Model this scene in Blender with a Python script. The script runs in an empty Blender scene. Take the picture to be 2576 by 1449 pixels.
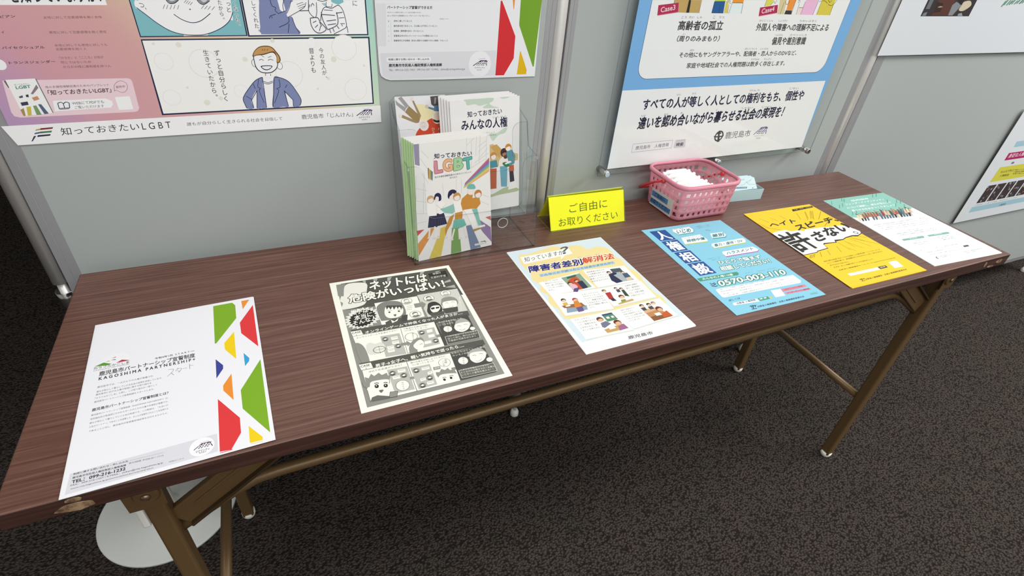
import bpy, bmesh, math, random
from mathutils import Vector, Matrix

SC = bpy.context.scene
COL = SC.collection
random.seed(7)

# ------------------------------------------------------------------ camera, light, exposure
cam_data = bpy.data.cameras.new('camera')
cam = bpy.data.objects.new('camera', cam_data)
COL.objects.link(cam)
cam_data.sensor_width = 36.0
cam_data.lens = 18.7403
cam_data.clip_start = 0.02
cam.matrix_world = Matrix((
    (0.917586, 0.172985, -0.357928, 0.3299),
    (-0.390426, 0.561670, -0.729448, -0.4649),
    (0.074854, 0.809076, 0.582918, 1.2373),
    (0, 0, 0, 1)))
SC.camera = cam

world = bpy.data.worlds.new('world')
SC.world = world
world.use_nodes = True
world.node_tree.nodes['Background'].inputs[0].default_value = (0.75, 0.8, 0.85, 1)
world.node_tree.nodes['Background'].inputs[1].default_value = 0.12


def area(name, loc, size, size_y, power, rot=(0, 0, 0), color=(1, 1, 1)):
    d = bpy.data.lights.new(name, 'AREA')
    d.shape = 'RECTANGLE'
    d.size, d.size_y, d.energy, d.color = size, size_y, power, color
    o = bpy.data.objects.new(name, d)
    o.location, o.rotation_euler = loc, rot
    COL.objects.link(o)


area('ceiling_lamp_front', (0.65, -0.5, 2.62), 3.6, 0.6, 42, color=(1.0, 0.99, 0.975))
area('added_fill_right', (3.9, -0.8, 2.62), 1.4, 1.6, 105, color=(1.0, 0.995, 0.985))  # added fill, no known fixture: brightens the carpet and boards on the right
area('ceiling_lamp_rear', (0.9, -2.6, 2.62), 3.6, 0.6, 78, color=(0.975, 0.99, 1.0))

vs = SC.view_settings
vs.view_transform = 'Standard'
vs.look = 'None'
vs.gamma = 1.0
vs.use_curve_mapping = False
vs.exposure = 0.0
SC.cycles.use_denoising = True
SC.cycles.max_bounces = 10
SC.cycles.transparent_max_bounces = 24

# ------------------------------------------------------------------ printed matter (mm on each sheet)
# sheet: name, paper white, paper reflectance, origin, right, up, paper colour, outline, print
# print: P polygon, B smooth blob, L line, S smooth line, C ellipse, R round rectangle, T fitted text, E single letter
ART = [
 ('f1','f0f0f4',0.8,[.1564,.153,.7022],[.9992,.0394,0],[-.0394,.9992,0],'f0f0f4',[-104.1,149.1,103.5,147.4,105.5,-152.4,-103.7,-150.8],[
  ('P','dcdce2',1,[-98.6,-119.4,44.2,-118.3,44.4,-145.7,-99.5,-146.6]),('C','f3f3f6',1,[-73.2,58.2,17,16]),('P','7fae28',1,[46,142.4,72.5,142.2,76.3,133.9,76.1,100.6,47.9,50.8,46,50.5]),
  ('P','ee9235',1,[85.3,142.1,96.8,142.2,86.1,119.9]),('P','e03c3e',2,[100.8,125.9,100.6,24.3,80.7,62,80.3,87.7]),('P','f2cf14',2,[71.5,69,71.3,8,58.2,33.5,58,47.7]),
  ('P','3aa3d6',1,[81,17.3,87.6,3.5,86.8,-2.6,81.2,-10.9]),('P','3c4796',1,[46.1,16.7,54.8,1.1,54.6,-5.9,46.1,-22.2]),('P','ee9235',2,[64.1,-19.6,64.4,-69.7,53.4,-48.1,53.4,-38.7]),
  ('P','7fae28',2,[101,-4.2,100.8,-139,73.7,-88.6,73.4,-55]),('P','e03c3e',3,[46.6,-61.1,69.7,-102.6,69.6,-127.3,58.2,-148.6,46.2,-147.1]),
  ('P','f2cf14',3,[78.4,-119.8,92.1,-142.7,91.7,-147.3,78,-146.5]),('L','e03c3e',4,.9,[46.4,-149.2,59.3,-149]),('L','f2cf14',1,.7,[78.5,-148.6,92,-149.3]),
  ('P','5e9a3a',2,[-95.9,55.5,-86.4,60.1,-76.7,54,-81.2,52.9]),('P','c2324a',2,[-72,54,-65.6,58.4,-55.9,53.5]),('P','d8b23a',3,[-84.5,60.9,-80.9,62,-79,59.8]),
  ('P','4a6db0',3,[-78.7,62.4,-73.6,62.4,-72.5,60.1]),('P','d8803a',2,[-77.8,65.5,-73.6,67.7,-72.7,66.1,-75.6,65.3]),('T','4f6a58',3,'カラフルかごしま',.015,[-96.2,49.4,39.7,-1.8,-.6,5]),
  ('T','3a3a3c',4,'KAGOSHIMA PARTNERSHIP',.01,[-95.9,46.2,39.2,-1.1,-.2,1.5]),('T','3a3a3c',1,'令和4年1月  S T A R T ▸▸▸',.02,[-26.8,43.7,47.6,-.7,-.5,4]),
  ('T','3a3a3c',2,'鹿児島市パートナーシップ宣誓制度',.018,[-88.7,34.1,110.1,-3.6,-.6,9]),('T','3a3a3c',3,'K A G O S H I M A   P A R T N E R S H I P +',.03,[-88.2,26.1,109.6,-2.6,-.3,5.6]),
  ('S','6a6a70',1,.5,[-10.5,16.8,-4,15.3,-6.8,8.5,-11,3.6]),('S','6a6a70',2,.5,[-6.8,9.1,-3.4,3.6]),('S','6a6a70',1,.5,[1.2,16,-1.6,10.4]),('S','6a6a70',2,.5,[.2,14.2,5.3,13.5,2,6.3]),
  ('S','6a6a70',3,.5,[.3,10.6,3.5,8.2]),('S','6a6a70',1,.5,[6.8,12.3,11.9,12.2]),('S','6a6a70',1,.5,[14.7,19.1,15,8.6]),('S','6a6a70',2,.5,[14.9,15.3,19.4,14.6]),
  ('T','3a3a3c',1,'鹿児島市では、一人ひとりの人権が尊重され',.012,[-88.3,11.3,60.9,-1.9,-0,3.4]),('T','3a3a3c',1,'誰もが安心して暮らしていける社会の実現を目指しています。',.012,[-88.2,3,71.3,-1.2,-0,3.3]),
  ('T','3a3a3c',1,'鹿児島市における人権の取組に関する取り組みを',.012,[-88.4,-2.4,59.8,-1.1,-0,3.3]),('T','3a3a3c',1,'「カラフルかごしま」と称し、この取り組みの一環として',.012,[-88.8,-8.6,66.8,-.8,-0,3.2]),
  ('T','3a3a3c',1,'鹿児島市パートナーシップ宣誓制度をスタートします。',.012,[-88.7,-15,63.7,-1.1,-0,3.2]),('T','3a3a3c',1,'鹿児島市パートナーシップ宣誓制度とは？',.022,[-89.2,-29.5,80.6,-.8,-.3,5.2]),
  ('T','3a3a3c',1,'鹿児島市パートナーシップ宣誓制度（KAGOSHIMA PARTNERSHIP+）は、',.012,[-89.2,-37.3,80.6,-1.1,-0,3]),('T','3a3a3c',1,'性的指向及び性自認にかかわらず一人ひとりの人権や多様性が尊重され、',.012,[-89.4,-43.6,80.9,-1.3,-0,3]),
  ('T','3a3a3c',1,'誰もが安心して暮らしていくための制度です。この制度は、「お互いが',.012,[-89.3,-50,81,-1.3,-0,2.9]),('T','3a3a3c',1,'人生のパートナー」であることを宣誓した、お二人が宣誓をされたことを証明する',.012,[-89.1,-56.3,81,-1.3,-0,2.9]),
  ('T','3a3a3c',1,'であることに対し、鹿児島市が宣誓書受領証等を交付するものです。',.012,[-88.6,-63.2,80.4,-1.7,-0,2.8]),('L','8a8a90',2,.3,[-43.6,-123.5,-10.8,-125.1]),
  ('T','3a3a3c',2,'制度に関する問い合わせ・申し込み先',.015,[-95.4,-122.4,50.5,-2.4,-.1,2.7]),('T','3a3a3c',3,'鹿児島市市民局人権政策部人権推進課',.015,[-95.5,-127.5,49,-2.5,-.1,2.9]),
  ('T','3a3a3c',2,'受付時間 平日8:30〜17:15',.012,[-44.1,-128.5,33.4,-2,.1,2.5]),('T','3a3a3c',4,'TEL：099-216-1232',.03,[-95.3,-133.6,48.6,-1.8,-0,4]),
  ('T','3a3a3c',5,'FAX：099-216-1207 / E-MAIL：jinken@city.kagoshima.lg.jp',.012,[-95.8,-137.7,85.2,-3.6,-.1,2.8]),
  ('T','3a3a3c',6,'www.city.kagoshima.lg.jp/shimin/jinken/partnership.html',.01,[-95.3,-141.8,75.2,-2.6,-.1,2]),('C','f6f6f8',2,[28.1,-132.1,13,13.5]),
  ('L','54304e',3,.967933,[19.7,-134.3,27.8,-127.5,35.9,-127.7,39,-134.9]),('P','54304e',4,[23.8,-133.7,25.5,-133.8,29.9,-127.6,28.2,-127.5]),
  ('P','54304e',5,[26.7,-134.2,28.1,-134.2,32.1,-128,30.8,-127.9]),('P','54304e',6,[30,-133.9,31.7,-134,36.1,-127.8,34.4,-127.7]),('P','54304e',7,[32.9,-134.4,34.3,-134.4,38.3,-128.2,37,-128.1]),
  ('L','f0f0f4',8,.677553,[23.8,-132.3,36.8,-132.9]),('L','f0f0f4',8,.677553,[24.6,-130.1,37.5,-130.6]),('T','333338',3,'マグマシティ',.015,[21.6,-139.6,14.2,-.1,0,3.6]),
  ('T','3a3a3c',4,'鹿児島市',.01,[25,-141.6,7.4,-.3,0,2]),('S','aaaaaa',3,.4,[26.3,-126.3,30.6,-125.3,35.3,-125.8]),('T','3a3a3c',2,'詳細はこちら',.012,[-4.7,-142,14.5,-.5,-.1,1.7]),]),
 ('f2','ecebdf',0.8,[.4738,.1614,.7006],[1,-.0022,0],[.0022,1,0],'ecebdf',[-104.2,147.9,102.6,144.4,104.2,-148.6,-104.6,-148.8],[
  ('P','8b8b84',1,[-94.3,140.3,96.1,136.7,95.1,-141.4,-95.9,-141.3]),('P','55554f',2,[-86.5,141.2,96.1,136.7,99.1,52.4,-89.9,68.4]),('P','a9a9a1',3,[-33.3,139.2,-25.9,138.7,-35.9,116.6]),
  ('P','a9a9a1',3,[-9.4,137.2,-1.8,137.3,-14.5,113.4]),('P','a9a9a1',3,[74.7,131.4,82.9,131.8,56.3,108.8]),('P','a9a9a1',4,[48.6,137.4,56.5,137.5,41.9,120]),
  ('P','a9a9a1',3,[-51.6,139.7,-46.1,139.7,-47.3,123.4]),('P','a9a9a1',3,[91.6,101.6,91.4,94.7,67,91.9]),('P','a9a9a1',3,[93.8,83.8,93.7,74.4,75.4,81]),
  ('P','8b8b84',3,[-94.3,140.3,-79.7,139.2,-81.9,108.3,-95.8,107.9]),
  ('B','e2e1d5',4,[-78.3,136.8,-47.6,131.7,-49.8,107.9,-56.5,78.7,-69.1,70.7,-89.6,69.8,-95.8,73.2,-91.3,86.6,-94.5,93.6,-90.9,106.3,-87.3,106.8]),
  ('T','2e2e2b',5,'ネットには',.085,[-44.5,109.5,97.1,-3.7,3.7,24.2]),('T','ecebdf',6,'ネットには',.035,[-44.5,109.5,97.1,-3.7,3.7,24.2]),('T','ecebdf',7,'ネットには',.028,[-44.5,109.5,97.1,-3.7,3.7,24.2]),
  ('T','2e2e2b',8,'危険がいっぱい！',.085,[-81.5,83.5,158.9,-2.2,1.1,22.7]),('T','ecebdf',9,'危険がいっぱい！',.035,[-81.5,83.5,158.9,-2.2,1.1,22.7]),('P','2e2e2b',4,[60,128.6,92.2,129.1,90.8,110.5,58.8,110.4]),
  ('T','dcdcd2',5,'警察庁',.01,[67.3,122.9,14.9,-.2,.5,5.2]),('T','dcdcd2',5,'文部科学省',.01,[60.1,111.7,27.6,-.3,.9,6.7]),
  ('P','dcdcd2',3,[-45.2,39.4,-40.7,35.6,-47.4,33.4,-44.5,28.4,-51.2,28.1,-50.2,22.3,-56.5,23.7,-57.3,17.7,-62.6,20.8,-65.3,14.9,-69.2,19.3,-73.4,14.2,-75.6,19.6,-81,15.5,-81.5,21.5,-87.7,18.7,-86.4,24.8,-92.9,23.7,-89.9,29.4,-96.2,30,-91.7,34.9,-97.4,37.2,-91.7,40.8,-96.2,44.7,-89.8,46.8,-92.8,51.9,-86.2,52.3,-87.4,58.3,-81.1,56.9,-80.3,63.3,-74.9,60.1,-72.2,66.5,-68.1,61.8,-63.7,67.5,-61.4,61.6,-55.6,66.2,-55.2,59.7,-48.5,62.8,-50.1,56.1,-43.1,57.5,-46.6,51.3,-39.9,50.7,-44.9,45.6,-39.1,43.2]),
  ('P','2e2e2b',4,[-50.4,39.9,-48,36.8,-52.2,34.8,-50.9,31,-55.2,30.2,-55.2,26.1,-59.3,26.4,-60.5,22.3,-64.2,23.8,-66.4,20,-69.3,22.5,-72.4,19.3,-74.4,22.6,-78.2,20.2,-79,24.1,-83.1,22.8,-82.7,26.9,-86.9,26.7,-85.4,30.7,-89.3,31.7,-86.8,35.3,-90.1,37.4,-86.6,40.4,-89.1,43.5,-85.1,45.5,-86.5,49.3,-82.2,50.2,-82.3,54.4,-78.1,54.1,-77.1,58.5,-73.3,56.9,-71,61,-68,58.4,-64.7,61.9,-62.7,58.4,-58.7,61,-57.9,56.8,-53.6,58.3,-54.1,53.9,-49.6,54.2,-51.4,49.9,-47.3,48.9,-50.1,45.1,-46.7,42.9]),
  ('T','ecebdf',5,'相手は',.02,[-84.4,52.2,26.5,.2,1.1,12.6]),('T','ecebdf',6,'本当に',.02,[-81.3,37.2,27.8,3,.9,12.4]),('T','ecebdf',7,'そんな人？',.02,[-85.1,26,41.6,4.7,.2,10.9]),
  ('P','ecebdf',8,[-44.7,72,25,70.5,22.9,15.3,-44.5,14.4]),('P','c9c9c0',3,[25.8,73.4,94.8,71.7,92.1,9.6,27.4,12.5]),
  ('P','8b8b84',9,[14.7,52,27.4,51.7,27.7,55.6,33.5,46.1,26.8,36.1,26.6,40.7,14.1,41]),
  ('B','7f7f78',9,[-44.3,48.2,-42.3,62.3,-30.9,70.8,-16.8,70.1,-4.3,62.5,-1.4,43.5,-4.4,26.9,-12.1,22.2,-40.7,24.2,-43.3,27.9]),
  ('B','ecebdf',10,[-32.6,50.3,-26.7,57.4,-6,47.9,-7.6,33.7,-16.3,26.3,-29.7,27.8,-34.7,36.5]),
  ('P','4a4a46',11,[-29.2,58.2,-29.3,49.3,-25.4,55.5,-23.5,48.1,-19.3,55.1,-18.6,46.5,-13.4,53.8,-12.5,46.4,-8.7,52.9,-7.3,42.4,-4.6,53.5,-26.1,60.2]),('C','55554f',12,[-26.9,42.1,1.7,2.1]),
  ('C','55554f',12,[-12.2,40.4,1.7,2.1]),('B','6a6a64',11,[-22.3,34,-17.7,34,-20.5,29.1]),('S','2e2e2b',12,.5,[-29,46.9,-25.4,47.5,-22.5,44.8]),('S','2e2e2b',12,.5,[-14,45.1,-10.9,45.6,-8,43.2]),
  ('P','55554f',10,[-38.4,19.3,-27,24.9,-10.2,23,-4.4,18.3,-5.2,11.5,-38.2,12.3]),('P','eeeee2',11,[-29,23.3,-24.3,17.6,-16.9,23.7,-20.1,17.6,-28.4,14.7]),
  ('P','4a4a46',11,[-10.5,28.8,-1.1,28.1,-5.8,12.5,-15.1,13.3]),('C','2e2e2b',10,[5.6,62.5,9,9]),('C','ecebdf',11,[5.6,62.5,8.4,8.4]),
  ('B','a5a59d',12,[-.2,57.4,1.9,60.1,5.6,60.8,9.4,60.1,11.5,57.4,5.6,54.9]),('C','a5a59d',13,[5.6,64.2,4.5,4.6]),('C','ecebdf',14,[5.6,63,3.5,3.4]),
  ('B','a5a59d',15,[1.9,64.1,3.1,67.5,6.5,68.3,9.2,65.8,9.4,63.9,7.3,65.5,4.4,65]),('C','2e2e2b',9,[10.4,25.1,9,9]),('C','ecebdf',10,[10.4,25.1,8.4,8.4]),
  ('B','77776f',11,[4.6,20,6.7,22.7,10.4,23.4,14.2,22.7,16.3,20,10.4,17.5]),('C','77776f',12,[10.4,26.8,4.5,4.6]),('C','ecebdf',13,[10.4,25.6,3.5,3.4]),
  ('B','77776f',14,[6.7,26.7,7.9,30.1,11.3,30.9,14,28.4,14.2,26.5,12.1,28.1,9.2,27.6]),('C','2e2e2b',10,[41.8,59,8.8,8.8]),('C','ecebdf',11,[41.8,59,8.2,8.2]),
  ('B','6d6d66',12,[36,54.1,38.1,56.7,41.8,57.4,45.4,56.7,47.5,54.1,41.8,51.6]),('C','6d6d66',13,[41.8,60.7,4.4,4.5]),('C','e6e5da',14,[41.8,59.5,3.4,3.4]),
  ('B','6d6d66',15,[38.1,60.7,39.3,63.9,42.6,64.8,45.2,62.3,45.4,60.5,43.4,62,40.5,61.5]),('C','2e2e2b',4,[72.2,64.6,8.8,8.8]),('C','ecebdf',5,[72.2,64.6,8.2,8.2]),
  ('B','aaaaa2',6,[66.5,59.7,68.5,62.3,72.2,62.9,75.9,62.3,78,59.7,72.2,57.2]),('C','aaaaa2',7,[72.2,66.3,4.4,4.5]),('C','e6e5da',8,[72.2,65.1,3.4,3.4]),
  ('B','aaaaa2',9,[68.5,66.2,69.8,69.5,73,70.3,75.7,67.9,75.9,66,73.9,67.5,71,67]),('L','55554f',9,.6,[2.1,48.3,11.1,48.2]),('L','55554f',9,.6,[1.1,44.2,10,44.1]),('L','55554f',9,.6,[.1,40,9,39.9]),
  ('B','3c3c38',10,[33,35.7,37.8,46.3,48.3,47.6,54.7,37.9,53.9,23.1,45.7,13.9,33.4,14.9,29.9,24.7]),('B','ecebdf',11,[36.4,31.6,41.7,37.4,52.2,35.7,51.4,26.9,44,20.3,37.4,22.4]),
  ('P','2e2e2b',12,[37.8,33.5,44.2,33.6,42.9,29,37.8,28.8]),('P','2e2e2b',12,[45.9,33.1,52.2,32.6,50.1,28.8,45,28.9]),('P','55554f',12,[33.3,20.7,42.3,20.8,56.4,19.3,54,11.3,32.7,12.2]),
  ('B','8d8d85',4,[58.1,43,62.8,52.5,76.4,53.6,84.8,44.1,81,29.7,57.3,34.1]),('B','ecebdf',5,[58.4,36.8,63.6,42.8,81.7,40.4,79.3,27.2,69.8,21.1,59.8,24.2]),
  ('S','2e2e2b',6,.6,[63.2,38.4,66.2,39,68.3,36.8]),('S','2e2e2b',6,.6,[73.5,38.2,77.3,38.6,78.9,36.5]),('S','2e2e2b',6,.5,[66.5,28.1,69.5,25.7,74,28.2]),
  ('P','4f4f4a',13,[54.7,25.8,80.1,23.9,76.9,11.4,56,12.1]),('E','ecebdf',4,'本',.012,[88.8,44.6,3.6,4.2]),('E','ecebdf',5,'当',.012,[87.8,40.3,3.6,4.2]),('E','ecebdf',6,'は',.012,[86.8,36,3.6,4.2]),
  ('E','ecebdf',7,'別',.012,[85.8,31.7,3.6,4.2]),('E','ecebdf',8,'人',.012,[84.9,27.3,3.6,4.2]),('E','ecebdf',9,'だ',.012,[83.9,23,3.6,4.2]),('E','ecebdf',10,'っ',.012,[82.9,18.7,3.6,4.2]),
  ('E','ecebdf',11,'た',.012,[82,14.3,3.6,4.2]),('P','55554f',14,[-90.6,17.1,91.8,8.8,91.2,-3.5,-89.7,3.6]),('P','ecebdf',15,[-91.3,13.3,-76.4,12.5,-74.9,1.4,-90,1.9]),
  ('T','2e2e2b',16,'CASE',.015,[-90.2,7.2,12.8,0,.3,3.6]),('T','2e2e2b',16,'1',.01,[-84.7,1.7,.6,0,0,2.9]),('T','ecebdf',15,'オンラインゲームで仲良くなった人がまさか‥‥',.025,[-71.6,1.7,153.1,1.5,.4,6.5]),
  ('P','ecebdf',15,[-90.1,1.1,33,-2.1,31.9,-60.4,-84.8,-61.6]),('L','2e2e2b',16,.6,[-19.5,-1.8,-22.8,-61]),('T','2e2e2b',16,'オンラインゲームで友達ができた！',.012,[-85.9,-5.3,60.4,-.5,.2,3.3]),
  ('T','2e2e2b',16,'下着姿の写真の交換に',.012,[-16.3,-6.2,39.9,-1.8,-.1,3.3]),('T','2e2e2b',17,'つい応じてしまった',.012,[-16.1,-10.9,35.9,-1.6,-.1,3.3]),
  ('P','b4b4ac',16,[-52.1,-10.4,-23.6,-11.8,-24.4,-59.2,-53.9,-56.7]),('B','8b8b84',16,[-88.8,-14.6,-80.5,-21,-76.9,-39.5,-77.7,-62.8,-87.2,-58.5,-90.3,-32.6]),
  ('B','d5d5cb',17,[-75.7,-25.1,-69.2,-19.7,-62.2,-24.5,-54,-23.4,-49.7,-33.6,-53.6,-44.7,-74.1,-45.2]),('C','2e2e2b',18,[-59.1,-38.5,9,7]),('C','dddcd0',19,[-59.1,-38.5,8.2,6.2]),
  ('L','2e2e2b',20,.4,[-66.4,-38,-51.5,-38.5]),('L','2e2e2b',21,.4,[-58.7,-30.7,-59.4,-47.2]),('C','8b8b84',18,[-46.6,-18.9,5,5]),
  ('B','4a4a46',19,[-50.1,-21.9,-48.8,-20.3,-46.6,-19.9,-44.3,-20.3,-43.1,-21.9,-46.6,-23.4]),('C','4a4a46',20,[-46.6,-17.9,2.7,2.8]),('C','ecebdf',21,[-46.6,-18.6,2.1,2]),
  ('B','4a4a46',22,[-48.8,-17.9,-48.1,-15.9,-46.1,-15.4,-44.4,-16.9,-44.3,-18.1,-45.6,-17.1,-47.3,-17.4]),('C','8b8b84',17,[-32,-39.4,5,5]),
  ('B','4a4a46',18,[-35.5,-42.4,-34.3,-40.8,-32,-40.4,-29.8,-40.8,-28.5,-42.4,-32,-43.9]),('C','4a4a46',19,[-32,-38.4,2.7,2.8]),('C','ecebdf',20,[-32,-39.1,2.1,2]),
  ('B','4a4a46',21,[-34.3,-38.4,-33.5,-36.4,-31.5,-35.9,-29.9,-37.4,-29.8,-38.6,-31,-37.6,-32.8,-37.9]),('P','ecebdf',17,[-38,-17.1,-28.1,-17.1,-28.4,-23.8,-38.2,-23.7]),
  ('L','55554f',18,.5,[-36.6,-19.6,-29.3,-19.4]),('P','ecebdf',17,[-38.6,-27.2,-28.6,-27.4,-28.8,-33.9,-38.8,-33.7]),('L','55554f',18,.5,[-37.2,-29.7,-29.7,-29.6]),
  ('P','ecebdf',17,[-47.7,-35.5,-38.1,-35.7,-38.3,-42.1,-47.8,-41.9]),('L','55554f',18,.5,[-46.3,-38,-39.2,-37.8]),('P','ecebdf',17,[-48.5,-42.7,-38.7,-43,-38.8,-49.3,-48.6,-49]),
  ('L','55554f',18,.5,[-47.1,-45.1,-39.8,-45.1]),('P','8b8b84',18,[-27.3,-34.7,-18.4,-35,-18.3,-31.2,-12.9,-39.4,-19.2,-44.9,-18.8,-41.3,-27.5,-40.9]),('C','2e2e2b',19,[-8.9,-25.2,9.5,9]),
  ('C','ecebdf',20,[-8.9,-25.2,8.9,8.4]),('E','2e2e2b',21,'見',.012,[-6.8,-20.9,3.3,3.9]),('E','2e2e2b',22,'せ',.012,[-7.5,-24.9,3.3,3.9]),('E','2e2e2b',23,'て',.012,[-8.2,-29,3.3,3.9]),
  ('E','2e2e2b',24,'よ',.012,[-8.9,-33,3.3,3.9]),('P','b4b4ac',16,[2.7,-14.4,29.4,-14.3,27.2,-53.8,2,-54.4]),
  ('B','8b8b84',25,[-16.7,-44.5,-7.3,-33.5,3.4,-31.1,6.5,-38.1,3.6,-48.6,-4.9,-55.8,-18.6,-58.7]),('B','ecebdf',26,[-10.1,-44.1,.4,-36,5.2,-41.5,3.3,-51,-5.2,-57,-10.3,-51.6]),
  ('S','2e2e2b',27,.6,[-1.7,-46.9,1.2,-45.3,2.4,-47]),('P','8b8b84',26,[-21.6,-57.7,-8.5,-57.1,-7.9,-61,-19.1,-60.5]),('C','8b8b84',17,[8.1,-21,5,5]),
  ('B','4a4a46',18,[4.6,-24,5.9,-22.4,8.1,-22,10.4,-22.4,11.6,-24,8.1,-25.5]),('C','4a4a46',19,[8.1,-19.9,2.7,2.8]),('C','ecebdf',20,[8.1,-20.7,2.1,2]),
  ('B','4a4a46',21,[5.9,-20,6.6,-18,8.6,-17.5,10.2,-19,10.4,-20.1,9.1,-19.2,7.4,-19.5]),('C','8b8b84',17,[23,-45.2,5,5]),
  ('B','4a4a46',18,[19.5,-48.2,20.7,-46.6,23,-46.2,25.2,-46.6,26.5,-48.2,23,-49.7]),('C','4a4a46',19,[23,-44.2,2.7,2.8]),('C','ecebdf',20,[23,-44.9,2.1,2]),
  ('B','4a4a46',21,[20.7,-44.2,21.5,-42.2,23.5,-41.7,25.1,-43.2,25.2,-44.4,24,-43.4,22.2,-43.7]),('P','ecebdf',17,[16.4,-17.5,25.1,-17.3,24.6,-23.9,15.9,-24.3]),
  ('P','ecebdf',17,[15.7,-29.3,25,-29.4,24.5,-35.8,15.2,-35.9]),('P','ecebdf',26,[6.3,-41.9,16.2,-42.3,15.8,-48.5,5.8,-48.3]),
  ('P','8b8b84',18,[26.6,-32.8,35.2,-32.9,35.7,-28.3,41,-36.7,34.6,-43.3,34.9,-39.5,26.3,-38.5]),('P','4a4a46',19,[33,-2.1,88.4,-1.1,87.2,-60.4,32.3,-59.3]),
  ('P','77776f',20,[34.6,-5.4,38.2,-5.2,36,-35.9]),('P','77776f',20,[44.4,-5.5,48,-5.2,44.6,-36]),('P','77776f',20,[54.2,-5.5,57.8,-5.2,53.3,-36.1]),('P','77776f',20,[64.1,-5.5,67.8,-5.3,62,-36.3]),
  ('P','77776f',20,[74,-5.5,77.8,-5.3,70.8,-36.4]),('T','dedcd0',21,'君の写真を送信したら',.012,[38.6,-8.3,37.6,-.6,.1,4.4]),('T','dedcd0',21,'どうなるかな',.012,[38.5,-14.5,22.5,-.3,.1,4.4]),
  ('B','a9a9a1',22,[59.7,-21.8,67.1,-10.2,77.1,-7.1,83.9,-14.1,84,-26.8,59.7,-27.3]),('B','ecebdf',23,[58.8,-25.7,63.7,-17.6,82.5,-17.9,83.5,-26.7,76.5,-35.5,66.7,-38.3,59.7,-32.8]),
  ('S','2e2e2b',24,.6,[63.7,-23.1,67.3,-22.9,69.4,-24.9]),('S','2e2e2b',24,.6,[74.7,-22.5,78.4,-22.2,80.3,-24.5]),('S','2e2e2b',24,.5,[64.5,-31.6,68.9,-34.4,74.1,-32]),
  ('C','ecebdf',24,[84.6,-35.4,4,4]),('C','ecebdf',21,[48.1,-25,6.5,7]),('E','2e2e2b',22,'ク',.012,[47.6,-22.9,3.8,4.5]),('E','2e2e2b',23,'ク',.012,[46.5,-27.5,3.8,4.5]),
  ('E','2e2e2b',24,'ク',.012,[45.4,-32.1,3.8,4.5]),('P','55554f',20,[38.8,-40.7,90.5,-41.4,88.4,-59.5,37.6,-58.5]),('L','dedcd0',21,.6,[38.8,-40.7,90.5,-41.4,88.4,-59.5,37.6,-58.5,38.8,-40.7]),
  ('T','dedcd0',22,'では今度はハダカの写真を',.012,[41.3,-43.5,47.2,-1,.4,3.6]),('T','dedcd0',22,'送って送れ。断れば以前の',.012,[40.7,-48.7,47.2,-1,.4,3.6]),('T','dedcd0',22,'下着姿の写真をばらまく',.012,[40.1,-53.9,43.3,-.9,.4,3.6]),
  ('P','55554f',27,[-91,-58.4,90.9,-64.8,90.6,-75.9,-89.7,-72]),('P','ecebdf',28,[-92.2,-60.8,-76,-61.5,-74.9,-72.9,-90.9,-72.5]),('T','2e2e2b',29,'CASE',.015,[-90.6,-67.2,12.2,-.5,.3,4]),
  ('T','2e2e2b',29,'2',.01,[-85.1,-71.8,1.8,-.1,0,2.5]),('T','ecebdf',28,'男子→女子へ、軽い気持ちで送ったら‥‥',.025,[-71.3,-74.1,130.3,2.8,.4,7.2]),('P','ecebdf',29,[-89.9,-73.5,34.7,-78.3,31.9,-134.6,-89.6,-133.7]),
  ('L','2e2e2b',30,.7,[-28.5,-75.8,-28.9,-134.6]),('T','2e2e2b',30,'SNSで女友達ができた！',.012,[-81.9,-80.7,45,-.8,.3,3.7]),('T','2e2e2b',30,'裸の写真を交換しようと言われ',.012,[-24.1,-81.6,51.2,-1.5,-.3,3.3]),
  ('T','2e2e2b',31,'つい送ってしまった',.012,[-23.8,-86.4,32.9,-1,-.3,3.3]),('P','b4b4ac',30,[-58,-83.1,-29.9,-84.6,-30.8,-130.4,-57.2,-129.7]),
  ('P','8b8b84',31,[-93.2,-103.9,-93.8,-95.2,-89.5,-95.6,-89.1,-87.1,-84.3,-90.9,-79.9,-83.6,-76.5,-89.1,-69.7,-84.8,-66.4,-90.4,-59.2,-88.4,-58.9,-94,-54.9,-94.2,-58.3,-101.8,-58.8,-107.1,-62.1,-112.4,-89.2,-109.4]),
  ('B','ecebdf',32,[-85.8,-106.4,-81.3,-98.4,-61.1,-100.9,-60.6,-108.6,-65.2,-119.7,-75.2,-125.6,-84.2,-120.5,-87.1,-113.3]),('C','ecebdf',33,[-87,-111.2,3.2,4]),
  ('C','2e2e2b',33,[-77.2,-108.9,2.8,3.6]),('C','e0e0d5',34,[-77.5,-108,.9,1.1]),('C','2e2e2b',33,[-65.7,-111.6,2.8,3.6]),('C','e0e0d5',34,[-65.9,-110.7,.9,1.1]),
  ('S','2e2e2b',33,1.2,[-79.3,-103.3,-76,-102.9,-73.5,-104.7]),('S','2e2e2b',34,1.2,[-67.4,-105.9,-64.4,-105.6,-62.3,-107.6]),('B','6a6a64',33,[-75.6,-117.2,-70,-118.1,-73,-122.2,-75,-121.5]),
  ('P','66665f',33,[-90.2,-133.5,-86.8,-126.7,-79.4,-125.2,-64.9,-131.8,-65,-135.2]),('P','8b8b84',34,[-62.7,-124.7,-52.8,-126.5,-56,-135.6,-65.8,-134.3]),
  ('L','2e2e2b',35,.5,[-62.7,-124.7,-52.8,-126.5,-56,-135.6,-65.8,-134.3,-62.7,-124.7]),('C','8b8b84',32,[-52.3,-91.8,5,5]),
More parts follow.
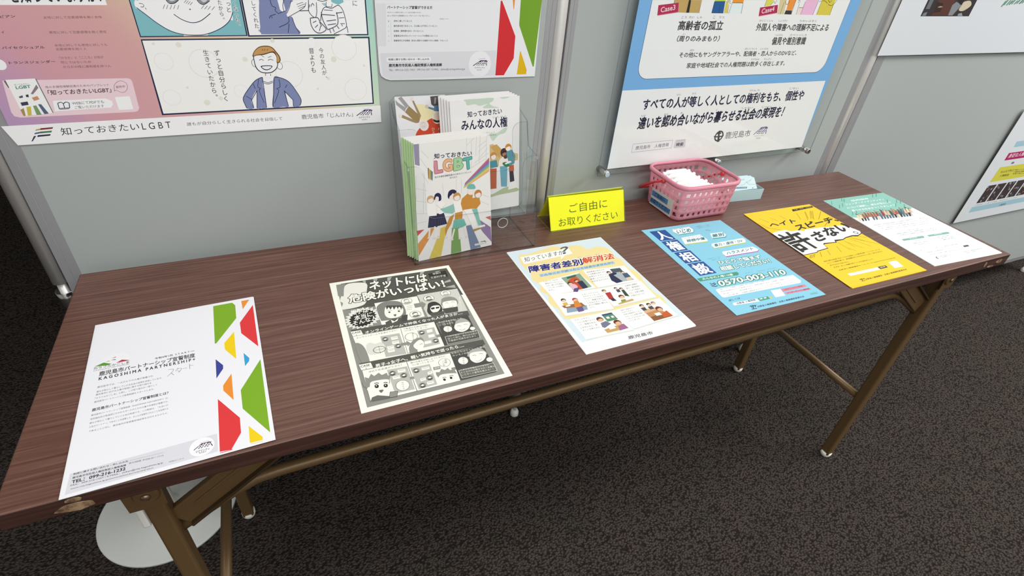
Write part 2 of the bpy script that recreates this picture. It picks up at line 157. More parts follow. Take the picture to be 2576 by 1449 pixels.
  ('B','4a4a46',33,[-55.8,-94.8,-54.6,-93.2,-52.3,-92.8,-50.1,-93.2,-48.8,-94.8,-52.3,-96.3]),('C','4a4a46',34,[-52.3,-90.7,2.7,2.8]),('C','ecebdf',35,[-52.3,-91.5,2.1,2]),
  ('B','4a4a46',36,[-54.6,-90.8,-53.8,-88.8,-51.8,-88.3,-50.2,-89.8,-50.1,-90.9,-51.3,-90,-53.1,-90.3]),('C','8b8b84',31,[-38.4,-100.5,5,5]),
  ('B','4a4a46',32,[-41.9,-103.5,-40.7,-101.9,-38.4,-101.5,-36.2,-101.9,-34.9,-103.5,-38.4,-105]),('C','4a4a46',33,[-38.4,-99.4,2.7,2.8]),('C','ecebdf',34,[-38.4,-100.2,2.1,2]),
  ('B','4a4a46',35,[-40.7,-99.5,-39.9,-97.5,-37.9,-97,-36.3,-98.5,-36.2,-99.6,-37.4,-98.7,-39.2,-99]),('P','ecebdf',31,[-44.5,-87.7,-33.9,-88.5,-34.1,-94.3,-44.7,-93.5]),
  ('L','55554f',32,.5,[-43.2,-89.9,-35,-90.4]),('P','ecebdf',31,[-53.7,-97.9,-44,-98.6,-44.2,-104.2,-53.8,-103.6]),('L','55554f',32,.5,[-52.4,-100.1,-45.1,-100.4]),
  ('C','2e2e2b',36,[-44.3,-118.5,9.2,9.8]),('C','ecebdf',37,[-44.3,-118.5,8.7,9.3]),('E','2e2e2b',38,'カ',.012,[-45,-114.7,3.1,3.7]),('E','2e2e2b',39,'ワ',.012,[-45.4,-118.5,3.1,3.7]),
  ('E','2e2e2b',40,'イ',.012,[-45.8,-122.4,3.1,3.7]),('E','2e2e2b',41,'イ',.012,[-46.1,-126.3,3.1,3.7]),
  ('P','8b8b84',31,[-32.2,-106.3,-24.7,-106.9,-24.5,-103.8,-20,-109.4,-25.5,-114.5,-25.1,-111.6,-32.3,-111.3]),('P','b4b4ac',32,[-26.4,-89.2,1,-90.3,.1,-131.4,-26,-132.1]),
  ('C','8b8b84',33,[-20.3,-97,5,5]),('B','4a4a46',34,[-23.8,-100,-22.5,-98.4,-20.3,-98,-18,-98.4,-16.8,-100,-20.3,-101.5]),('C','4a4a46',35,[-20.3,-95.9,2.7,2.8]),
  ('C','ecebdf',36,[-20.3,-96.7,2.1,2]),('B','4a4a46',37,[-22.5,-96,-21.8,-94,-19.8,-93.5,-18.1,-95,-18,-96.1,-19.3,-95.2,-21,-95.5]),('C','8b8b84',33,[-6.4,-116.2,5,5]),
  ('B','4a4a46',34,[-9.9,-119.2,-8.6,-117.6,-6.4,-117.2,-4.1,-117.6,-2.9,-119.2,-6.4,-120.7]),('C','4a4a46',35,[-6.4,-115.1,2.7,2.8]),('C','ecebdf',36,[-6.4,-115.9,2.1,2]),
  ('B','4a4a46',37,[-8.6,-115.2,-7.9,-113.2,-5.9,-112.7,-4.2,-114.2,-4.1,-115.3,-5.4,-114.4,-7.1,-114.7]),('C','8b8b84',33,[-19.3,-126.9,5,5]),
  ('B','4a4a46',34,[-22.8,-129.9,-21.6,-128.3,-19.3,-127.9,-17.1,-128.3,-15.8,-129.9,-19.3,-131.4]),('C','4a4a46',35,[-19.3,-125.9,2.7,2.8]),('C','ecebdf',36,[-19.3,-126.6,2.1,2]),
  ('B','4a4a46',37,[-21.6,-125.9,-20.8,-123.9,-18.8,-123.4,-17.2,-124.9,-17.1,-126.1,-18.3,-125.1,-20.1,-125.4]),('P','ecebdf',33,[-12,-94,-1.1,-94.7,-1.6,-99.8,-12.5,-99.3]),
  ('L','55554f',34,.5,[-11,-96.2,-2.3,-96.6]),('P','ecebdf',33,[-6.3,-105,.2,-104.3,-.3,-109.3,-6.9,-110.2]),('L','55554f',34,.5,[-5.4,-107.1,-1,-106.1]),
  ('P','ecebdf',33,[-19.2,-114,-11.4,-113.8,-11.9,-118.7,-19.6,-119.1]),('L','55554f',34,.5,[-18.2,-116.1,-12.6,-115.6]),('P','ecebdf',33,[-12.1,-122.9,-3,-123.2,-3.4,-128.1,-12.6,-128]),
  ('L','55554f',34,.5,[-11.2,-125,-4.1,-125]),('P','8b8b84',30,[3.5,-98.1,13.7,-98.7,12.8,-104.6,2.9,-104.1]),('T','ecebdf',31,'送信',.012,[4.4,-102.3,7.4,-.4,.6,3]),
  ('C','2e2e2b',31,[21.6,-94.1,8.6,8.6]),('C','ecebdf',32,[21.6,-94.1,8.1,8.1]),('E','2e2e2b',33,'笑',.012,[22.9,-91.6,3.6,4.3]),('E','2e2e2b',34,'顔',.012,[21.8,-96,3.6,4.3]),
  ('E','2e2e2b',35,'い',.012,[19.2,-92.4,3.3,3.9]),('E','2e2e2b',36,'い',.012,[18.4,-96.4,3.3,3.9]),('E','2e2e2b',37,'ね',.012,[17.6,-100.5,3.3,3.9]),
  ('P','8b8b84',30,[3.6,-114,4.4,-108.6,9.4,-110.3,13.5,-104.9,17.9,-108.6,22.8,-105.7,24.4,-110.8,30.6,-111.8,31.9,-122.4,29.6,-127.2,5.9,-124.7]),
  ('B','ecebdf',31,[5,-120,11.8,-115.6,31.2,-119.9,33.8,-127.5,29.8,-133.9,9.3,-134.1,5,-127.7]),('C','2e2e2b',32,[11.7,-126.2,1.8,2.4]),('C','2e2e2b',32,[21.3,-125.9,1.8,2.4]),
  ('S','2e2e2b',32,.9,[10.1,-122.2,13.4,-121.7,15,-123.4]),('S','2e2e2b',33,.9,[20.1,-122,23.4,-121.8,25.3,-123.3]),
  ('P','8b8b84',32,[27.2,-107.2,34.5,-107.3,34.8,-103.9,39.6,-111.3,33.2,-116.1,33.5,-112.7,26.8,-112.5]),('P','4a4a46',33,[34.7,-78.3,86.8,-75.9,85.5,-134.8,31.9,-134.6]),
  ('T','dedcd0',34,'お友だちはサイト・女優名',.012,[36.7,-81.1,50.8,-1.2,0,3.7]),('T','dedcd0',34,'ホンモノの画像です',.012,[36.6,-86.4,38.1,-.9,0,3.7]),
  ('B','a9a9a1',35,[58,-88.9,65.7,-81.6,78,-80.6,84.1,-87.7,83.9,-97.5,59.5,-94.3]),('B','ecebdf',36,[60,-92,65.5,-87,83.3,-89.9,82.7,-99.6,74.9,-107.8,64.3,-109.1,58.8,-101.3]),
  ('S','2e2e2b',37,.6,[64.1,-93.4,67.5,-93.3,69.4,-95.1]),('S','2e2e2b',37,.6,[74.4,-93.1,77.8,-93,79.6,-95.1]),('S','2e2e2b',37,.5,[65.1,-104.6,68.5,-106.9,74.7,-103.7]),
  ('C','ecebdf',37,[84.7,-108.7,4.5,4.5]),('C','ecebdf',34,[47.9,-98.9,7,7.6]),('E','2e2e2b',35,'ク',.012,[47.6,-96.6,3.9,4.7]),('E','2e2e2b',36,'ク',.012,[46.4,-101.4,3.9,4.7]),
  ('E','2e2e2b',37,'ク',.012,[45.2,-106.2,3.9,4.7]),('P','66665f',34,[35.7,-115.8,87.5,-116.8,87.1,-133,35.4,-131.4]),('L','dedcd0',35,.6,[35.7,-115.8,87.5,-116.8,87.1,-133,35.4,-131.4,35.7,-115.8]),
  ('T','dedcd0',36,'ハダカの写真をバラまかれ',.012,[37.6,-117.6,42.6,-2.2,.3,3.4]),('T','dedcd0',37,'たくなければ電子マネーを購入',.012,[37.1,-122.5,49.6,-2.6,.3,3.4]),
  ('T','dedcd0',38,'してカード番号を教えろ！！',.012,[36.7,-127.4,46.1,-2.4,.3,3.4]),]),
 ('f3','f4f5ee',0.8,[.803,.169,.7012],[.9998,.0181,0],[-.0181,.9998,0],'f6f7f0',[-105.7,148.5,102.1,144.7,103.2,-150.5,-105,-148.9],[
  ('P','d5e4ea',1,[-105.6,147.9,101.2,143.9,102.3,-122.8,-98.5,-124.7]),
  ('B','efdc9f',2,[-90.7,127.1,-84.3,133.1,-71.6,130.7,-45.1,135,-19.1,141.1,-3.3,137.9,3.5,132.4,23.6,133.1,43.2,128.8,51.7,112.5,73.1,114.5,90.2,105.8,93.8,85.9,90.3,70.4,96.3,58.8,92,31.6,99.6,13.8,97.2,-6.4,93.4,-22.6,92.4,-50.4,96.4,-68,91.1,-87.4,69.9,-95.6,9.4,-90.1,-86.2,-69.6,-95.5,-56.9,-94.7,-40.1,-100.9,-20.5,-93.5,.3,-99.4,15.5,-92.6,32.4,-98.9,51.3,-92.3,72.3,-96.3,97.6]),
  ('P','f8f8f2',3,[-88.2,124.7,16.7,126,15,106.4,-90.6,101.3]),('P','f8f8f2',4,[-10.3,106.8,-.6,107,-17.3,93.8]),('T','3a3a40',5,'知っていますか',.012,[-87.6,106.5,84.5,2.3,5.9,15.2]),
  ('T','55606a',6,'？',.03,[-8.4,110.4,16.1,.6,10.6,22.4]),('T','f4f5ee',3,'障害者差別',.05,[-94,72.3,109.9,-5.6,6.9,21.2]),('T','f4f5ee',4,'解消法',.05,[15,68.5,70.9,-2.6,8.8,20.1]),
  ('T','2f2a78',5,'障害者差別',.03,[-93,72.5,107.6,-6.4,6.2,19.6]),('T','d4502c',6,'解消法',.026,[16.1,68.8,68.6,-3.1,7.9,18.5]),('T','a09a70',3,'しょう',.008,[-80,93.9,8.9,-.4,1,2.8]),
  ('T','a09a70',4,'がい',.008,[-58.7,93,9,-.4,1,2.8]),('T','a09a70',6,'しゃ',.008,[-38.7,92.3,9.1,-.4,1.1,2.8]),('T','a09a70',6,'さべつ',.008,[-18.5,91.7,9.3,-.4,1.1,2.8]),
  ('T','a09a70',6,'かい',.008,[16.6,89.6,9.5,-.4,1.2,2.8]),('T','a09a70',5,'しょう',.008,[33.7,88.8,9.6,-.4,1.3,2.9]),('T','a09a70',5,'ほう',.008,[54.9,88.1,9.7,-.4,1.4,2.9]),
  ('P','a9cbe0',3,[-79.8,62.4,77.9,58.1,76,49.8,-80.7,54.5]),('T','33404a',4,'こんなことで困ったことはありませんか？',.012,[-79.8,55.1,152.6,-3.4,2.5,6.5]),('P','d9d9cc',3,[-91.6,36.2,-7.5,42.7,-.5,-8.8,-88.3,-2.8]),
  ('P','f9f9f4',4,[-91.9,39.1,-7.6,45.7,-.6,-6,-88.6,-.1]),('P','d9d9cc',3,[4.5,45.7,88.9,35.7,87.3,-14.9,2.8,-9.4]),('P','f9f9f4',4,[4.4,48.8,89,38.8,87.4,-12,2.7,-6.6]),
  ('P','d9d9cc',5,[-88.3,-2.8,4.1,-13.1,-4,-70.7,-91.1,-60.8]),('P','f9f9f4',6,[-88.6,-.1,4,-10.3,-4.1,-68.2,-91.4,-58.3]),('P','d9d9cc',7,[.4,-13.3,89.3,-16.1,87.2,-66.3,-.7,-65.6]),
  ('P','f9f9f4',8,[.3,-10.5,89.4,-13.3,87.3,-63.7,-.8,-63]),('P','d9d9cc',3,[-88.7,-71.1,-3.1,-74.7,-3.7,-128,-88.8,-122.8]),('P','f9f9f4',6,[-88.9,-68.6,-3.2,-72.2,-3.8,-125.7,-89,-120.6]),
  ('P','d9d9cc',3,[-3.1,-74.7,90.1,-71.3,90.6,-121.3,-2.5,-126.1]),('P','f9f9f4',6,[-3.2,-72.2,90.2,-68.7,90.7,-118.9,-2.6,-123.8]),('T','4a4a48',5,'レストランなどの',.008,[-81.8,37.3,27.3,-2,.6,3.9]),
  ('T','4a4a48',5,'車椅子で入ろうとした',.008,[-82.7,30.7,34.1,-2.5,.6,3.9]),('T','4a4a48',5,'とき、車いすを理由に',.008,[-83.7,24.2,34.1,-2.5,.6,3.9]),('T','4a4a48',5,'していることを断ら',.008,[-84.6,17.6,30.7,-2.2,.6,3.9]),
  ('T','4a4a48',5,'れた。',.008,[-85.6,11,10.2,-.7,.6,3.9]),('T','4a4a48',5,'視覚障害のある人が',.008,[6.8,38.9,38.1,-1.5,.9,4.3]),('T','4a4a48',5,'どの障害も持たずに',.008,[5.4,31.8,38.1,-1.5,.9,4.3]),
  ('T','4a4a48',5,'盲導犬とタクシーに',.008,[3.9,24.7,38.1,-1.5,.9,4.3]),('T','4a4a48',5,'乗車しようとしたら',.008,[2.4,17.6,38.1,-1.5,.9,4.3]),('T','4a4a48',5,'対応を伝えられた。',.008,[1,10.5,38.1,-1.5,.9,4.3]),
  ('T','4a4a48',7,'スポーツクラブで',.008,[-36.6,-18.4,32,-2.2,.4,3.6]),('T','4a4a48',7,'タやチャンセンタ',.008,[-37.4,-24.4,32,-2.2,.4,3.6]),('T','4a4a48',7,'など口コミの手足を',.008,[-38.1,-30.4,36,-2.4,.4,3.6]),
  ('T','4a4a48',8,'して、障害があるこ',.008,[-38.8,-36.4,36,-2.4,.4,3.6]),('T','4a4a48',9,'とを伝えると、それ',.008,[-39.5,-42.5,36,-2.4,.4,3.6]),('T','4a4a48',10,'だけで相談に乗らな',.008,[-40.2,-48.5,36,-2.4,.4,3.6]),
  ('T','4a4a48',11,'い。',.008,[-40.9,-54.5,8,-.5,.4,3.6]),('T','4a4a48',9,'災害時の避難所',.008,[51.3,-20.6,25.7,-.9,1,4.3]),('T','4a4a48',9,'駅で、聴覚障害で',.008,[49.7,-27.8,29.4,-1,1,4.3]),
  ('T','4a4a48',9,'ことばで放送さ',.008,[48.2,-34.9,25.7,-.9,1,4.3]),('T','4a4a48',9,'れた。必要な情報',.008,[46.6,-42.1,29.4,-1,1,4.3]),('T','4a4a48',9,'が届かなかった。',.008,[45,-49.2,29.4,-1,1,4.3]),
  ('T','4a4a48',7,'アパートやマン',.008,[-82.8,-75.9,26.2,-1.5,.1,3.9]),('T','4a4a48',7,'ションを借りようと',.008,[-83,-82.5,33.7,-1.9,.1,3.9]),('T','4a4a48',7,'して、障害があるこ',.008,[-83.2,-89.1,33.7,-1.9,.1,3.9]),
  ('T','4a4a48',7,'とを伝えると、貸',.008,[-83.4,-95.6,30,-1.7,.1,3.9]),('T','4a4a48',7,'すことを断られた。',.008,[-83.7,-102.2,33.7,-1.9,.1,3.9]),('T','4a4a48',7,'役所で会話などに',.008,[4.2,-78.2,27.7,-.2,.4,3.4]),
  ('T','4a4a48',7,'わかりやすく',.008,[3.5,-83.9,20.8,-.2,.4,3.4]),('T','4a4a48',7,'手続き等説明してもら',.008,[2.7,-89.5,34.6,-.3,.4,3.4]),('T','4a4a48',7,'えない上に必要な資料',.008,[2,-95.1,34.6,-.3,.4,3.4]),
  ('T','4a4a48',7,'にはふりがなもなく困',.008,[1.3,-100.7,34.6,-.3,.4,3.4]),('T','4a4a48',7,'ってしまった。',.008,[.5,-106.3,24.2,-.2,.4,3.4]),('P','8aa68e',7,[-46.4,40,-6.6,42.7,-6.8,-1.2,-43.5,-2.9]),
  ('P','3f5a4a',8,[-36.5,38.3,-16.9,40.7,-15.9,36,-36.5,33.4]),('B','c8502f',9,[-42.9,21.8,-33.1,31.4,-20.4,34.5,-16.9,24.7,-20.4,3.2,-30.4,-1.8,-39.8,6.8]),('C','4a3228',10,[-39.1,19.6,4.9,5]),
  ('C','e8c2a0',11,[-39.1,18.3,3.8,3.7]),('B','4a3228',12,[-43.1,19.6,-41.8,23.2,-38.2,24.1,-35.3,21.4,-35,19.3,-37.3,21,-40.4,20.5]),
  ('B','e2b8c8',12,[-41.8,15.8,-32.9,15.7,-30.9,6.7,-39.4,1.2,-44.1,5.5]),('P','5a4a7a',13,[-39.6,4,-29.3,3.4,-38.9,-7.1,-46,-4.2]),('C','5a4030',10,[-24.4,23.3,4.3,4.4]),
  ('C','e8c2a0',11,[-24.4,22.1,3.4,3.3]),('B','5a4030',12,[-28,23.2,-26.8,26.4,-23.6,27.2,-21,24.8,-20.8,23,-22.8,24.5,-25.6,24]),('P','33384e',12,[-25,20.2,-13.7,20.8,-14.2,-1.6,-25.3,-2.1]),
  ('P','4d5a5c',5,[55.4,37.1,76.5,35,75.4,23,54.2,24.7]),('P','aab4b8',6,[54.2,24.7,75.4,23,80.4,-6.8,46.6,-4.5]),('C','2d3350',7,[47.4,28,4.3,4.4]),('C','e8c2a0',8,[47.4,26.8,3.4,3.3]),
  ('B','2d3350',9,[43.8,27.9,45,31.1,48.2,31.9,50.8,29.5,51,27.7,49,29.2,46.2,28.7]),('P','2d3350',9,[43.4,22.8,54.5,25.2,60.9,23.1,59.3,19.2,51.3,17.3,56.7,-5,42.7,-6.1,38,4]),
  ('C','3a3a3a',7,[73,21.2,3.9,4]),('C','e8c2a0',8,[73,20.1,3,3]),('B','3a3a3a',9,[69.7,21.2,70.8,24,73.7,24.8,76,22.6,76.2,21,74.4,22.3,71.9,21.9]),
  ('P','4a5a72',9,[69.7,17.3,80.2,17,79.8,3.6,67.1,3.3]),('P','d8c8a8',10,[67.1,3.3,79.8,3.6,76.4,-5.6,66.9,-5.4]),('P','8fa4b4',7,[-79.8,-40.2,-43.4,-44.9,-47.5,-56,-85.2,-53.1]),
  ('P','9a6440',8,[-85.2,-33.4,-48.3,-35.6,-46.1,-46.5,-83.2,-40.3]),('C','3a2a22',7,[-74.3,-20,4.5,4.6]),('C','e8c2a0',8,[-74.3,-21.2,3.5,3.4]),
  ('B','3a2a22',9,[-78.1,-20,-76.9,-16.7,-73.5,-15.8,-70.8,-18.4,-70.6,-20.3,-72.7,-18.7,-75.6,-19.2]),('P','d8b858',9,[-79.7,-26.4,-71.4,-26.6,-72.1,-34,-81.1,-33.5]),
  ('C','f4f4ee',9,[-74.4,-36.5,5,2]),('C','b03c3c',7,[-54.7,-25.2,5,5.1]),('C','e8c2a0',8,[-54.7,-26.5,3.9,3.8]),
  ('B','b03c3c',9,[-58.8,-25.3,-57.5,-21.6,-53.8,-20.7,-50.8,-23.4,-50.6,-25.5,-52.9,-23.8,-56.1,-24.3]),('P','d88838',9,[-60,-29.1,-51,-28.3,-51.8,-44.6,-61.9,-56.1,-65.6,-45]),
  ('P','6a5a8a',10,[-64.2,-45.4,-51.8,-44.6,-55,-57.2,-65.9,-57.2]),('C','5a5a40',9,[7.3,-19.2,4.1,4.2]),('C','e8c2a0',10,[7.3,-20.3,3.2,3.1]),
  ('B','5a5a40',11,[3.8,-19.2,5,-16.2,8,-15.4,10.5,-17.7,10.7,-19.4,8.8,-18,6.1,-18.5]),('P','b03a38',9,[5.7,-25.1,16.4,-25.4,12.4,-42.8,2.9,-43.6]),
  ('P','3a3a4a',10,[4.3,-42.8,12.4,-42.8,13.3,-51,6,-49.8]),('C','3a2a22',9,[31.6,-19,3.2,3.3]),('C','e8c2a0',10,[31.6,-19.9,2.5,2.5]),
  ('B','3a2a22',11,[28.9,-19.1,29.8,-16.7,32.2,-16.1,34.2,-17.9,34.3,-19.2,32.8,-18.1,30.7,-18.5]),('P','4a4a5a',9,[29.4,-22.8,36.7,-22.4,34.5,-31.3,28.4,-30.7]),('C','3a2a22',9,[40.5,-23.3,3.5,3.5]),
  ('C','e8c2a0',10,[40.5,-24.2,2.7,2.6]),('B','3a2a22',11,[37.6,-23.4,38.6,-20.8,41.1,-20.2,43.2,-22.1,43.4,-23.5,41.8,-22.3,39.5,-22.7]),('P','3f4a3e',11,[38.2,-27.1,44,-26.8,42.1,-47.3,35.3,-43.8]),
  ('P','caa468',9,[11.3,-58.1,42.8,-54.3,43.6,-59.8,10.7,-61.7]),('C','6a3c2a',9,[27.9,-43.4,5.4,5.5]),('C','e8c2a0',10,[27.9,-44.9,4.2,4.1]),
  ('B','6a3c2a',11,[23.4,-43.5,24.9,-39.5,28.9,-38.5,32.1,-41.5,32.4,-43.7,29.9,-41.9,26.4,-42.5]),('P','88a048',10,[21.4,-51.1,30.2,-51.4,28.8,-57.5,18.6,-57.9]),
  ('P','5a8a6c',7,[-33.1,-75.7,-13.6,-76.1,-12.7,-94.6,-33.2,-94.7]),('P','3c4a7a',8,[-32.8,-75.3,-13.4,-75.7,-13.9,-79.2,-33.1,-79]),('P','f2f2ea',8,[-29.2,-83,-24.1,-83.1,-24.1,-88.4,-29.7,-87.9]),
  ('P','f2f2ea',8,[-20.2,-83.7,-15.9,-83.7,-15.8,-88.8,-20.6,-88.3]),('C','5a4232',7,[-41.9,-85.2,5.9,6.1]),('C','e0b490',8,[-41.9,-86.8,4.6,4.5]),
  ('B','5a4232',9,[-46.9,-85.3,-45.2,-80.9,-40.8,-79.8,-37.3,-83.1,-37,-85.6,-39.7,-83.5,-43.6,-84.2]),('P','77788e',8,[-46.1,-93.9,-34.8,-91.9,-30.1,-100.5,-45.8,-106.7,-48.7,-103.4]),
  ('P','c8a060',9,[-49.5,-109.9,-13.5,-106.2,-8.8,-119.4,-48.5,-118.8]),('P','f6f6f0',10,[-39.9,-105.2,-29.8,-105.2,-28,-112.8,-40,-113.2]),('C','6a3426',10,[-18.5,-101.4,6.5,6.6]),
  ('C','e0b490',11,[-18.5,-103.2,5,4.9]),('B','6a3426',12,[-23.9,-101.5,-22.1,-96.7,-17.3,-95.5,-13.4,-99.1,-13.1,-101.8,-16.1,-99.6,-20.3,-100.3]),
  ('P','a06a90',12,[-22.8,-110,-10.8,-107.1,-8.8,-119.4,-26.3,-120.2]),('P','c08a5a',7,[40.8,-90.8,67.1,-89.6,82.6,-117.4,42.3,-118.2]),('P','d8b088',8,[41.5,-87.3,65.7,-86.6,67,-94.7,40.1,-96.8]),
  ('P','8a5a3a',8,[43,-107.6,58.1,-106.6,81.6,-117.5,42,-118.6]),('C','3a2a22',7,[46.6,-77.1,4.3,4.4]),('C','e8c2a0',8,[46.6,-78.3,3.4,3.3]),
  ('B','3a2a22',9,[43,-77.2,44.2,-74,47.4,-73.2,50,-75.6,50.2,-77.4,48.2,-75.9,45.4,-76.4]),('P','4a4a52',9,[40.7,-82,49.9,-81.8,48.8,-89.8,41.5,-89.8]),('C','3a2a22',7,[60.6,-78,4.3,4.4]),
  ('C','e8c2a0',8,[60.6,-79.2,3.4,3.3]),('B','3a2a22',9,[57,-78.1,58.2,-74.9,61.4,-74.1,64,-76.5,64.2,-78.3,62.2,-76.8,59.4,-77.3]),('P','4a4a52',9,[54.6,-82.9,64,-82.7,62.7,-90.7,55.3,-90.7]),
  ('C','8a7a60',7,[70.6,-76.9,4.3,4.4]),('C','e8c2a0',8,[70.6,-78.1,3.4,3.3]),('B','8a7a60',9,[67,-77,68.2,-73.8,71.4,-73,74,-75.4,74.2,-77.2,72.2,-75.7,69.4,-76.2]),
  ('P','e8e8e0',9,[64.6,-81.9,74,-81.7,72.6,-89.7,65.2,-89.7]),('P','f2f2ec',9,[54.5,-101.7,65.4,-101.6,65.3,-109,54.9,-108.5]),('C','6a3426',10,[70.7,-93.9,6.5,6.6]),
  ('C','e0b490',11,[70.7,-95.7,5,4.9]),('B','6a3426',12,[65.3,-94,67.1,-89.2,71.9,-88,75.8,-91.6,76.1,-94.3,73.1,-92.1,68.9,-92.8]),('P','c8602e',10,[67.6,-106.1,80.2,-101.6,82,-115.9,63.8,-115.9]),
  ('T','55555a',1,'鹿児島市',.018,[-24.6,-143,45.1,-2.4,2.6,7.2]),('T','77777a',1,'か',.008,[-18.8,-135.1,2.5,-.2,.8,1.7]),('T','77777a',2,'ご',.008,[-7.4,-135.7,2.5,-.2,.9,1.7]),
  ('T','77777a',2,'しま',.008,[2.6,-135.8,2.6,-.2,.9,1.7]),('T','77777a',2,'し',.008,[18.3,-136.7,2.6,-.2,.9,1.7]),]),
 ('f4','eef4f4',0.8,[1.1051,.167,.7008],[.9997,-.024,0],[.024,.9997,0],'8ccbe0',[-105.4,147.6,100.7,143.2,104.8,-147.6,-106.1,-149.5],[
  ('P','2f5596',1,[-91.4,138.1,-52.2,136.5,-53,96.3,-90.3,98.1]),('T','f6fafa',2,'人',.03,[-85.9,101.8,28.5,-1.4,-.7,32]),('P','2f5596',1,[-90.2,95.6,-51.5,94.4,-54.1,53.8,-92.4,54.5]),
  ('T','f6fafa',2,'権',.03,[-87.6,58.5,29.1,-.6,1.8,32.8]),('P','2f5596',1,[-90.7,51.8,-51.1,51.6,-53.7,11.4,-91.5,12.4]),('T','f6fafa',2,'相',.03,[-86.9,16.2,28.8,-.7,.8,31.5]),
  ('P','2f5596',1,[-90.2,9.4,-51.5,9.1,-52.1,-31.9,-91.3,-31.5]),('T','f6fafa',2,'談',.03,[-86.6,-27.6,29.8,-.3,.8,32.7]),
  ('P','5aa8a0',1,[-34.7,132.1,7.5,131.5,9.3,119.3,2.7,109.4,-36.8,109,-40.9,122.1]),('P','f6fafa',2,[-33.7,135.1,8.7,134.6,10.4,122.4,3.8,112.4,-35.8,112,-39.9,125.1]),
  ('T','2f7f86',3,'いじめ',.03,[-36.8,114.5,35.7,-.2,8.4,14.3]),('T','2f7f86',3,'学校や職場での',.008,[-34.2,130.3,35.2,-.5,1.7,4.6]),('P','3a9a8a',1,[35,94.6,66.3,93.2,66.8,81.6,60.3,75.1,26.6,76.8]),
  ('P','f6fafa',2,[36.2,97.6,67.6,96.2,68,84.6,61.5,78.1,27.7,79.7]),('T','2f7f86',3,'差別',.035,[30.7,82.1,30.2,0,6.2,11.4]),
  ('P','b8c850',1,[-38.8,95.8,10,97.1,12.1,74.8,8,69.6,-47.2,71.6,-44.3,83.1]),('P','f6fafa',2,[-37.8,98.7,11.1,100,13.3,77.7,9.1,72.4,-46.2,74.4,-43.3,86]),
  ('T','2f7f86',3,'誹謗中傷',.03,[-36.6,79.6,45,-.7,4.4,9.8]),('T','2f7f86',3,'インターネット上の',.008,[-35.2,91.7,44.6,-.3,2.5,5.4]),('P','b8c850',1,[9.7,58.3,93.8,60.8,94.5,53.5,87.3,44.3,4.9,42.8,4.6,52]),
  ('P','f6fafa',2,[10.8,61.1,95.1,63.6,95.8,56.4,88.6,47.1,5.9,45.5,5.6,54.7]),('T','2f7f86',3,'暴力・虐待・DV',.028,[9.8,49.1,74.2,.8,4.8,9.5]),
  ('P','b060a0',1,[10.6,26.4,89.2,26.1,94.8,14.6,87.6,9,6.5,10,6.2,18.8]),('P','f6fafa',2,[11.7,29.1,90.5,28.9,96.1,17.3,88.9,11.7,7.5,12.6,7.2,21.4]),
  ('T','2f7f86',3,'ハラスメント',.028,[13.8,16.7,69.5,.9,4.7,9]),('S','5a9ab0',4,.5,[-34.5,135.3,.7,140,8.7,134.6,11.8,120.3,2.7,111]),('S','5aa860',1,.5,[-22.7,108.7,-21,105.6,-19.4,107.8]),
  ('T','4a6a80',1,'人権相談イメージ見本',.01,[22.8,129.4,36,.3,1.4,2.4]),('T','4a6a80',1,'人権相談イメージ見本',.01,[22.5,123.7,34.1,.6,1.4,2.4]),('C','6f9fb4',1,[40.4,110.4,4,4]),('C','8ccbe0',2,[40.4,110.4,3.2,3.2]),
  ('L','4a6a80',3,.6,[35.2,112.8,47.8,109.6]),('T','4a6a80',1,'人権相談イメージ見本',.008,[-39.1,13.1,33.8,.1,1.2,1.9]),('T','4a6a80',1,'人権相談イメージ見本',.008,[-32.6,7.4,21.4,-.1,1.2,1.9]),
  ('T','4f8f82',1,'ひとりで悩まず',.13,[-25.9,-9.4,102.8,-3.7,3.1,11.7]),('T','f6fafa',2,'ひとりで悩まず',.03,[-25.9,-9.4,102.8,-3.7,3.1,11.7]),('T','f6fafa',3,'ひとりで悩まず',.03,[-25.9,-9.4,102.8,-3.7,3.1,11.7]),
  ('T','4f8f82',1,'相談してください！',.13,[-37,-29.4,121.3,-2,4,13.7]),('T','f6fafa',2,'相談してください！',.03,[-37,-29.4,121.3,-2,4,13.7]),('T','f6fafa',3,'相談してください！',.03,[-37,-29.4,121.3,-2,4,13.7]),
  ('P','4f9a7c',1,[-102.8,-37.3,-10.6,-39.3,-9.8,-44.8,-15.9,-49.7,-103.5,-47.1]),('T','f6fafa',2,'みんなの人権110番',.015,[-94.6,-44.6,69.5,-3.1,2,6.3]),
  ('T','5a8a9a',1,'ぜろご',.008,[1.5,-48.7,19.9,-.7,1.4,2.2]),('T','5a8a9a',1,'ななぜろの',.008,[29.9,-50.4,20.2,-.7,1.5,2.3]),('T','5a8a9a',1,'ぜろぜろみの',.008,[56.5,-50.4,20.6,-.7,1.6,2.3]),
  ('T','3f8a72',1,'0570-003-110',.11,[-75.1,-70,157.9,-3,5.1,14.7]),('T','f6fafa',2,'0570-003-110',.028,[-75.1,-70,157.9,-3,5.1,14.7]),
  ('T','f6fafa',3,'0570-003-110',.028,[-75.1,-70,157.9,-3,5.1,14.7]),('S','33455a',1,1.8,[-88.3,-56.4,-85,-59.8,-78.3,-57.9]),('S','33455a',2,1.8,[-90.2,-60.8,-86.1,-64.4,-77.8,-60.5]),
  ('S','33455a',3,1.8,[-91.3,-65.4,-86.4,-68,-79.2,-67.6]),('P','f6fafa',1,[-89.3,-75.7,93.2,-79.1,93.4,-98.7,87.6,-104.3,-91.5,-101.1,-94.8,-99,-92.5,-79.6]),
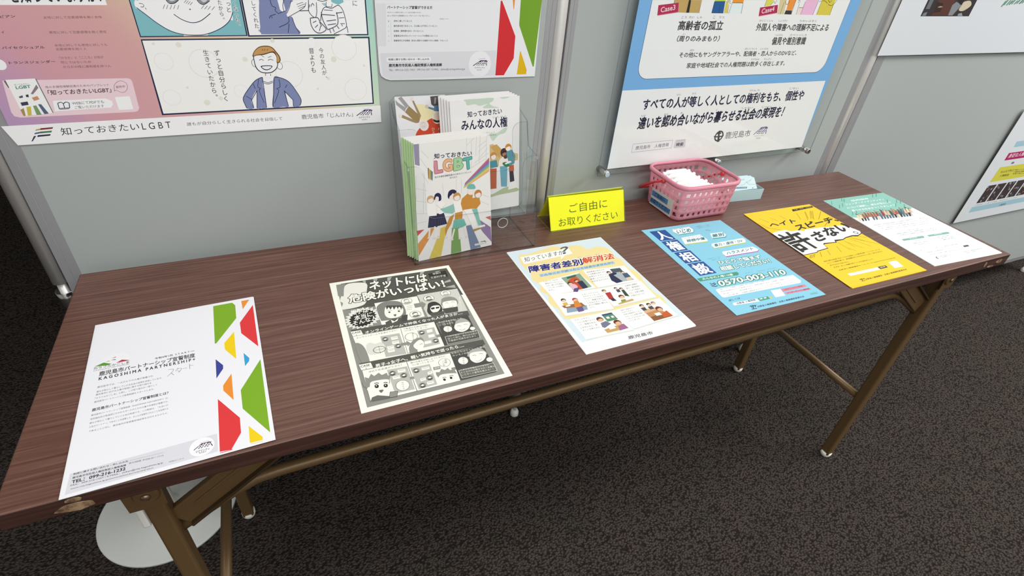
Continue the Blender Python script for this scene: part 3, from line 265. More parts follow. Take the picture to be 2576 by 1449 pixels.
  ('T','4a4f58',2,'全国どこからでも最寄りの法務局・地方法務局につながり相談できます。',.012,[-86.7,-80.5,124.1,-0,1.4,3]),('T','4a4f58',2,'平日午前8時30分から午後5時15分まで。秘密は厳守します。お気軽にご相談ください。',.012,[-87.8,-86.4,169.8,-.9,1.4,2.9]),
  ('T','4a4f58',2,'女性の人権ホットライン',.012,[-86.8,-93.1,23.4,-.3,1.4,2.9]),('T','4a4f58',2,'こどもの人権110番',.012,[-86.4,-99,27.3,-.3,1.4,2.9]),('T','4a4f58',2,'受付時間 平日',.012,[-49.3,-93,27.1,-.4,1.5,2.9]),
  ('T','4a4f58',2,'外国語人権相談ダイヤル',.012,[-50.8,-99.8,49.1,-.7,1.7,3.1]),('T','c8506a',2,'こどもに関する相談は、フリーダイヤル',.012,[5.8,-93.4,78.7,-1.8,1.6,3]),
  ('T','c8506a',2,'0120-007-110 でお受けしています。',.012,[5.6,-98.8,70.5,-1.8,1.4,2.8]),('P','f0f4f4',1,[9.4,-107.9,32.3,-108.8,24.9,-128.4,2.5,-127.3]),
  ('P','d88a9a',2,[31.4,-109.8,89.8,-110.5,89.3,-117.4,29.8,-117.9]),('T','7a2f42',3,'LINEじんけん相談',.012,[36.5,-114.9,44.7,-.3,2,3.9]),('P','d88a9a',2,[30.1,-120.4,90,-122.1,90,-127.5,31,-125.9]),
  ('T','7a2f42',3,'インターネット人権相談',.014,[33.8,-125,53.6,-.6,1.8,3.6]),('T','33455a',1,'詳しくは',.015,[-90.9,-113.4,25.5,.9,1.8,4.7]),
  ('P','f6fafa',1,[-86.8,-118.4,-36.1,-120.4,-35.1,-128.8,-90.2,-125.3,-90.3,-121.9]),('T','44484e',2,'法務省 人権相談',.02,[-83.6,-124.5,43.3,-.4,1.3,4.8]),
  ('P','4f9a7c',1,[-32.5,-120.3,-10.1,-120.8,-10.8,-128.1,-34.6,-128.2]),('T','f6fafa',2,'検 索',.02,[-31.7,-125.1,15.9,.1,1.5,3.5]),('P','d8c850',2,[-5.9,-122,-2.5,-124.2,-8.3,-128.4,-10.3,-126.6]),
  ('P','7ab8b8',1,[76.4,-135.9,93.8,-136.5,92.1,-141.6,75.4,-140.4]),('L','33455a',1,1.6,[-65.1,-135.2,-50.7,-136.3]),('L','33455a',2,1.6,[-56.3,-134,-63.8,-144.1]),
  ('L','33455a',3,1.6,[-67.1,-143.1,-56.1,-144.1]),('L','33455a',3,1.6,[-60.5,-133.9,-63.3,-139.8]),('L','33455a',3,1.6,[-52.9,-135,-56.4,-140.7]),
  ('T','33455a',4,'法務省人権擁護局・全国人権擁護委員連合会',.015,[-53.2,-142.7,110.6,.3,1.8,4.4]),]),
 ('f5','f6f4ee',0.8,[1.3873,.1672,.7016],[.9998,-.022,0],[.022,.9998,0],'f5cd37',[-106.2,145.8,100.3,146.6,105.4,-148.7,-110.8,-151.1],[
  ('P','35332f',1,[30.8,135,98.7,138.2,96.8,130.8,26.2,125.8]),('T','d8b840',2,'人権・啓発・法務省',.01,[33.3,129.4,59.7,3.4,1.8,4.5]),('L','8a6a1e',1,.9,[54.4,117.8,27.1,82]),
  ('L','8a6a1e',2,.9,[56.2,117.4,34.1,87.5]),('L','8a6a1e',3,.9,[70.8,117.7,40.5,85.9]),('L','8a6a1e',4,.9,[73.7,117,44.2,85]),('L','8a6a1e',5,.9,[77.5,116.1,44.8,81.2]),
  ('L','8a6a1e',6,.9,[97.7,109.2,56.8,78.3]),('L','8a6a1e',2,.9,[27.5,116.8,12.8,89.2]),('L','8a6a1e',1,.9,[-56.6,113.6,-48.9,97.3]),('L','8a6a1e',1,.9,[-85.3,117.1,-75.7,97]),
  ('L','8a6a1e',1,.9,[-104.7,100.7,-97.7,85.2]),('L','8a6a1e',2,.9,[-103.8,90.1,-95.6,76.1]),('L','8a6a1e',3,.9,[-102.9,79.7,-74.5,62.3]),('L','8a6a1e',1,.9,[-25.4,116.8,-21.7,97.7]),
  ('L','8a6a1e',7,.9,[97.9,79.1,43.8,49.5]),('L','8a6a1e',8,.9,[98.4,75.3,83.2,68.1]),('L','8a6a1e',1,.9,[-93.8,-39,-105,-47.6]),('L','8a6a1e',2,.9,[-90.7,-39,-103.8,-49.3]),
  ('L','8a6a1e',3,.9,[-85,-38.5,-99.4,-49.1]),('L','8a6a1e',4,.9,[-80.5,-38.2,-94.2,-49]),('L','8a6a1e',1,.9,[-62.9,-35.5,-75.8,-51.1]),('L','8a6a1e',1,.9,[-41.4,-35.2,-50.2,-50.7]),
  ('L','8a6a1e',1,.9,[-5.6,-26.4,-15.3,-48.2]),('L','8a6a1e',1,.9,[33.8,-21.1,50,-48.8]),('L','8a6a1e',1,.9,[15.9,-38.3,22,-53.6]),('L','8a6a1e',2,.9,[32.1,-11.1,33.9,-39.9]),
  ('L','8a6a1e',1,.9,[51.8,-9.7,74.3,-47.5]),('L','8a6a1e',2,.9,[58.2,-8.1,100.6,-44.9]),('L','8a6a1e',3,.9,[61.2,-5.6,81.2,-27.1]),('L','8a6a1e',4,.9,[72.7,-3.7,99.9,-15.7]),
  ('L','8a6a1e',1,.9,[11.6,-15.3,12.7,-46.6]),('L','8a6a1e',1,.9,[93.6,44,101,28.1]),('L','8a6a1e',2,.9,[88.6,41.7,96.2,38.1]),
  ('P','35332f',8,[-108.8,54.5,-88.3,59.2,-65.4,58.4,-56.9,49.5,-37.3,49.5,-24.3,42.9,-17,47.7,1.7,46.4,23.8,45.9,51.9,42.3,80.7,43,98.2,35.8,99.4,26.8,104,18.7,107.2,7.6,103,.2,83.3,-6.4,70.9,-3.2,47.7,-5.4,33.5,-9.8,10.6,-10.3,9.9,-14.8,-22.7,-12.6,-28.8,-14.1,-32,-28.7,-68.2,-32.6,-69.1,-35.4,-109.4,-36.3]),
  ('P','faf9f4',9,[-107.4,54.8,-88.3,59.2,-64.6,59.2,-55.6,50.8,-35.9,50.8,-23.2,43.9,-16.5,49.3,3.1,47.7,25.3,47.3,53.4,43.6,81.9,44.1,98.9,36.3,101,28.1,105.6,20,108.8,8.9,102.7,2,87.9,-2.6,73.1,.5,48.9,-2.5,35.5,-7.1,12.8,-4.5,7,-12.5,-22.9,-8.8,-29.1,-12.5,-33.1,-26.8,-66.5,-30.1,-68.9,-33.3,-108.1,-34.6]),
  ('T','35332f',4,'ヘイト',.03,[-89.4,77,79,3,8.8,16]),('T','35332f',10,'スピーチ、',.035,[-35.5,49.1,135.9,11.1,8,21.9]),('T','35332f',10,'許',.024,[-104.7,-25.8,64.8,8.5,-4.1,70.6]),
  ('T','35332f',11,'さない',.04,[-32,-2.3,130.1,24.9,8.5,33.3]),('C','35332f',12,[92.4,7,5.5,5.5]),('C','faf9f4',13,[92.4,7,3.6,3.6]),
  ('T','5a4a1e',1,'特定の国の出身者であることなどを理由とした差別的言動「ヘイトスピーチ」は',.014,[-87.7,-68.4,167.9,3.9,2.3,3.9]),('T','5a4a1e',2,'人としての尊厳を傷つけ、差別意識を生じさせるものとして決して許されません。',.014,[-86.1,-75.3,165,3.5,2.2,3.9]),
  ('T','5a4a1e',1,'許されるものではありません。',.014,[-86.5,-83,54.1,0,2.2,3.8]),('T','5a4a1e',1,'まずは、正しい知識を持つことから始めましょう。',.014,[-85.3,-91,115.3,1.7,2.2,3.8]),
  ('T','5a4a1e',1,'法務省人権擁護局ホームページ https://www.moj.go.jp/',.014,[-84.4,-101.8,168.2,3.3,2.2,3.7]),('P','f6f6f0',1,[51.8,-105.8,75.5,-105.6,69.5,-126.8,44.6,-126.4]),
  ('P','f6f6f0',1,[-75.4,-114.2,8.8,-113.8,8.2,-121.9,-76.3,-121.8]),('T','8a8a86',2,'ヘイトスピーチ、許さない。',.008,[-71.9,-119.9,41.8,.4,2,3.4]),('P','4a4540',1,[10.9,-113,33.9,-112.9,32,-120.2,9.5,-120.9]),
  ('T','e0d8b0',2,'検索',.015,[12.6,-118.4,15.9,.6,2.6,3.7]),('L','5a4a1e',1,1.2,[-69.2,-136.3,-55.7,-137]),('L','5a4a1e',2,1.2,[-61.1,-134.7,-67,-142]),('L','5a4a1e',3,1.2,[-69.8,-141.8,-60.1,-142.2]),
  ('L','5a4a1e',3,1.2,[-64.6,-135,-67.3,-138.9]),('L','5a4a1e',2,1.2,[-56.6,-135.2,-59.3,-139.1]),('T','5a4a1e',3,'法務省人権擁護局・全国人権擁護委員連合会',.015,[-58.6,-141.8,123,3.1,2.4,4.5]),]),
 ('f6','eef1ef',0.8,[1.6447,.1654,.7014],[.9987,-.0516,0],[.0516,.9987,0],'eef1ef',[-106.7,146.8,103.6,150.1,105.5,-149.8,-111.5,-151.1],[
  ('P','8fc4b6',1,[-106.7,146.8,103.6,150.1,102.7,63.8,54,50.2,-16.5,57.1,-91.6,53.7,-108.9,58.2]),('P','5f9a92',2,[-45,148.5,-41.6,149.1,-60.1,131.3,-59.9,134.3]),
  ('P','5f9a92',3,[-42.4,143.6,-39.1,144.3,-57.5,126.5,-57.4,129.5]),('P','5f9a92',2,[63.3,149,66.8,149.7,46.3,131.4,46.6,134.4]),('P','5f9a92',3,[77.7,150.7,81.3,151.3,60.5,132.9,60.8,136]),
  ('P','5f9a92',2,[-85.4,118.4,-82.2,119,-99.5,102,-99.5,104.9]),('P','5f9a92',3,[-69.6,123.5,-66.3,124.1,-84.1,107,-84,109.8]),('P','5f9a92',2,[-83.1,81.3,-80,81.8,-97,65.7,-97,68.4]),
  ('P','5f9a92',2,[-65.6,85.6,-62.4,86.1,-79.8,69.8,-79.7,72.6]),('P','5f9a92',2,[101.9,109.9,105.4,110.5,84.6,93,85,96]),('P','5f9a92',3,[108.6,104.2,112.1,104.8,91.3,87.4,91.6,90.3]),
  ('P','5f9a92',2,[78.1,93.1,81.6,93.6,61.4,76.6,61.7,79.5]),('P','5f9a92',3,[97.8,84.7,101.3,85.3,80.9,68.4,81.2,71.2]),('P','5f9a92',2,[75.3,115.3,78.8,115.9,58.5,98.4,58.8,101.3]),
  ('P','5f9a92',2,[-89.7,138.2,-86.5,138.8,-104,121.4,-103.9,124.3]),('T','eef1ef',2,'性的指向',.02,[-35.4,126.2,60.2,1.6,6.1,7.3]),('T','eef1ef',4,'ジェンダーアイデンティティ',.014,[-68.4,112.8,134.2,1.4,5.1,8.1]),
  ('T','eef1ef',3,'について理解し、誰もが安心して',.02,[-79.9,96.7,150,1,5,8]),('T','eef1ef',3,'暮らせる社会をつくりましょう',.016,[-80.3,82.7,145.7,.3,4.9,7.8]),('P','d8cdb8',2,[-97.4,51,-91.2,50.3,-101.8,37.6,-106,37.8]),
  ('P','e8d0a8',3,[-87.3,65.2,-82.6,65,-90.9,49.3,-98.6,50.3]),('C','2a2a2e',4,[-83.2,68.3,2.3,3.4]),('C','8a6048',5,[-84,67.3,1.7,2.5]),('P','3a3a40',4,[-89.1,50.3,-82.9,49.6,-93.4,37.2,-97.7,37.4]),
  ('P','e8d0a8',5,[-79.2,64.2,-74.5,63.9,-82.6,48.6,-90.4,49.7]),('C','2a2a2e',6,[-75,67.2,2.3,3.4]),('C','e8c8a8',7,[-75.9,66.2,1.7,2.5]),('P','3a3a40',6,[-79.5,51.5,-73.2,50.9,-85,36.8,-89.3,37]),
  ('P','b05a4a',8,[-68.2,67.3,-63.4,67.1,-73,49.7,-80.9,50.7]),('C','8a5a3a',9,[-63.9,70.4,2.3,3.4]),('C','e8c8a8',10,[-64.8,69.4,1.7,2.5]),('P','5a6a78',9,[-71,51,-64.7,50.4,-76.5,36.4,-80.8,36.6]),
  ('P','8a5a3a',10,[-59.7,66.7,-54.9,66.5,-64.5,49.2,-72.4,50.2]),('C','8a5a3a',11,[-55.4,69.8,2.3,3.4]),('C','8a6048',12,[-56.3,68.8,1.7,2.5]),
  ('P','f2f0ea',11,[-61.6,51.8,-55.2,51.2,-68.1,36,-72.4,36.2]),('P','b05a4a',13,[-49.1,69.1,-44.2,68.9,-55.1,50,-63.1,51]),('C','3a2a26',14,[-44.7,72.2,2.3,3.4]),
  ('C','e8c8a8',15,[-45.6,71.2,1.7,2.5]),('P','5a6a78',14,[-53,51.5,-46.5,50.9,-59.5,35.6,-63.9,35.8]),('P','b05a4a',16,[-40.3,68.8,-35.4,68.5,-46.4,49.7,-54.4,50.6]),
  ('C','8a5a3a',17,[-35.9,71.9,2.3,3.4]),('C','e8c8a8',18,[-36.8,70.9,1.7,2.5]),('P','5a6a78',15,[-46.2,48.5,-39.9,47.8,-51,35.2,-55.3,35.4]),
  ('P','b05a4a',17,[-35.8,62.5,-30.9,62.2,-39.6,46.7,-47.6,47.8]),('C','3a2a26',18,[-31.4,65.5,2.3,3.4]),('C','8a6048',19,[-32.3,64.5,1.7,2.5]),
  ('P','d8cdb8',18,[-35.6,50.8,-29.1,50.2,-42.4,34.8,-46.8,35]),('P','8a5a3a',20,[-22.5,68.2,-17.6,68,-29,49,-37.1,49.9]),('C','8a5a3a',21,[-18.1,71.3,2.3,3.4]),('C','e8c8a8',22,[-19,70.3,1.7,2.5]),
  ('P','5a6a78',19,[-28.8,47.7,-22.5,47,-33.8,34.4,-38.2,34.6]),('P','5a7a8a',21,[-18.1,61.8,-13.2,61.6,-22.2,46,-30.2,47.1]),('C','3a2a26',22,[-13.6,64.9,2.3,3.4]),
  ('C','e8c8a8',23,[-14.6,63.9,1.7,2.5]),('P','5a6a78',22,[-17.8,50.4,-11.2,49.8,-25.1,34,-29.5,34.2]),('P','a03a3a',24,[-4.1,68.4,.9,68.2,-11.2,48.6,-19.3,49.5]),('C','3a2a26',25,[.4,71.5,2.3,3.4]),
  ('C','8a6048',26,[-.5,70.5,1.7,2.5]),('P','5a6a78',25,[-9.1,49.9,-2.5,49.3,-16.5,33.6,-20.9,33.7]),('P','e0b8a0',26,[4.6,67.7,9.6,67.5,-2.5,48,-10.6,49]),('C','8a5a3a',27,[9.2,70.8,2.3,3.4]),
  ('C','e8c8a8',28,[8.2,69.8,1.7,2.5]),('P','5a6a78',26,[-1.8,47.5,4.7,46.8,-7.7,33.1,-12.2,33.3]),('P','e0b8a0',27,[10.2,62.9,15.2,62.6,4.9,45.7,-3.2,46.8]),('C','2a2a2e',28,[14.8,66,2.3,3.4]),
  ('C','e8c8a8',29,[13.8,65,1.7,2.5]),('P','5a6a78',28,[7.2,47.3,13.7,46.6,1,32.7,-3.4,32.9]),('P','3f5a5a',30,[19.5,62.9,24.4,62.6,13.9,45.5,5.7,46.5]),('C','c89a5a',31,[24,66,2.3,3.4]),
  ('C','8a6048',32,[23.1,64.9,1.7,2.5]),('P','3a3a40',31,[17.2,48.3,23.8,47.7,9.8,32.3,5.3,32.5]),('P','c8745a',33,[31,65.8,36,65.5,23.9,46.5,15.7,47.5]),('C','3a2a26',34,[35.7,68.9,2.3,3.4]),
  ('C','e8c8a8',35,[34.7,67.9,1.7,2.5]),('P','d8cdb8',34,[25,46.5,31.6,45.8,18.6,31.9,14.1,32.1]),('P','b05a4a',35,[37.6,62.2,42.6,62,31.8,44.7,23.6,45.8]),('C','c89a5a',36,[42.3,65.3,2.3,3.4]),
  ('C','e8c8a8',37,[41.3,64.3,1.7,2.5]),('P','3a3a40',36,[33,44.9,39.5,44.1,27.5,31.5,23,31.7]),('P','3f5a5a',37,[44.5,59,49.5,58.7,39.8,43.1,31.6,44.2]),('C','2a2a2e',38,[49.1,62.1,2.3,3.4]),
  ('C','8a6048',39,[48.1,61,1.7,2.5]),('P','5a6a78',38,[44.5,47.5,51.2,46.9,36.4,31,31.9,31.2]),('P','5a7a8a',40,[59.1,65.6,64.2,65.4,51.2,45.7,42.8,46.7]),('C','8a5a3a',41,[63.9,68.8,2.3,3.4]),
  ('C','e8c8a8',42,[62.8,67.7,1.7,2.5]),('P','5a6a78',39,[51.7,44.9,58.3,44.2,45.3,30.6,40.8,30.8]),('P','e0b8a0',41,[64.2,60.1,69.3,59.9,58.5,43.1,50.2,44.2]),('C','8a5a3a',42,[69,63.2,2.3,3.4]),
  ('C','e8c8a8',43,[68,62.2,1.7,2.5]),('P','3a3a40',42,[62.6,46.7,69.3,46.1,54.3,30.2,49.7,30.4]),('P','e8d0a8',44,[77.5,64.8,82.6,64.6,69.4,44.9,60.9,45.8]),('C','8a5a3a',45,[82.3,68,2.3,3.4]),
  ('C','8a6048',46,[81.3,66.9,1.7,2.5]),('P','f2f0ea',43,[69.6,43.8,76.2,43.1,63.3,29.8,58.7,30]),('P','e0b8a0',45,[82.1,58.7,87.2,58.4,76.4,42,68.1,43.1]),('C','3a2a26',46,[86.9,61.8,2.3,3.4]),
  ('C','e8c8a8',47,[85.9,60.8,1.7,2.5]),('T','6a6e70',1,'性的指向・性自認を理由とする偏見や差別をなくし、誰もが',.012,[-89.6,13.8,169.7,.9,2.2,3.6]),
  ('T','6a6e70',1,'自分らしく生きられる社会の実現に向けて、わたしたち一人ひとりが',.012,[-83.1,6.8,163.4,0,2.2,3.5]),('T','6a6e70',1,'正しい知識を身につけ、互いの個性や違いを認め合うことが大切です。',.012,[-82.2,-1.7,153.5,.8,2.2,3.5]),
  ('T','6a6e70',1,'身近なところからできることを考えてみませんか。',.012,[-80,-9,147.7,.6,2.2,3.5]),('T','6a6e70',1,'ひとりで悩まず、まずはご相談ください',.012,[-35.6,-23.3,57.8,-.6,2.4,3.4]),
  ('T','6a6e70',1,'相談は無料です。秘密は固く守ります。',.012,[-69.3,-30.2,123.3,.1,2.2,3.4]),('T','6a6e70',1,'対面または電話でご相談いただけます。',.012,[-66.5,-36.8,121.5,-.2,2.2,3.3]),
  ('L','c2c8c6',1,.5,[-79.8,-50.3,-83.3,-87.7,73,-86.9,73.9,-51.7]),('P','7fae9f',2,[-80.8,-50.1,-13.7,-49.8,-12.4,-53.6,-17.7,-57.6,-81.8,-56.6]),
  ('P','7fae9f',2,[.5,-50.6,68.3,-50.1,71.1,-53.7,65.7,-57.5,.2,-56.4]),('T','eef1ef',3,'電話相談',.012,[-60,-54.8,25.2,.4,2.2,3.6]),('T','eef1ef',3,'面接相談',.012,[21.1,-54.2,26.4,.4,2.1,3.4]),
  ('T','6a6e70',2,'平日 9時〜17時',.012,[-59.5,-65.8,15.4,.5,2.3,2.9]),('T','6a6e70',2,'099-216-1232',.012,[-70.8,-72.6,42.9,.9,2.2,2.8]),('T','6a6e70',2,'（祝日を除く）',.012,[-63.6,-78.2,24.1,-.3,2.2,2.8]),
  ('T','6a6e70',2,'第2・第4水曜日',.012,[16.1,-65.3,42.5,.9,2.5,2.9]),('T','6a6e70',2,'午後1時〜5時',.012,[14.5,-70.1,44.3,-1.4,2.5,2.9]),('T','6a6e70',2,'要予約',.012,[18,-76.8,39.5,.7,2.5,2.9]),
  ('T','6a6e70',1,'詳しくはホームページをご覧ください。人権に関する情報を掲載しています。',.01,[-83.6,-98.9,139.7,.4,1.8,2.5]),('T','6a6e70',1,'法務省　人権相談　　インターネット',.01,[-79.9,-108.6,113.8,.2,1.8,2.4]),
  ('T','6a6e70',1,'みんなの人権110番　0570-003-110',.01,[-79.5,-117.2,97.1,1.1,1.8,2.4]),('T','6a6e70',1,'法務局・人権擁護委員連合会',.01,[11,-127.5,65.2,1,2,2.4]),
  ('T','6a6e70',1,'全国の法務局',.01,[14.2,-132.1,33.5,.5,2,2.4]),('P','5a5e5e',1,[41.4,-105.8,58.3,-105.7,54.7,-111.6,38,-111.7]),('S','55585a',1,2.2,[-71.5,-125.3,-76.1,-130.4,-72.5,-131.3]),
  ('T','6a6e70',1,'東京法務局',.01,[-61.6,-127.7,21,.3,2.3,2.6]),('T','6a6e70',1,'人権擁護部',.012,[-63.1,-131.3,18.4,.3,2,2.3]),]),
 ('lgbt','eeefec',0.9,[-.0078,.4745,.9074],[1,0,0],[0,0,1],'d9a4a6',[0,0,512.7,6,512.7,706,0,700],[
  ('P','eef0ee',1,[-8.5,28,513.6,30.5,513.2,1.7,.1,.1]),('P','eef0ee',1,[38.9,178.9,162.2,180.6,162.2,240.6,38.9,238.9]),('T','33363c',2,'を知っていますか？',.02,[60.2,181.7,98.8,2.3,3.3,18.9]),
  ('T','3a3438',1,'ビアン',.015,[43,164.1,15.9,.8,.6,3.1]),('T','3a3438',1,'イ',.015,[37.6,145.8,2.9,.3,.6,3]),('T','3a3438',1,'バイセクシュアル',.015,[31.3,127.4,44.9,.3,.5,3.2]),
  ('T','3a3438',1,'トランスジェンダー',.015,[31.5,108.8,50,.8,.5,3.4]),('T','6a5058',1,'女性に対して恋愛感情を抱く女性',.008,[87.7,163.5,64,1.2,.4,3.1]),('T','6a5058',1,'男性に対して恋愛感情を抱く男性',.008,[87.5,145.7,63.7,.7,.4,3.2]),
  ('T','6a5058',1,'女性に対しても男性に対しても',.008,[88,130,59,.2,.3,3]),('T','6a5058',1,'恋愛感情を抱く人',.008,[87.7,125.1,34.4,.3,.3,3]),('T','6a5058',1,'「からだ」と「こころ」の性が',.008,[87.9,113.9,49.9,.2,.3,3.4]),
  ('T','6a5058',1,'同じではないため',.008,[87.5,108.3,34.1,.1,.3,3.1]),('T','6a5058',1,'からだの性に違和感を持つ人',.008,[87.9,102.3,54.9,.1,.4,3.4]),('C','eef0ee',1,[21.1,108.6,7,7]),
  ('P','e6ccd2',1,[16.1,88.3,157.7,87.2,161.3,85.6,162.3,82,160.1,44.5,157.1,40.3,152.6,39.2,17.7,38.7,11.2,40.9,9.9,47]),('P','eef0ec',2,[19.7,89.2,52,90,55.3,43,21.8,40.6]),
  ('P','5c6064',3,[17.6,87.6,19.5,88.6,20.2,78.9,19,78.9]),('P','74787c',3,[52,90,53.3,89.5,56.4,43.2,55.3,43]),('T','5a7a72',3,'知っておきたい',.012,[26.5,81.5,16.5,.9,.3,2]),
  ('T','5a8f84',4,'LGBT',.03,[26.9,76.9,16.2,1.1,.4,3.7]),('P','a88a58',3,[21.1,49.4,25.5,51.4,24,40.9,21.5,40.6]),('P','c9b84a',3,[29,52.8,34.1,53.3,30.8,41,26.4,40.8]),
  ('P','7a9a6a',3,[36.7,53.9,40.6,54.4,42.2,41.4,36.5,41.3]),('P','51657e',3,[43,55.8,46.6,55.7,50.7,42.5,45.5,42]),('P','c8906a',3,[39.5,65,46.3,66.9,47.2,62.4,40.4,60.5]),
  ('P','3a4058',3,[24.6,59,32.9,60.1,32.7,55.6,24.8,54.5]),('P','4c5a6a',3,[25.8,67,30.6,68.6,30,65.4,26.2,64.8]),('P','3a3a44',3,[34,68.9,37.3,69.5,36.5,65.8,33.8,66]),
  ('P','8a7a88',5,[40.2,70.1,50.6,82.1,51.4,77.7,42.3,69.3]),('T','4a3a40',2,'性の多様性理解促進のためのパンフレット',.008,[59.1,76.6,73.8,.8,.4,3.2]),('T','3a3036',2,'「知っておきたいLGBT」',.014,[58.8,67.4,73.9,.9,1.4,6.8]),
  ('S','8a6a72',2,.5,[137.2,69.9,138.9,77.5,144.4,82.6,150,83.5,154.3,80,153.8,73.9,149.6,68.6,144,68.1,139.6,71.1,136.5,69.6]),('T','4a3a40',3,'配布中',.008,[140.4,73.6,10.9,.7,.4,3.5]),
  ('P','f3f0f0',2,[61.1,59.8,123,60.2,129.8,56.3,129.7,51.6,125.6,47,58.5,45.1]),('S','3a4460',3,1,[65.5,56.2,69.7,57.3,71.7,55.2]),('S','3a4460',4,1,[71.7,55.2,75.4,57.3,78.7,55.9]),
  ('L','3a4460',5,1,[65.5,56.2,64.8,48.6,71.3,49.1]),('L','3a4460',6,1,[78.7,55.9,77,49.2,71.3,49.1]),('L','3a4460',7,.9,[71.7,55.2,71.2,48.6]),('L','3a4460',8,.6,[65,47.4,70.8,47.7,76.1,48]),
  ('T','4a4850',3,'WEBにてPDFでも',.012,[81.6,53.2,38,.5,.4,4.1]),('T','4a4850',3,'ご覧いただけます',.01,[82.9,47.4,34.9,.4,.4,4]),('P','f3efef',2,[134.7,61.5,153,62,152.4,43.2,134.5,43.1]),
  ('P','8a3038',2,[34.2,22.7,48.9,23.3,47.3,20.9,32.6,20.1]),('P','4a7a52',2,[32,17.9,45.9,18.4,44.3,15.9,30.3,15.3]),('P','2e2a4a',2,[27.5,13,42.7,13.6,41.2,11.3,25.8,10.5]),
  ('P','a8a060',3,[28.2,21.2,34.1,22.4,32.9,20.2,26.8,19.4]),('P','4a5a86',3,[25.5,16.6,31.9,17.6,30.1,15.3,24,14.5]),('P','3a3a44',2,[22.6,12,25.4,12.2,18.6,4.6,17.2,4.7]),
  ('T','2c2e36',2,'知っておきたい',.002,[54.6,10.5,96.8,1.5,1.6,11.2]),('T','2c2e36',2,'L G B T',.002,[155.4,12.2,38,.3,.7,10]),('T','55555c',2,'誰もが自分らしく生きられる社会を目指して',.012,[214.8,14.1,137.7,.7,.8,5.6]),
  ('T','44444a',2,'鹿児島市「じんけん」',.002,[383,14.3,82.7,-0,-.2,7.9]),('L','3c2a52',2,1.2758,[471.9,15.2,486.3,24.4,497,24.2,497.4,14.7]),('P','3c2a52',3,[477.7,16,480,16,489.1,24.4,486.8,24.4]),
  ('P','3c2a52',4,[481.4,15.5,483.2,15.4,491.8,23.8,490,23.9]),('P','3c2a52',5,[485.8,15.9,488.1,15.8,497.3,24.2,495,24.3]),('P','3c2a52',6,[489.6,15.3,491.3,15.3,500,23.7,498.2,23.7]),
  ('L','eeefec',7,.893059,[478.5,17.9,495.5,17.4]),('L','eeefec',7,.893059,[480.7,20.9,497.6,20.4]),('T','44404a',2,'マグマシティ',.015,[475.1,9.9,19.1,.4,-.1,3.4]),
  ('T','44404a',2,'鹿児島市',.008,[480.4,6.9,8.8,0,-.2,1.9]),('S','a8a8ac',2,.5,[484.3,26.2,489.9,26.1,494.6,27.1]),('P','1f2a4a',1,[188.7,141,325.6,142.2,325.6,472.2,188.7,471]),
  ('P','7eb8bf',2,[190,142.4,323.9,143.4,323.9,468.4,190,467.4]),
  ('B','f1f2ef',3,[193.8,180,196.7,176,203.8,169.4,214.1,159.1,227.5,149.3,243.9,144.3,264.6,143.8,279.5,147.2,295.3,154.4,306.1,163.2,311.3,172.5,311.3,262.5,271.3,362.1,217.4,341.5,202.4,200.5]),
  ('P','f1f2ef',4,[243.4,145,273.7,146.4,273.6,143.2,242.3,142.5]),
  ('S','1f2a4a',5,.9,[193.9,179.3,203.8,169.4,214.1,159.1,227.5,149.3,243.9,144.3,264.6,143.8,279.5,147.2,295.3,154.4,306.1,163.2,312.4,173.9]),
  ('S','1f2a4a',6,.9,[237.2,170.4,246,163.5,257.3,159.8,269,162.5,283,171.9]),('B','f1f2ef',6,[196.2,187.3,204.9,182.1,204.8,177.5,200.8,177,193.9,179.3]),
  ('T','33363e',7,'つ、',.002,[198.2,179.1,7.9,-3.6,1.6,5.6]),('L','4a4a55',6,.5,[226.1,177.1,229.4,182.3]),('L','4a4a55',6,.5,[230,176.9,233.2,182.1]),('L','4a4a55',6,.5,[234.3,176.5,237.5,181.7]),
  ('L','4a4a55',6,.5,[238.7,177,241.9,182.2]),('L','4a4a55',6,.5,[243.2,176.6,246.4,181.8]),('L','4a4a55',6,.5,[272.9,177.7,277.5,182.2]),('L','4a4a55',7,.5,[276.9,177.2,281.5,181.7]),
  ('L','4a4a55',8,.5,[280.9,176.7,285.5,181.2]),('L','4a4a55',9,.5,[285.8,176.2,290.4,180.7]),('L','4a4a55',4,.5,[253.3,184.9,257.2,188.5]),('L','4a4a55',5,.5,[255.4,184,259.2,187.6]),
  ('L','4a4a55',6,.5,[257.6,183,261.4,186.6]),('L','4a4a55',7,.5,[260.1,182.2,263.9,185.8]),('B','8a8a90',4,[232.7,192,233,188,236.5,184,242.7,184.8,248.5,192.3]),
  ('B','c9cbd0',5,[235.8,191.4,237.2,186.7,242.7,187.5,245.3,191.5]),('B','8a8a90',4,[270.7,192.7,273,185.3,278,183.3,286.3,189.6,287.1,193]),('B','c9cbd0',5,[273.8,191.4,277.3,186,282.7,188.9]),
  ('S','1f2a4a',6,.9,[232,189.3,235.2,184,241.9,184.4,248.1,188.9]),('S','1f2a4a',6,.9,[269.9,189.3,272.8,184.6,278,183.3,286,188.2]),('C','4a4a55',6,[258.7,176.8,.9,.9]),
  ('E','2c3038',4,'た',.002,[294.7,183.5,6.5,6.9]),('E','2c3038',6,'か',.002,[294.4,176.3,6.5,6.9]),('E','2c3038',7,'ら',.002,[294,169,6.5,6.9]),('E','2c3038',8,'。',.002,[297.7,165.1,6.5,6.9]),
  ('E','2c3038',4,'っ',.002,[305.1,182.2,7.3,7.7]),('E','2c3038',6,'と',.002,[304,174.1,7.3,7.7]),('E','f1f2ef',3,'く',.06,[313.5,182.9,6.8,7.1]),('E','2c3038',4,'く',.004,[313.5,182.9,6.8,7.1]),
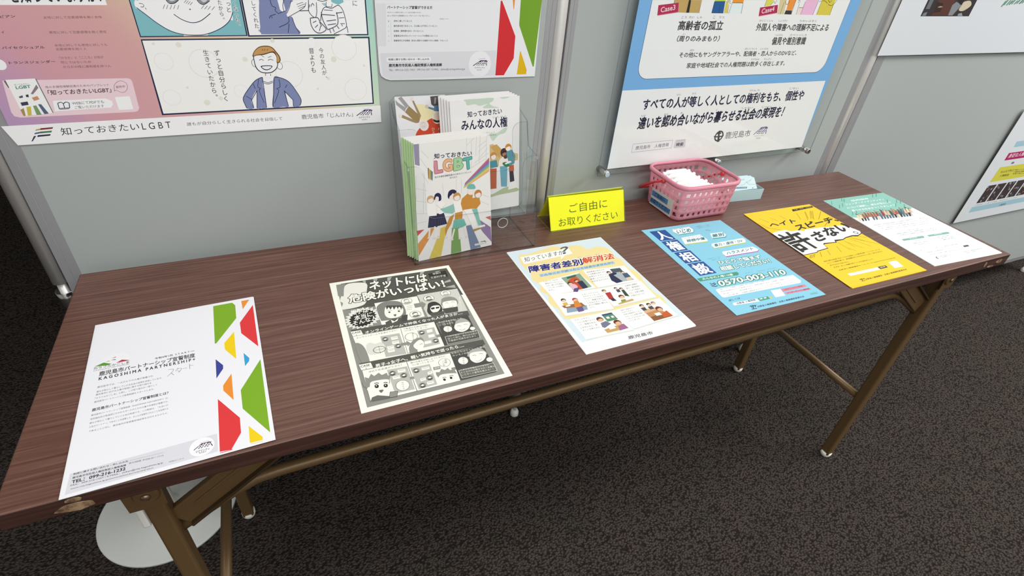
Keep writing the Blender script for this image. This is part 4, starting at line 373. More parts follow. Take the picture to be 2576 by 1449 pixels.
  ('E','f1f2ef',5,'な',.06,[313.3,175.4,6.8,7.1]),('E','2c3038',6,'な',.004,[313.3,175.4,6.8,7.1]),('E','f1f2ef',7,'っ',.06,[313,167.9,6.8,7.1]),('E','2c3038',8,'っ',.004,[313,167.9,6.8,7.1]),
  ('E','f1f2ef',9,'た',.06,[312.8,160.4,6.8,7.1]),('E','2c3038',10,'た',.004,[312.8,160.4,6.8,7.1]),('E','f1f2ef',11,'。',.06,[316.7,156.3,6.8,7.1]),('E','2c3038',12,'。',.004,[316.7,156.3,6.8,7.1]),
  ('P','1f2a4a',1,[326.2,141.3,502.3,142.8,502.3,472.8,326.2,471.3]),('P','f1f2ef',2,[328.3,143.1,500.4,144.5,500.4,469.5,328.3,468.1]),('E','2c3038',3,'し',.002,[338,183.3,6.8,7.1]),
  ('E','2c3038',4,'て',.002,[337.8,175.8,6.8,7.1]),('E','2c3038',5,'く',.002,[337.6,168.3,6.8,7.1]),('E','2c3038',6,'れ',.002,[337.4,160.8,6.8,7.1]),('E','2c3038',7,'た',.002,[337.2,153.2,6.8,7.1]),
  ('E','2c3038',8,'。',.002,[341.2,149.1,6.8,7.1]),('E','2c3038',3,'に',.002,[481,184.9,8.5,9]),
  ('B','7d87ae',9,[353.7,201.4,349.7,187.2,346.7,171.4,345.2,155.3,344.8,146.3,367.7,145.1,399,145.5,394.2,155.4,391.5,168.2,386.1,168.1,384.5,172.5,392.2,182.2,394.1,199.5]),
  ('P','f1f2ef',10,[374.1,196.2,382.2,190.7,383.7,176.9,379.5,174.7,376.2,177.6]),('P','7d87ae',10,[344.9,147.1,399.1,146.2,399.3,144.4,344.5,144.5]),
  ('S','1f2a4a',10,.8,[364.7,193.2,365.9,183.2,370.7,180.4,369.3,176.8,372.5,173.2]),('L','1f2a4a',11,.8,[372.3,172.4,383.6,176.5]),('L','1f2a4a',10,.8,[369.2,171.7,361.3,169.4,359.5,166]),
  ('L','1f2a4a',11,.8,[362.7,169,363.8,166.5]),('S','1f2a4a',12,.8,[384.8,172.5,385.8,161.4,370.8,154.1]),('L','1f2a4a',13,.8,[385.8,159.2,382.7,146.6]),
  ('S','1f2a4a',11,.8,[391.4,167.4,394.2,155.4,399,145.5]),('S','1f2a4a',12,.8,[381.3,176.2,381,183.4,383.7,190.7]),
  ('B','f1f2ef',13,[384.6,173.3,388.9,180.7,393.1,188,402.3,188.1,414.8,189.8,411.4,182.4,403.7,177.2,393.6,171.9,386.1,168.1]),
  ('S','1f2a4a',14,.7,[386.1,168.1,393.6,171.9,403.7,177.2,411.4,182.4,413.8,188.3]),('S','1f2a4a',15,.7,[384.9,173,389.6,180.7,393,189.4]),('L','1f2a4a',15,.6,[400.3,185.2,410,188.3]),
  ('L','1f2a4a',16,.6,[401.4,182.3,412,186.1]),('L','1f2a4a',17,.6,[402.5,179.7,412,183.2]),('L','1f2a4a',18,.8,[403.6,176.7,416.2,177.3,418.1,191.3]),
  ('S','1f2a4a',19,.7,[418.9,185.5,416.3,178.1,418.6,172.1,424.3,167.7,427.7,175.2,428.7,188.6]),('S','1f2a4a',20,.7,[420,182.6,423,187,425,184.1]),
  ('P','7eb8bf',3,[450,194.8,450.9,189,460.2,185.4,468.7,189.3,467.7,195.2]),('B','9fc0c4',3,[436.4,187.2,439.2,184.3,442.3,183.6,442,187.3]),
  ('L','1f2a4a',4,.7,[443,189.6,442.2,182.9,450.1,182.2,451.5,186.7]),('S','1f2a4a',5,.8,[427.7,193,436.7,189.9,444.9,191.8]),
  ('S','1f2a4a',5,.9,[431.7,163.2,434.9,175.3,440.5,182.1,450,180.7,460.1,184.9,466,178.7,468.8,166.5,469.3,155.6,463,150.9,449,144.6]),
  ('S','1f2a4a',20,.9,[417.1,166.9,417.3,157,421.8,148.5,429.5,146.2,438.4,151.6,431.4,160.9,427.5,167.7,417.1,166.9]),('S','1f2a4a',21,.9,[434.1,175.3,435.1,164.7,440.7,150.9]),
  ('S','1f2a4a',22,.9,[440.7,150.9,456.4,158.7,456.7,175.5]),('L','1f2a4a',6,.9,[470.2,155.6,470.9,146.4]),('L','1f2a4a',6,.8,[438.5,178.3,451.2,177.7]),('L','1f2a4a',23,.8,[434.5,172.3,453.7,171]),
  ('L','1f2a4a',23,.8,[440.6,163.2,454.6,164.8]),('L','1f2a4a',23,.8,[441.6,157.8,454,159.4]),('L','1f2a4a',23,.8,[455.7,174,465.6,175.6]),('L','1f2a4a',6,.8,[459,167.2,467.3,168]),
  ('L','1f2a4a',6,.8,[460.6,159.5,467.2,159.5]),('L','1f2a4a',21,.8,[420.2,160.8,425.3,163.1]),('L','1f2a4a',21,.8,[422.5,153.9,427,157.8]),('L','1f2a4a',21,.8,[428.3,149.3,430.8,156.3]),
  ('L','1f2a4a',23,.8,[443.3,151.6,445.1,146.2]),('L','1f2a4a',23,.8,[448.4,153.2,450.2,147.7]),('L','1f2a4a',23,.8,[455.3,156.3,458.1,152.1]),('L','1f2a4a',7,.8,[462.2,158.7,463.5,155.6]),
  ('L','1f2a4a',22,.8,[429.9,161.6,432.4,155.5]),('P','1f2a4a',1,[188.6,138.4,503.5,140.4,502.8,34,186.2,32.4]),('P','efeeea',2,[190,136.7,501.3,138.3,500.7,36,188.6,34.6]),
  ('C','e2dcd2',3,[208.8,108.5,11.9,11.9]),('C','f2f1ed',4,[208.8,108.5,11.4,11.4]),('C','e2dcd2',3,[259.7,104.7,20,20]),('C','f2f1ed',4,[259.7,104.7,19.2,19.2]),
  ('C','e2dcd2',3,[205.7,57.6,11.6,11.6]),('C','f2f1ed',4,[205.7,57.6,11.1,11.1]),('C','e2dcd2',3,[301.3,63.4,10,10]),('C','f2f1ed',4,[301.3,63.4,9.6,9.6]),('C','e2dcd2',3,[374.6,85.8,20,20]),
  ('C','f2f1ed',4,[374.6,85.8,19.2,19.2]),('C','e2dcd2',3,[414.7,131.8,7.5,7.5]),('C','f2f1ed',4,[414.7,131.8,7.2,7.2]),('C','e2dcd2',3,[462.7,124.4,19.4,19.4]),
  ('C','f2f1ed',4,[462.7,124.4,18.6,18.6]),('C','e2dcd2',3,[474.5,59.2,18.1,18.1]),('C','f2f1ed',4,[474.5,59.2,17.4,17.4]),('C','e2dcd2',3,[202.2,132.6,1.8,1.8]),('C','e2dcd2',3,[233,130.9,3.6,3.6]),
  ('C','e2dcd2',3,[315.5,109.8,3.6,3.6]),('C','e2dcd2',3,[229.3,71.1,1.8,1.8]),('C','e2dcd2',3,[250.3,48.2,4.2,4.2]),('C','e2dcd2',3,[270.5,53.9,3,3]),('C','e2dcd2',5,[444.7,107.4,4.2,4.2]),
  ('C','e2dcd2',3,[491.3,96.7,1.8,1.8]),('C','e2dcd2',3,[414.5,62.7,1.8,1.8]),('C','e2dcd2',3,[432.7,78.2,2.4,2.4]),('C','e2dcd2',3,[358.4,135.6,3,3]),
  ('B','f2f1ed',5,[470.5,134.1,477.4,126.7,479.9,134.9,473.4,137.8]),('E','2c3038',3,'今',.004,[423.2,117.9,7.6,8]),('E','2c3038',4,'の',.004,[423.4,109.5,7.6,8]),
  ('E','2c3038',5,'友',.004,[423.6,101.1,7.6,8]),('E','2c3038',6,'人',.004,[423.8,92.7,7.6,8]),('E','2c3038',7,'が',.004,[424,84.3,7.6,8]),('E','2c3038',8,'、',.004,[428.8,79.7,7.6,8]),
  ('E','2c3038',5,'昔',.004,[408.1,117.1,8.6,9.1]),('E','2c3038',6,'よ',.004,[407.9,107.5,8.6,9.1]),('E','2c3038',7,'り',.004,[407.6,98,8.6,9.1]),('E','2c3038',8,'も',.004,[407.4,88.4,8.6,9.1]),
  ('E','2c3038',5,'ず',.004,[275.4,115.8,8.5,9]),('E','2c3038',6,'っ',.004,[275,106.4,8.5,9]),('E','2c3038',7,'と',.004,[274.7,96.9,8.5,9]),('E','2c3038',8,'自',.004,[274.4,87.5,8.5,9]),
  ('E','2c3038',9,'分',.004,[274.1,78,8.5,9]),('E','2c3038',10,'ら',.004,[273.8,68.6,8.5,9]),('E','2c3038',11,'し',.004,[273.5,59.1,8.5,9]),('E','2c3038',12,'く',.004,[273.2,49.7,8.5,9]),
  ('E','2c3038',5,'生',.004,[261,116.4,8.1,8.5]),('E','2c3038',6,'き',.004,[260.8,107.5,8.1,8.5]),('E','2c3038',7,'て',.004,[260.6,98.5,8.1,8.5]),('E','2c3038',8,'い',.004,[260.3,89.5,8.1,8.5]),
  ('E','2c3038',9,'た',.004,[260.1,80.5,8.1,8.5]),('E','2c3038',10,'か',.004,[259.9,71.6,8.1,8.5]),('E','2c3038',11,'ら',.004,[259.7,62.6,8.1,8.5]),('E','2c3038',13,'。',.004,[264.4,57.7,8.1,8.5]),
  ('P','f1f2ef',3,[335.2,83.7,350.9,83.2,343.2,36.7,332.3,36.8]),
  ('B','7d87ae',5,[335.1,83.2,324.9,79.1,313.4,67.9,302,53.3,302.3,43.1,304.1,36.5,313.7,36.5,312.8,48.6,323.5,63.4,318.8,36.2,324.8,35.8,332.7,36.4,333,58.8,333.7,73.8]),
  ('P','7d87ae',6,[323.4,62.5,334.5,67.1,332.7,36.4,318.7,36.1]),('P','f1f2ef',7,[322.8,60.9,313.2,49.1,314.1,37,318.6,36.8]),
  ('B','7d87ae',5,[351.6,82.7,361.8,81.2,372.1,75,380,62,386.3,46.1,382.8,36.5,372.6,36.1,374,44.9,364.5,58.3,365.7,36.8,357.7,36.5,342,36.6,346.3,58.2]),
  ('P','7d87ae',6,[348.1,64.9,364.1,60.9,365.7,36.5,342.2,36.4]),('P','f1f2ef',7,[364.4,57.5,373.8,45.8,372.7,36.5,365.7,36.5]),
  ('S','1f2a4a',8,.9,[335.1,83.2,324.9,79.1,313.4,67.9,302,53.3,302.3,43.1,304.1,36.5]),('S','1f2a4a',8,.9,[351.6,82.7,361.8,81.2,372.1,75,380,62,386.3,46.1,382.8,36.5]),
  ('L','1f2a4a',9,.9,[323.5,63.4,313.2,49.1,314,36.5]),('L','1f2a4a',10,.9,[323.5,63.4,318.5,36.3]),('L','1f2a4a',9,.9,[363.1,61.8,365.7,36.5]),('L','1f2a4a',10,.9,[363.6,60.9,373.9,46.6,373,36.5]),
  ('L','1f2a4a',9,.9,[334.9,82.1,332.7,36.4]),('L','1f2a4a',9,.9,[351.6,81.5,342.2,36.8]),('S','1f2a4a',9,.7,[329.1,80.6,325.9,69.1,329.2,66.5,326.8,62.4,330.4,44.3]),
  ('S','1f2a4a',10,.7,[358.3,79.7,358,67.9,352.6,65.1,354.9,61.3,345.6,42.7]),('L','1f2a4a',9,.7,[320,73.5,321.7,66.3]),('L','1f2a4a',9,.7,[369,70.9,365.4,66]),
  ('L','1f2a4a',10,.7,[306.3,55.7,313.2,50.3]),('S','1f2a4a',11,.7,[335.2,77.1,341.5,74.9,349,77]),('S','1f2a4a',12,.7,[335.4,74.6,341.4,72.7,348.8,75]),
  ('P','f1f2ef',10,[340.1,93.3,349.4,93.1,348.2,81.6,338.8,81.9]),('L','1f2a4a',11,.7,[340.6,89.3,339.8,85.2]),('L','1f2a4a',11,.7,[347.3,87.9,347.2,84.6]),('C','1f2a4a',5,[362.5,99.3,4.4,5.6]),
  ('C','f1f2ef',6,[362.5,99.3,3.8,5]),('C','1f2a4a',3,[327.2,104,3.6,5.6]),('C','f1f2ef',4,[327.2,104,3,5]),
  ('B','1f2a4a',12,[329.6,115.8,327.5,104.8,328.9,96,334.8,90.2,344.7,88.6,353.1,91.4,360,99.3,361.1,115.3,348.6,123.3]),
  ('B','f1f2ef',13,[330.6,115.8,328.5,104.8,330.1,96.5,335.3,91.2,345,89.9,352.5,92.4,359,99.7,360.4,115.3,348.4,122.6]),
  ('B','5a4028',14,[326.8,113.5,330.6,121.2,338.6,127.3,349.5,128.6,356.7,126.1,361.2,120.1,364.8,113.7,365.3,107.3,361.5,103.3,359.2,104.2,360,113,355.4,118.6,342.5,115.6,333.2,115]),
  ('B','c2955c',15,[328.3,114.6,331.3,120.8,338.7,126.2,349.3,127.4,356,125.1,359.9,119.3,363.6,112.9,363.9,107.3,361.4,104.8,360.1,105.8,360.6,113.7,357.3,120.4,342.8,117.2,333.4,116.1]),
  ('L','5a4028',16,.7,[341.4,121.9,343.2,123.7]),('L','5a4028',16,.7,[344.4,121.8,346.3,123.7]),('L','5a4028',16,.7,[348.3,121.8,350.1,123.6]),('S','1f2a4a',16,.7,[335,107.9,338.3,109.4,341.4,107.4]),
  ('S','1f2a4a',16,.7,[347.3,107.6,351,109.1,354.8,107.5]),('L','1f2a4a',16,.6,[338.7,115.7,342.7,112.5]),('L','1f2a4a',16,.6,[353,113.5,348,111.7]),
  ('B','1f2a4a',14,[336.3,99.9,351.4,99.8,349.1,95.5,343.2,93.2,338,95]),('B','e9e9e6',15,[337.6,98.9,350.1,98.9,348.1,96,343.4,94.5,339,95.9]),]),
 ('partner','e6e7ea',0.8,[.5123,.4745,.9844],[1,0,0],[0,0,1],'e6e7ea',[-4.4,22.8,-3.5,8.1,-1.3,1.9,5.5,-2.7,13.2,-4.9,105.6,-6.5,285,-6.6,285,573.4,-4.4,567.8],[
  ('P','dadade',1,[-1.4,38.4,203.9,39.9,205,-2.2,14.6,-3.6,-0,2.5]),('P','dcdde0',1,[-2.9,111.8,118.9,110.4,119.4,49,-5,49]),('P','e6e7ea',2,[12.9,110.5,118.9,113.3,119.4,49,9.5,48.9]),
  ('C','e9eaec',2,[174.1,17.5,21,22]),('P','cf2f35',1,[207.4,118.5,210,119.1,239.3,63.2,239.2,60.7,239.1,26.4,221.8,-2.7,205,-2.6]),('P','e98c3e',2,[224.3,150.8,235.1,151,233,106.4,232,106.4]),
  ('P','74a02c',1,[244.5,120.6,245,83.2,245.6,80.1,279.1,10.8,281.1,11.4,285,121.3,285,211.3,244.5,210.6]),('P','dcb116',2,[250.7,37.6,251.9,38,265.9,8.4,267.2,4.9,266.7,-2.2,247.7,-2.1]),
  ('T','3a3a3e',3,'パートナーシップ宣誓ができる方',.03,[14.4,104,73.3,.6,.3,4.4]),('T','3a3a3e',3,'次のすべての要件を満たしている方が宣誓できます。',.01,[14.3,97.9,55.7,.4,.1,2]),
  ('T','3a3a3e',3,'詳しい手続きや必要書類などは、市ホームページをご覧ください。',.01,[14.2,93,69.5,.5,.1,2.4]),('T','3a3a3e',3,'詳細はこちら',.012,[100.2,89.4,15.2,.1,0,1.7]),
  ('T','3a3a3e',3,'成年に達していること',.015,[23.9,85.3,29.7,.2,.1,2.7]),('T','8a8a90',3,'1',.005,[15,85.2,1.2,0,.1,2]),('T','3a3a3e',3,'鹿児島市民であること、又は転入を予定していること',.015,[23.5,78,72.2,.2,.1,2.7]),
  ('T','8a8a90',3,'2',.005,[14.5,78,1.2,0,.1,2]),('T','3a3a3e',3,'配偶者（事実婚を含む）がいないこと',.015,[23.1,70.5,49.2,-0,.2,2.8]),('T','8a8a90',3,'3',.005,[14.1,70.5,1.2,-0,.1,2.1]),
  ('T','3a3a3e',3,'宣誓者以外の方とパートナーシップの関係にないこと',.015,[22.7,63.3,73.9,-.3,.2,2.8]),('T','8a8a90',3,'4',.005,[13.6,63.3,1.3,-0,.1,2.1]),
  ('T','3a3a3e',3,'宣誓者同士が近親者（民法に規定する婚姻できない続柄）でないこと',.015,[22.3,56.1,92.2,-.6,.2,2.8]),('T','8a8a90',3,'5',.005,[13.2,56.1,1.3,-0,.1,2.1]),('L','c0c0c4',3,.4,[19.2,87.4,18.2,55.9]),
  ('P','eaebed',2,[8.7,31.7,84.1,31.2,84.8,24.1,8.8,24.8]),('T','3a3a3e',3,'制度に関する問い合わせ・申し込み先',.018,[11.8,26.8,69.5,-.7,.2,3.3]),('T','3a3a3e',2,'鹿児島市市民局人権政策部人権推進課',.035,[11.9,16.6,91.7,-.9,.3,4.9]),
  ('T','3a3a3e',2,'TEL：099-216-1232 / FAX：099-216-1207 / E-MAIL：jinken@city.kagoshima.lg.jp',.012,[12,9,134.1,-1.2,-0,4.2]),('L','4a2a4e',3,1.27006,[161.4,15.2,175.7,23.6,186.3,23.4,186.8,14.6]),
  ('P','4a2a4e',4,[167.1,16,169.4,15.9,178.5,23.5,176.2,23.6]),('P','4a2a4e',5,[170.9,15.4,172.6,15.4,181.2,23,179.4,23.1]),('P','4a2a4e',6,[175.3,15.8,177.6,15.7,186.6,23.3,184.3,23.4]),
  ('P','4a2a4e',7,[179,15.3,180.8,15.2,189.3,22.9,187.5,22.9]),('L','e6e7ea',8,.889039,[168,17.7,184.8,17.1]),('L','e6e7ea',8,.889039,[170.1,20.4,187,19.9]),
  ('T','3a3a3e',3,'マグマシティ',.015,[164.5,10.4,19.6,-.2,-.1,2.6]),('T','3a3a3e',3,'鹿児島市',.008,[169,6.9,9.7,-.1,-.1,1.8]),('S','aaaaae',3,.6,[170.9,26.3,176.7,26.6,184,27.4]),]),
 ('blue','eceae6',0.9,[.9874,.456,.7808],[1,0,0],[0,0,1],'79aedc',[0,0,590.1,2.5,590.1,837.5,0,835],[
  ('P','eeece8',1,[0,0,590.1,2.5,579.9,168.8,.5,168.5]),('R','23406a',1,[27.8,188.8,556.7,608.8,26]),('R','eeece8',2,[28.7,189.7,555.8,607.9,25.1]),
  ('P','c0a060',3,[78.4,344.5,80.5,317.5,115.2,311.2,113.2,345.2]),('L','3a3020',4,.8,[78.4,344.5,80.5,317.5]),('L','3a3020',4,.8,[115.2,311.2,113.2,345.2]),
  ('P','c0a060',5,[92.7,317.6,83.1,311.8,115.2,311.2,115,333.2,89.6,332.7]),('P','c0a060',3,[117.6,333.2,143.1,333.7,144.6,311.2,120.6,311.3]),
  ('P','221e1c',6,[113.2,333.2,118.5,333.3,120.6,311.3,113.7,311.5]),('L','3a3020',4,.8,[143.9,333.7,145.2,311]),('P','1f5a96',3,[176.3,331.7,203.2,332.2,206.3,311.1,176.6,311.1]),
  ('P','b8d048',4,[176.2,346.3,203.7,346.8,203.6,332.2,176.4,332]),('L','1a2a44',5,.8,[176.5,331.7,203.6,332.2]),('L','1a2a44',4,.8,[192.7,325.5,194.4,311.3]),
  ('L','1a2a44',6,.8,[176.3,331.7,176.6,311.1]),('P','d6c85e',4,[205.1,332.2,211.7,332.3,216.8,311.5,207.7,311.4]),('L','4a4020',5,.7,[214.8,327.1,217.3,311.2]),
  ('S','4a4020',5,.7,[207.5,331,209.7,334.9,211.5,330.4]),('S','4a4020',5,.7,[217.4,332.4,212.8,334.3,215.6,329.8,219.3,329.2]),('P','f0962e',3,[221,347.1,249.7,347.6,250.3,330.6,221.8,330.4]),
  ('P','dfeae8',3,[221.7,329.9,250.1,330.4,252.5,310.9,220.3,311]),('L','3a3020',4,.8,[222,329.9,220.5,311]),('L','3a3020',4,.8,[250.4,330.4,253.3,310.8]),
  ('L','3a3020',5,.8,[221.9,330.2,250.4,330.4]),('P','dcd45a',3,[310.8,348.7,310.1,325.2,325.7,326.8,331,337.1,331,349.1]),('L','4a4020',4,.8,[310.8,336.7,310.1,325.2]),
  ('S','4a4020',4,.7,[325.4,327.5,332.3,334.4,336.3,330.4,339.1,337.3]),('P','d6c89c',3,[345.3,347.4,352,311.2,371,311.1,365.9,337.7,365.9,347.7]),('L','3a3020',4,.8,[360.7,333.5,360.5,311]),
  ('P','ee9440',4,[370.1,347.8,374.4,319.2,390.7,318.7,393.2,338.2,393.2,348.2]),('P','3a3434',5,[373.1,318.8,391.2,318.4,392.1,310.9,372.1,311.2]),('L','3a3020',6,.8,[392.1,338.2,392.5,310.9]),
  ('S','3a3020',5,.8,[362.5,336.3,367.7,330.2,373.6,331,375,336.5]),('S','3a3020',3,.7,[401.4,332.8,400.6,338.4,405.3,335.7,402.9,332.2]),
  ('P','efb8d6',3,[423.1,348.8,420.3,324,420.9,310.8,457.5,310.8,457.9,339.4,457.9,349.4]),('P','f0d8cc',4,[408,324.5,420.3,324,420.3,311.1,407.6,311.1]),('L','4a3040',4,.8,[405.4,331.5,406.6,310.9]),
  ('L','4a3040',5,.8,[408,324.5,420.3,324]),('L','4a3040',6,.8,[420.7,336,420.3,324,419.8,310.8]),('L','4a3040',4,.8,[459,339.4,456.4,310.8]),
  ('P','d8c64a',3,[468.4,336.8,467.6,310.9,508.9,310.6,509.4,340.3,509.4,350.3,468.4,350.8]),('L','4a4020',4,.8,[468.4,336.8,467.6,310.9]),
  ('S','4a4020',4,.9,[491.9,331.5,502.2,329.5,510.6,334.6,512.8,340.4]),('S','4a4020',5,.9,[461.8,336.7,476.5,338.3,488.3,333.5]),('L','4a4020',5,.8,[506.9,333.1,508.9,310.6]),
  ('S','4a4020',6,1,[486.8,339.9,493.8,335.8,498.5,339.4]),('P','d8889a',6,[45.4,322.3,91.2,327.4,94.4,311.5,47.6,305.3]),('P','b02850',7,[44.8,323.3,90.5,328.4,93.8,312.5,46.9,306.3]),
  ('T','f2d4da',8,'Case3',.015,[53.5,311.1,32.1,5.2,-1.8,8.5]),('P','d8889a',5,[300,321.7,346.5,327.4,351.1,312.9,303.1,306.2]),('P','b02850',6,[299.1,322.8,345.5,328.5,350.2,314,302.1,307.3]),
  ('T','f2d4da',7,'Case4',.015,[308,311.5,32.4,5.5,-2.1,8.9]),('T','2e2e30',3,'高齢者の孤立',.022,[102.8,280.2,112.2,.4,-.9,16.9]),('T','2e2e30',3,'こう',.01,[105.6,301,12.2,.1,-.4,4.4]),
  ('T','2e2e30',3,'れい',.01,[124.2,301.4,12,.1,-.4,4.4]),('T','2e2e30',3,'しゃ',.01,[144,301.3,11.4,.1,-.5,4.5]),('T','2e2e30',3,'こ',.01,[183.9,301.6,5.3,0,-.6,4.5]),
  ('T','2e2e30',3,'りつ',.01,[200,301.7,11.8,.1,-.6,4.6]),('T','2e2e30',3,'（周りのみまもり）',.022,[106.7,259.4,108,-.5,.6,10.9]),('T','2e2e30',3,'まわ',.008,[118.1,272.1,6.4,-0,.3,1.8]),
  ('T','2e2e30',3,'外国人や障害への理解不足による',.022,[306.7,279.2,214.2,-.5,-1.3,14.2]),('T','2e2e30',3,'がいこくじん',.008,[308.7,296.6,38.4,.2,-.6,3.9]),('T','2e2e30',3,'しょうがい',.008,[363.4,296.8,25.7,.1,-.7,4]),
  ('T','2e2e30',3,'りかいぶそく',.008,[425.3,296.5,50.4,.3,-.9,4.1]),('T','2e2e30',3,'偏見や差別意識',.022,[364.2,251.2,100.6,-.4,-1.5,15.6]),('T','2e2e30',3,'へんけん',.008,[365.3,269,23.9,-.1,-.6,3.8]),
  ('T','2e2e30',3,'さべつ',.008,[410.1,268.8,24.5,-.1,-.7,3.9]),('T','2e2e30',3,'いしき',.008,[439.1,268.7,21.6,-.1,-.7,3.9]),
  ('T','2e2e30',3,'その他にもヤングケアラーや、配偶者・恋人からのDVなど、',.018,[122.7,229.1,327.5,-.5,-.9,10.3]),('T','2e2e30',3,'ほか',.008,[146.4,241.2,10.5,-.1,-.1,3.7]),
  ('T','2e2e30',3,'はいぐうしゃ',.008,[293.1,242.3,33.7,-.4,-.4,3.8]),('T','2e2e30',3,'こいびと',.008,[336.4,241.7,23.8,-.3,-.5,3.9]),
  ('T','2e2e30',3,'家庭や地域社会での人権問題は数多く存在します。',.016,[148,207.8,276.8,-.8,-0,10.5]),('T','2e2e30',3,'かずおお',.008,[319.4,220.6,23.8,-.4,-.3,3.7]),('T','2e2e30',3,'そんざい',.008,[357.1,220.5,23.2,-.4,-.4,3.7]),
  ('T','23233e',2,'すべての人が等しく人としての権利をもち、個性や',.026,[60,126.3,465.2,.1,-1.6,22.8]),('T','23233e',2,'違いを認め合いながら暮らせる社会の実現を！',.03,[56.7,85.2,419.5,2.8,1.5,25.7]),
  ('T','23233e',2,'ひと',.01,[141.1,152.5,10.7,.1,-.2,3.7]),('T','23233e',2,'ひと',.01,[182,153.4,10.9,.1,-.3,3.7]),('T','23233e',2,'けんり',.01,[346.4,153.2,28.8,-.6,-.6,3.9]),
  ('T','23233e',2,'こせい',.01,[468.5,153,29.7,-.6,-.9,4.1]),('T','23233e',3,'ちが',.01,[59.8,112.2,11.7,-.1,-0,3.7]),('T','23233e',3,'みと',.01,[120.1,112.2,10.7,-.1,-.1,3.8]),
  ('T','23233e',3,'あ',.01,[164.1,112.2,4.7,.3,-.2,3.9]),('T','23233e',3,'く',.01,[262.8,113.2,4.2,.3,-.4,4]),('T','23233e',3,'しゃかい',.01,[338.7,114.4,34.4,-1.2,-.6,4.1]),
  ('T','23233e',3,'じつげん',.01,[401.2,113.1,32.4,-1.1,-.7,4.2]),('L','55555a',2,.5,[55.1,52.6,161.8,53.5,163.3,35.1,55.5,33.5,55.1,52.6]),('T','44444a',3,'鹿児島市　人権啓発',.012,[64.2,38.6,89.7,.8,-.2,8.7]),
  ('P','cfd0d2',2,[170.7,53.4,196.5,53.8,199.8,51.2,201.6,35,198.5,33.4,171.5,33.8,168.8,36.7,168.8,51.5]),('T','44444a',3,'検索',.02,[174.5,37.8,20.8,-.2,-.5,8.4]),
  ('T','66666a',3,'けんさく',.008,[173.8,49.1,21.3,.1,-.2,3]),('C','2a2a2c',2,[295.1,53.1,13,13]),('C','eeece8',3,[295.1,53.1,9.5,9.5]),('P','2a2a2c',4,[289.6,62.6,294.3,62.3,301.7,39.2,294.9,38.8]),
  ('P','2a2a2c',5,[284.9,53.3,305.2,53.6,306.5,50.5,286.1,50.2]),('P','2a2a2c',5,[290.8,67.3,300.8,58.2,286.9,58]),('L','2a2a2c',6,3,[280.1,53,284.9,53.3]),('L','2a2a2c',6,3,[305.3,53.3,309,53.7]),
  ('L','2a2a2c',5,3,[297.1,43.3,295.7,38.8]),('T','2e2e32',2,'鹿児島市',.012,[315.6,44.9,78,-.2,-2.1,16.9]),('L','5a4a80',2,1.9892,[404,48.4,423.3,65.1,440,65,443.8,48]),
  ('P','5a4a80',3,[412.7,50,416.3,49.9,427.6,65.1,424.1,65.1]),('P','5a4a80',4,[418.7,49.1,421.5,49.1,432.1,64.2,429.3,64.2]),('P','5a4a80',5,[425.5,49.9,429,49.8,440.4,65,436.8,65]),
  ('P','5a4a80',6,[431.5,49,434.2,49,444.8,64.1,442,64.1]),('L','eceae6',7,1.39244,[413.4,53.4,439.9,52.8]),('L','eceae6',7,1.39244,[415.7,58.8,442.2,58.2]),
  ('T','44444a',2,'マグマシティ',.012,[409.6,42.3,30.6,.3,-.9,3.8]),('T','44444a',2,'鹿児島市',.006,[418,37.3,14.4,-.1,-.9,2.9]),('S','9a9a9e',3,.5,[417.3,65.5,427.5,65.4,438.6,67.8]),]),
 ('notice','e0e5e8',0.68,[1.7335,.468,1.001],[1,0,0],[0,0,1],'e2e6ea',[-.8,-.3,689.2,-.3,689.2,479.7,-.8,479.7],[  # reflectance lowered here: shade over this poster is put into its colours
  ('P','3a3436',1,[92.1,88.9,284,90.6,284,160.6,92.1,158.9]),('P','6e7478',2,[99.2,105,113.8,105.2,113.8,157.2,99.2,157]),('P','5c3a30',2,[133.7,91.2,197.6,91.8,197.6,151.8,133.7,151.2]),
  ('P','3c2a24',3,[135.6,96.9,160.5,99.1,157.6,118,128.2,121.3]),('B','b8a890',4,[141.7,109.3,149.5,111.9,160.4,110.9,152.1,108.9]),
  ('P','8a9094',3,[197.6,91.8,214.8,91.9,231.8,115.4,204.5,122.6,194.3,114.8]),('B','d8ccb0',4,[229.4,104.7,231.8,115.4,235.2,123.1,257.6,125.4,270.1,116,258.1,106.1,244.2,102]),
  ('P','2a2626',5,[225,115.3,231.7,126.9,223.1,132.4,207.8,126.4]),('P','7c868c',2,[96.9,89.9,111.5,90,111.1,98.6,99.6,96.5]),('P','9aa4a8',2,[236.5,91.1,257.5,91.3,247.7,98.1,235.5,96]),
  ('P','6a9a84',1,[398.3,113.9,404,113.6,412.6,128.1,405.8,128]),('P','6a9a84',2,[405.5,118,411.2,117.7,419.8,132.2,413,132.1]),('P','6a9a84',3,[417.2,117.8,422.9,117.5,431.7,130,424.8,129.9]),
  ('P','4f7f6a',4,[427.1,119.4,432.9,119,441.6,129.6,434.8,129.5]),('P','6a9a84',5,[437.1,120.9,442.9,120.6,451.7,133.2,444.8,133]),('P','6a9a84',6,[449,120.7,454.8,120.4,463.7,129.9,456.7,129.8]),
  ('P','6a9a84',7,[458.9,122.5,464.7,122.2,473.6,132.7,466.6,132.6]),('P','4f7f6a',8,[471.1,122.1,477,121.8,485.9,131.3,478.9,131.2]),
  ('P','6a9a84',9,[481.3,123.7,487.2,123.4,496.2,132.9,489.1,132.8]),]),
 ('pinkyellow','e2e6e8',0.7,[2.5645,.468,.4078],[1,0,0],[0,0,1],'e2e6e8',[2.6,-1.9,602.6,-1.9,602.6,418.1,2.6,418.1],[
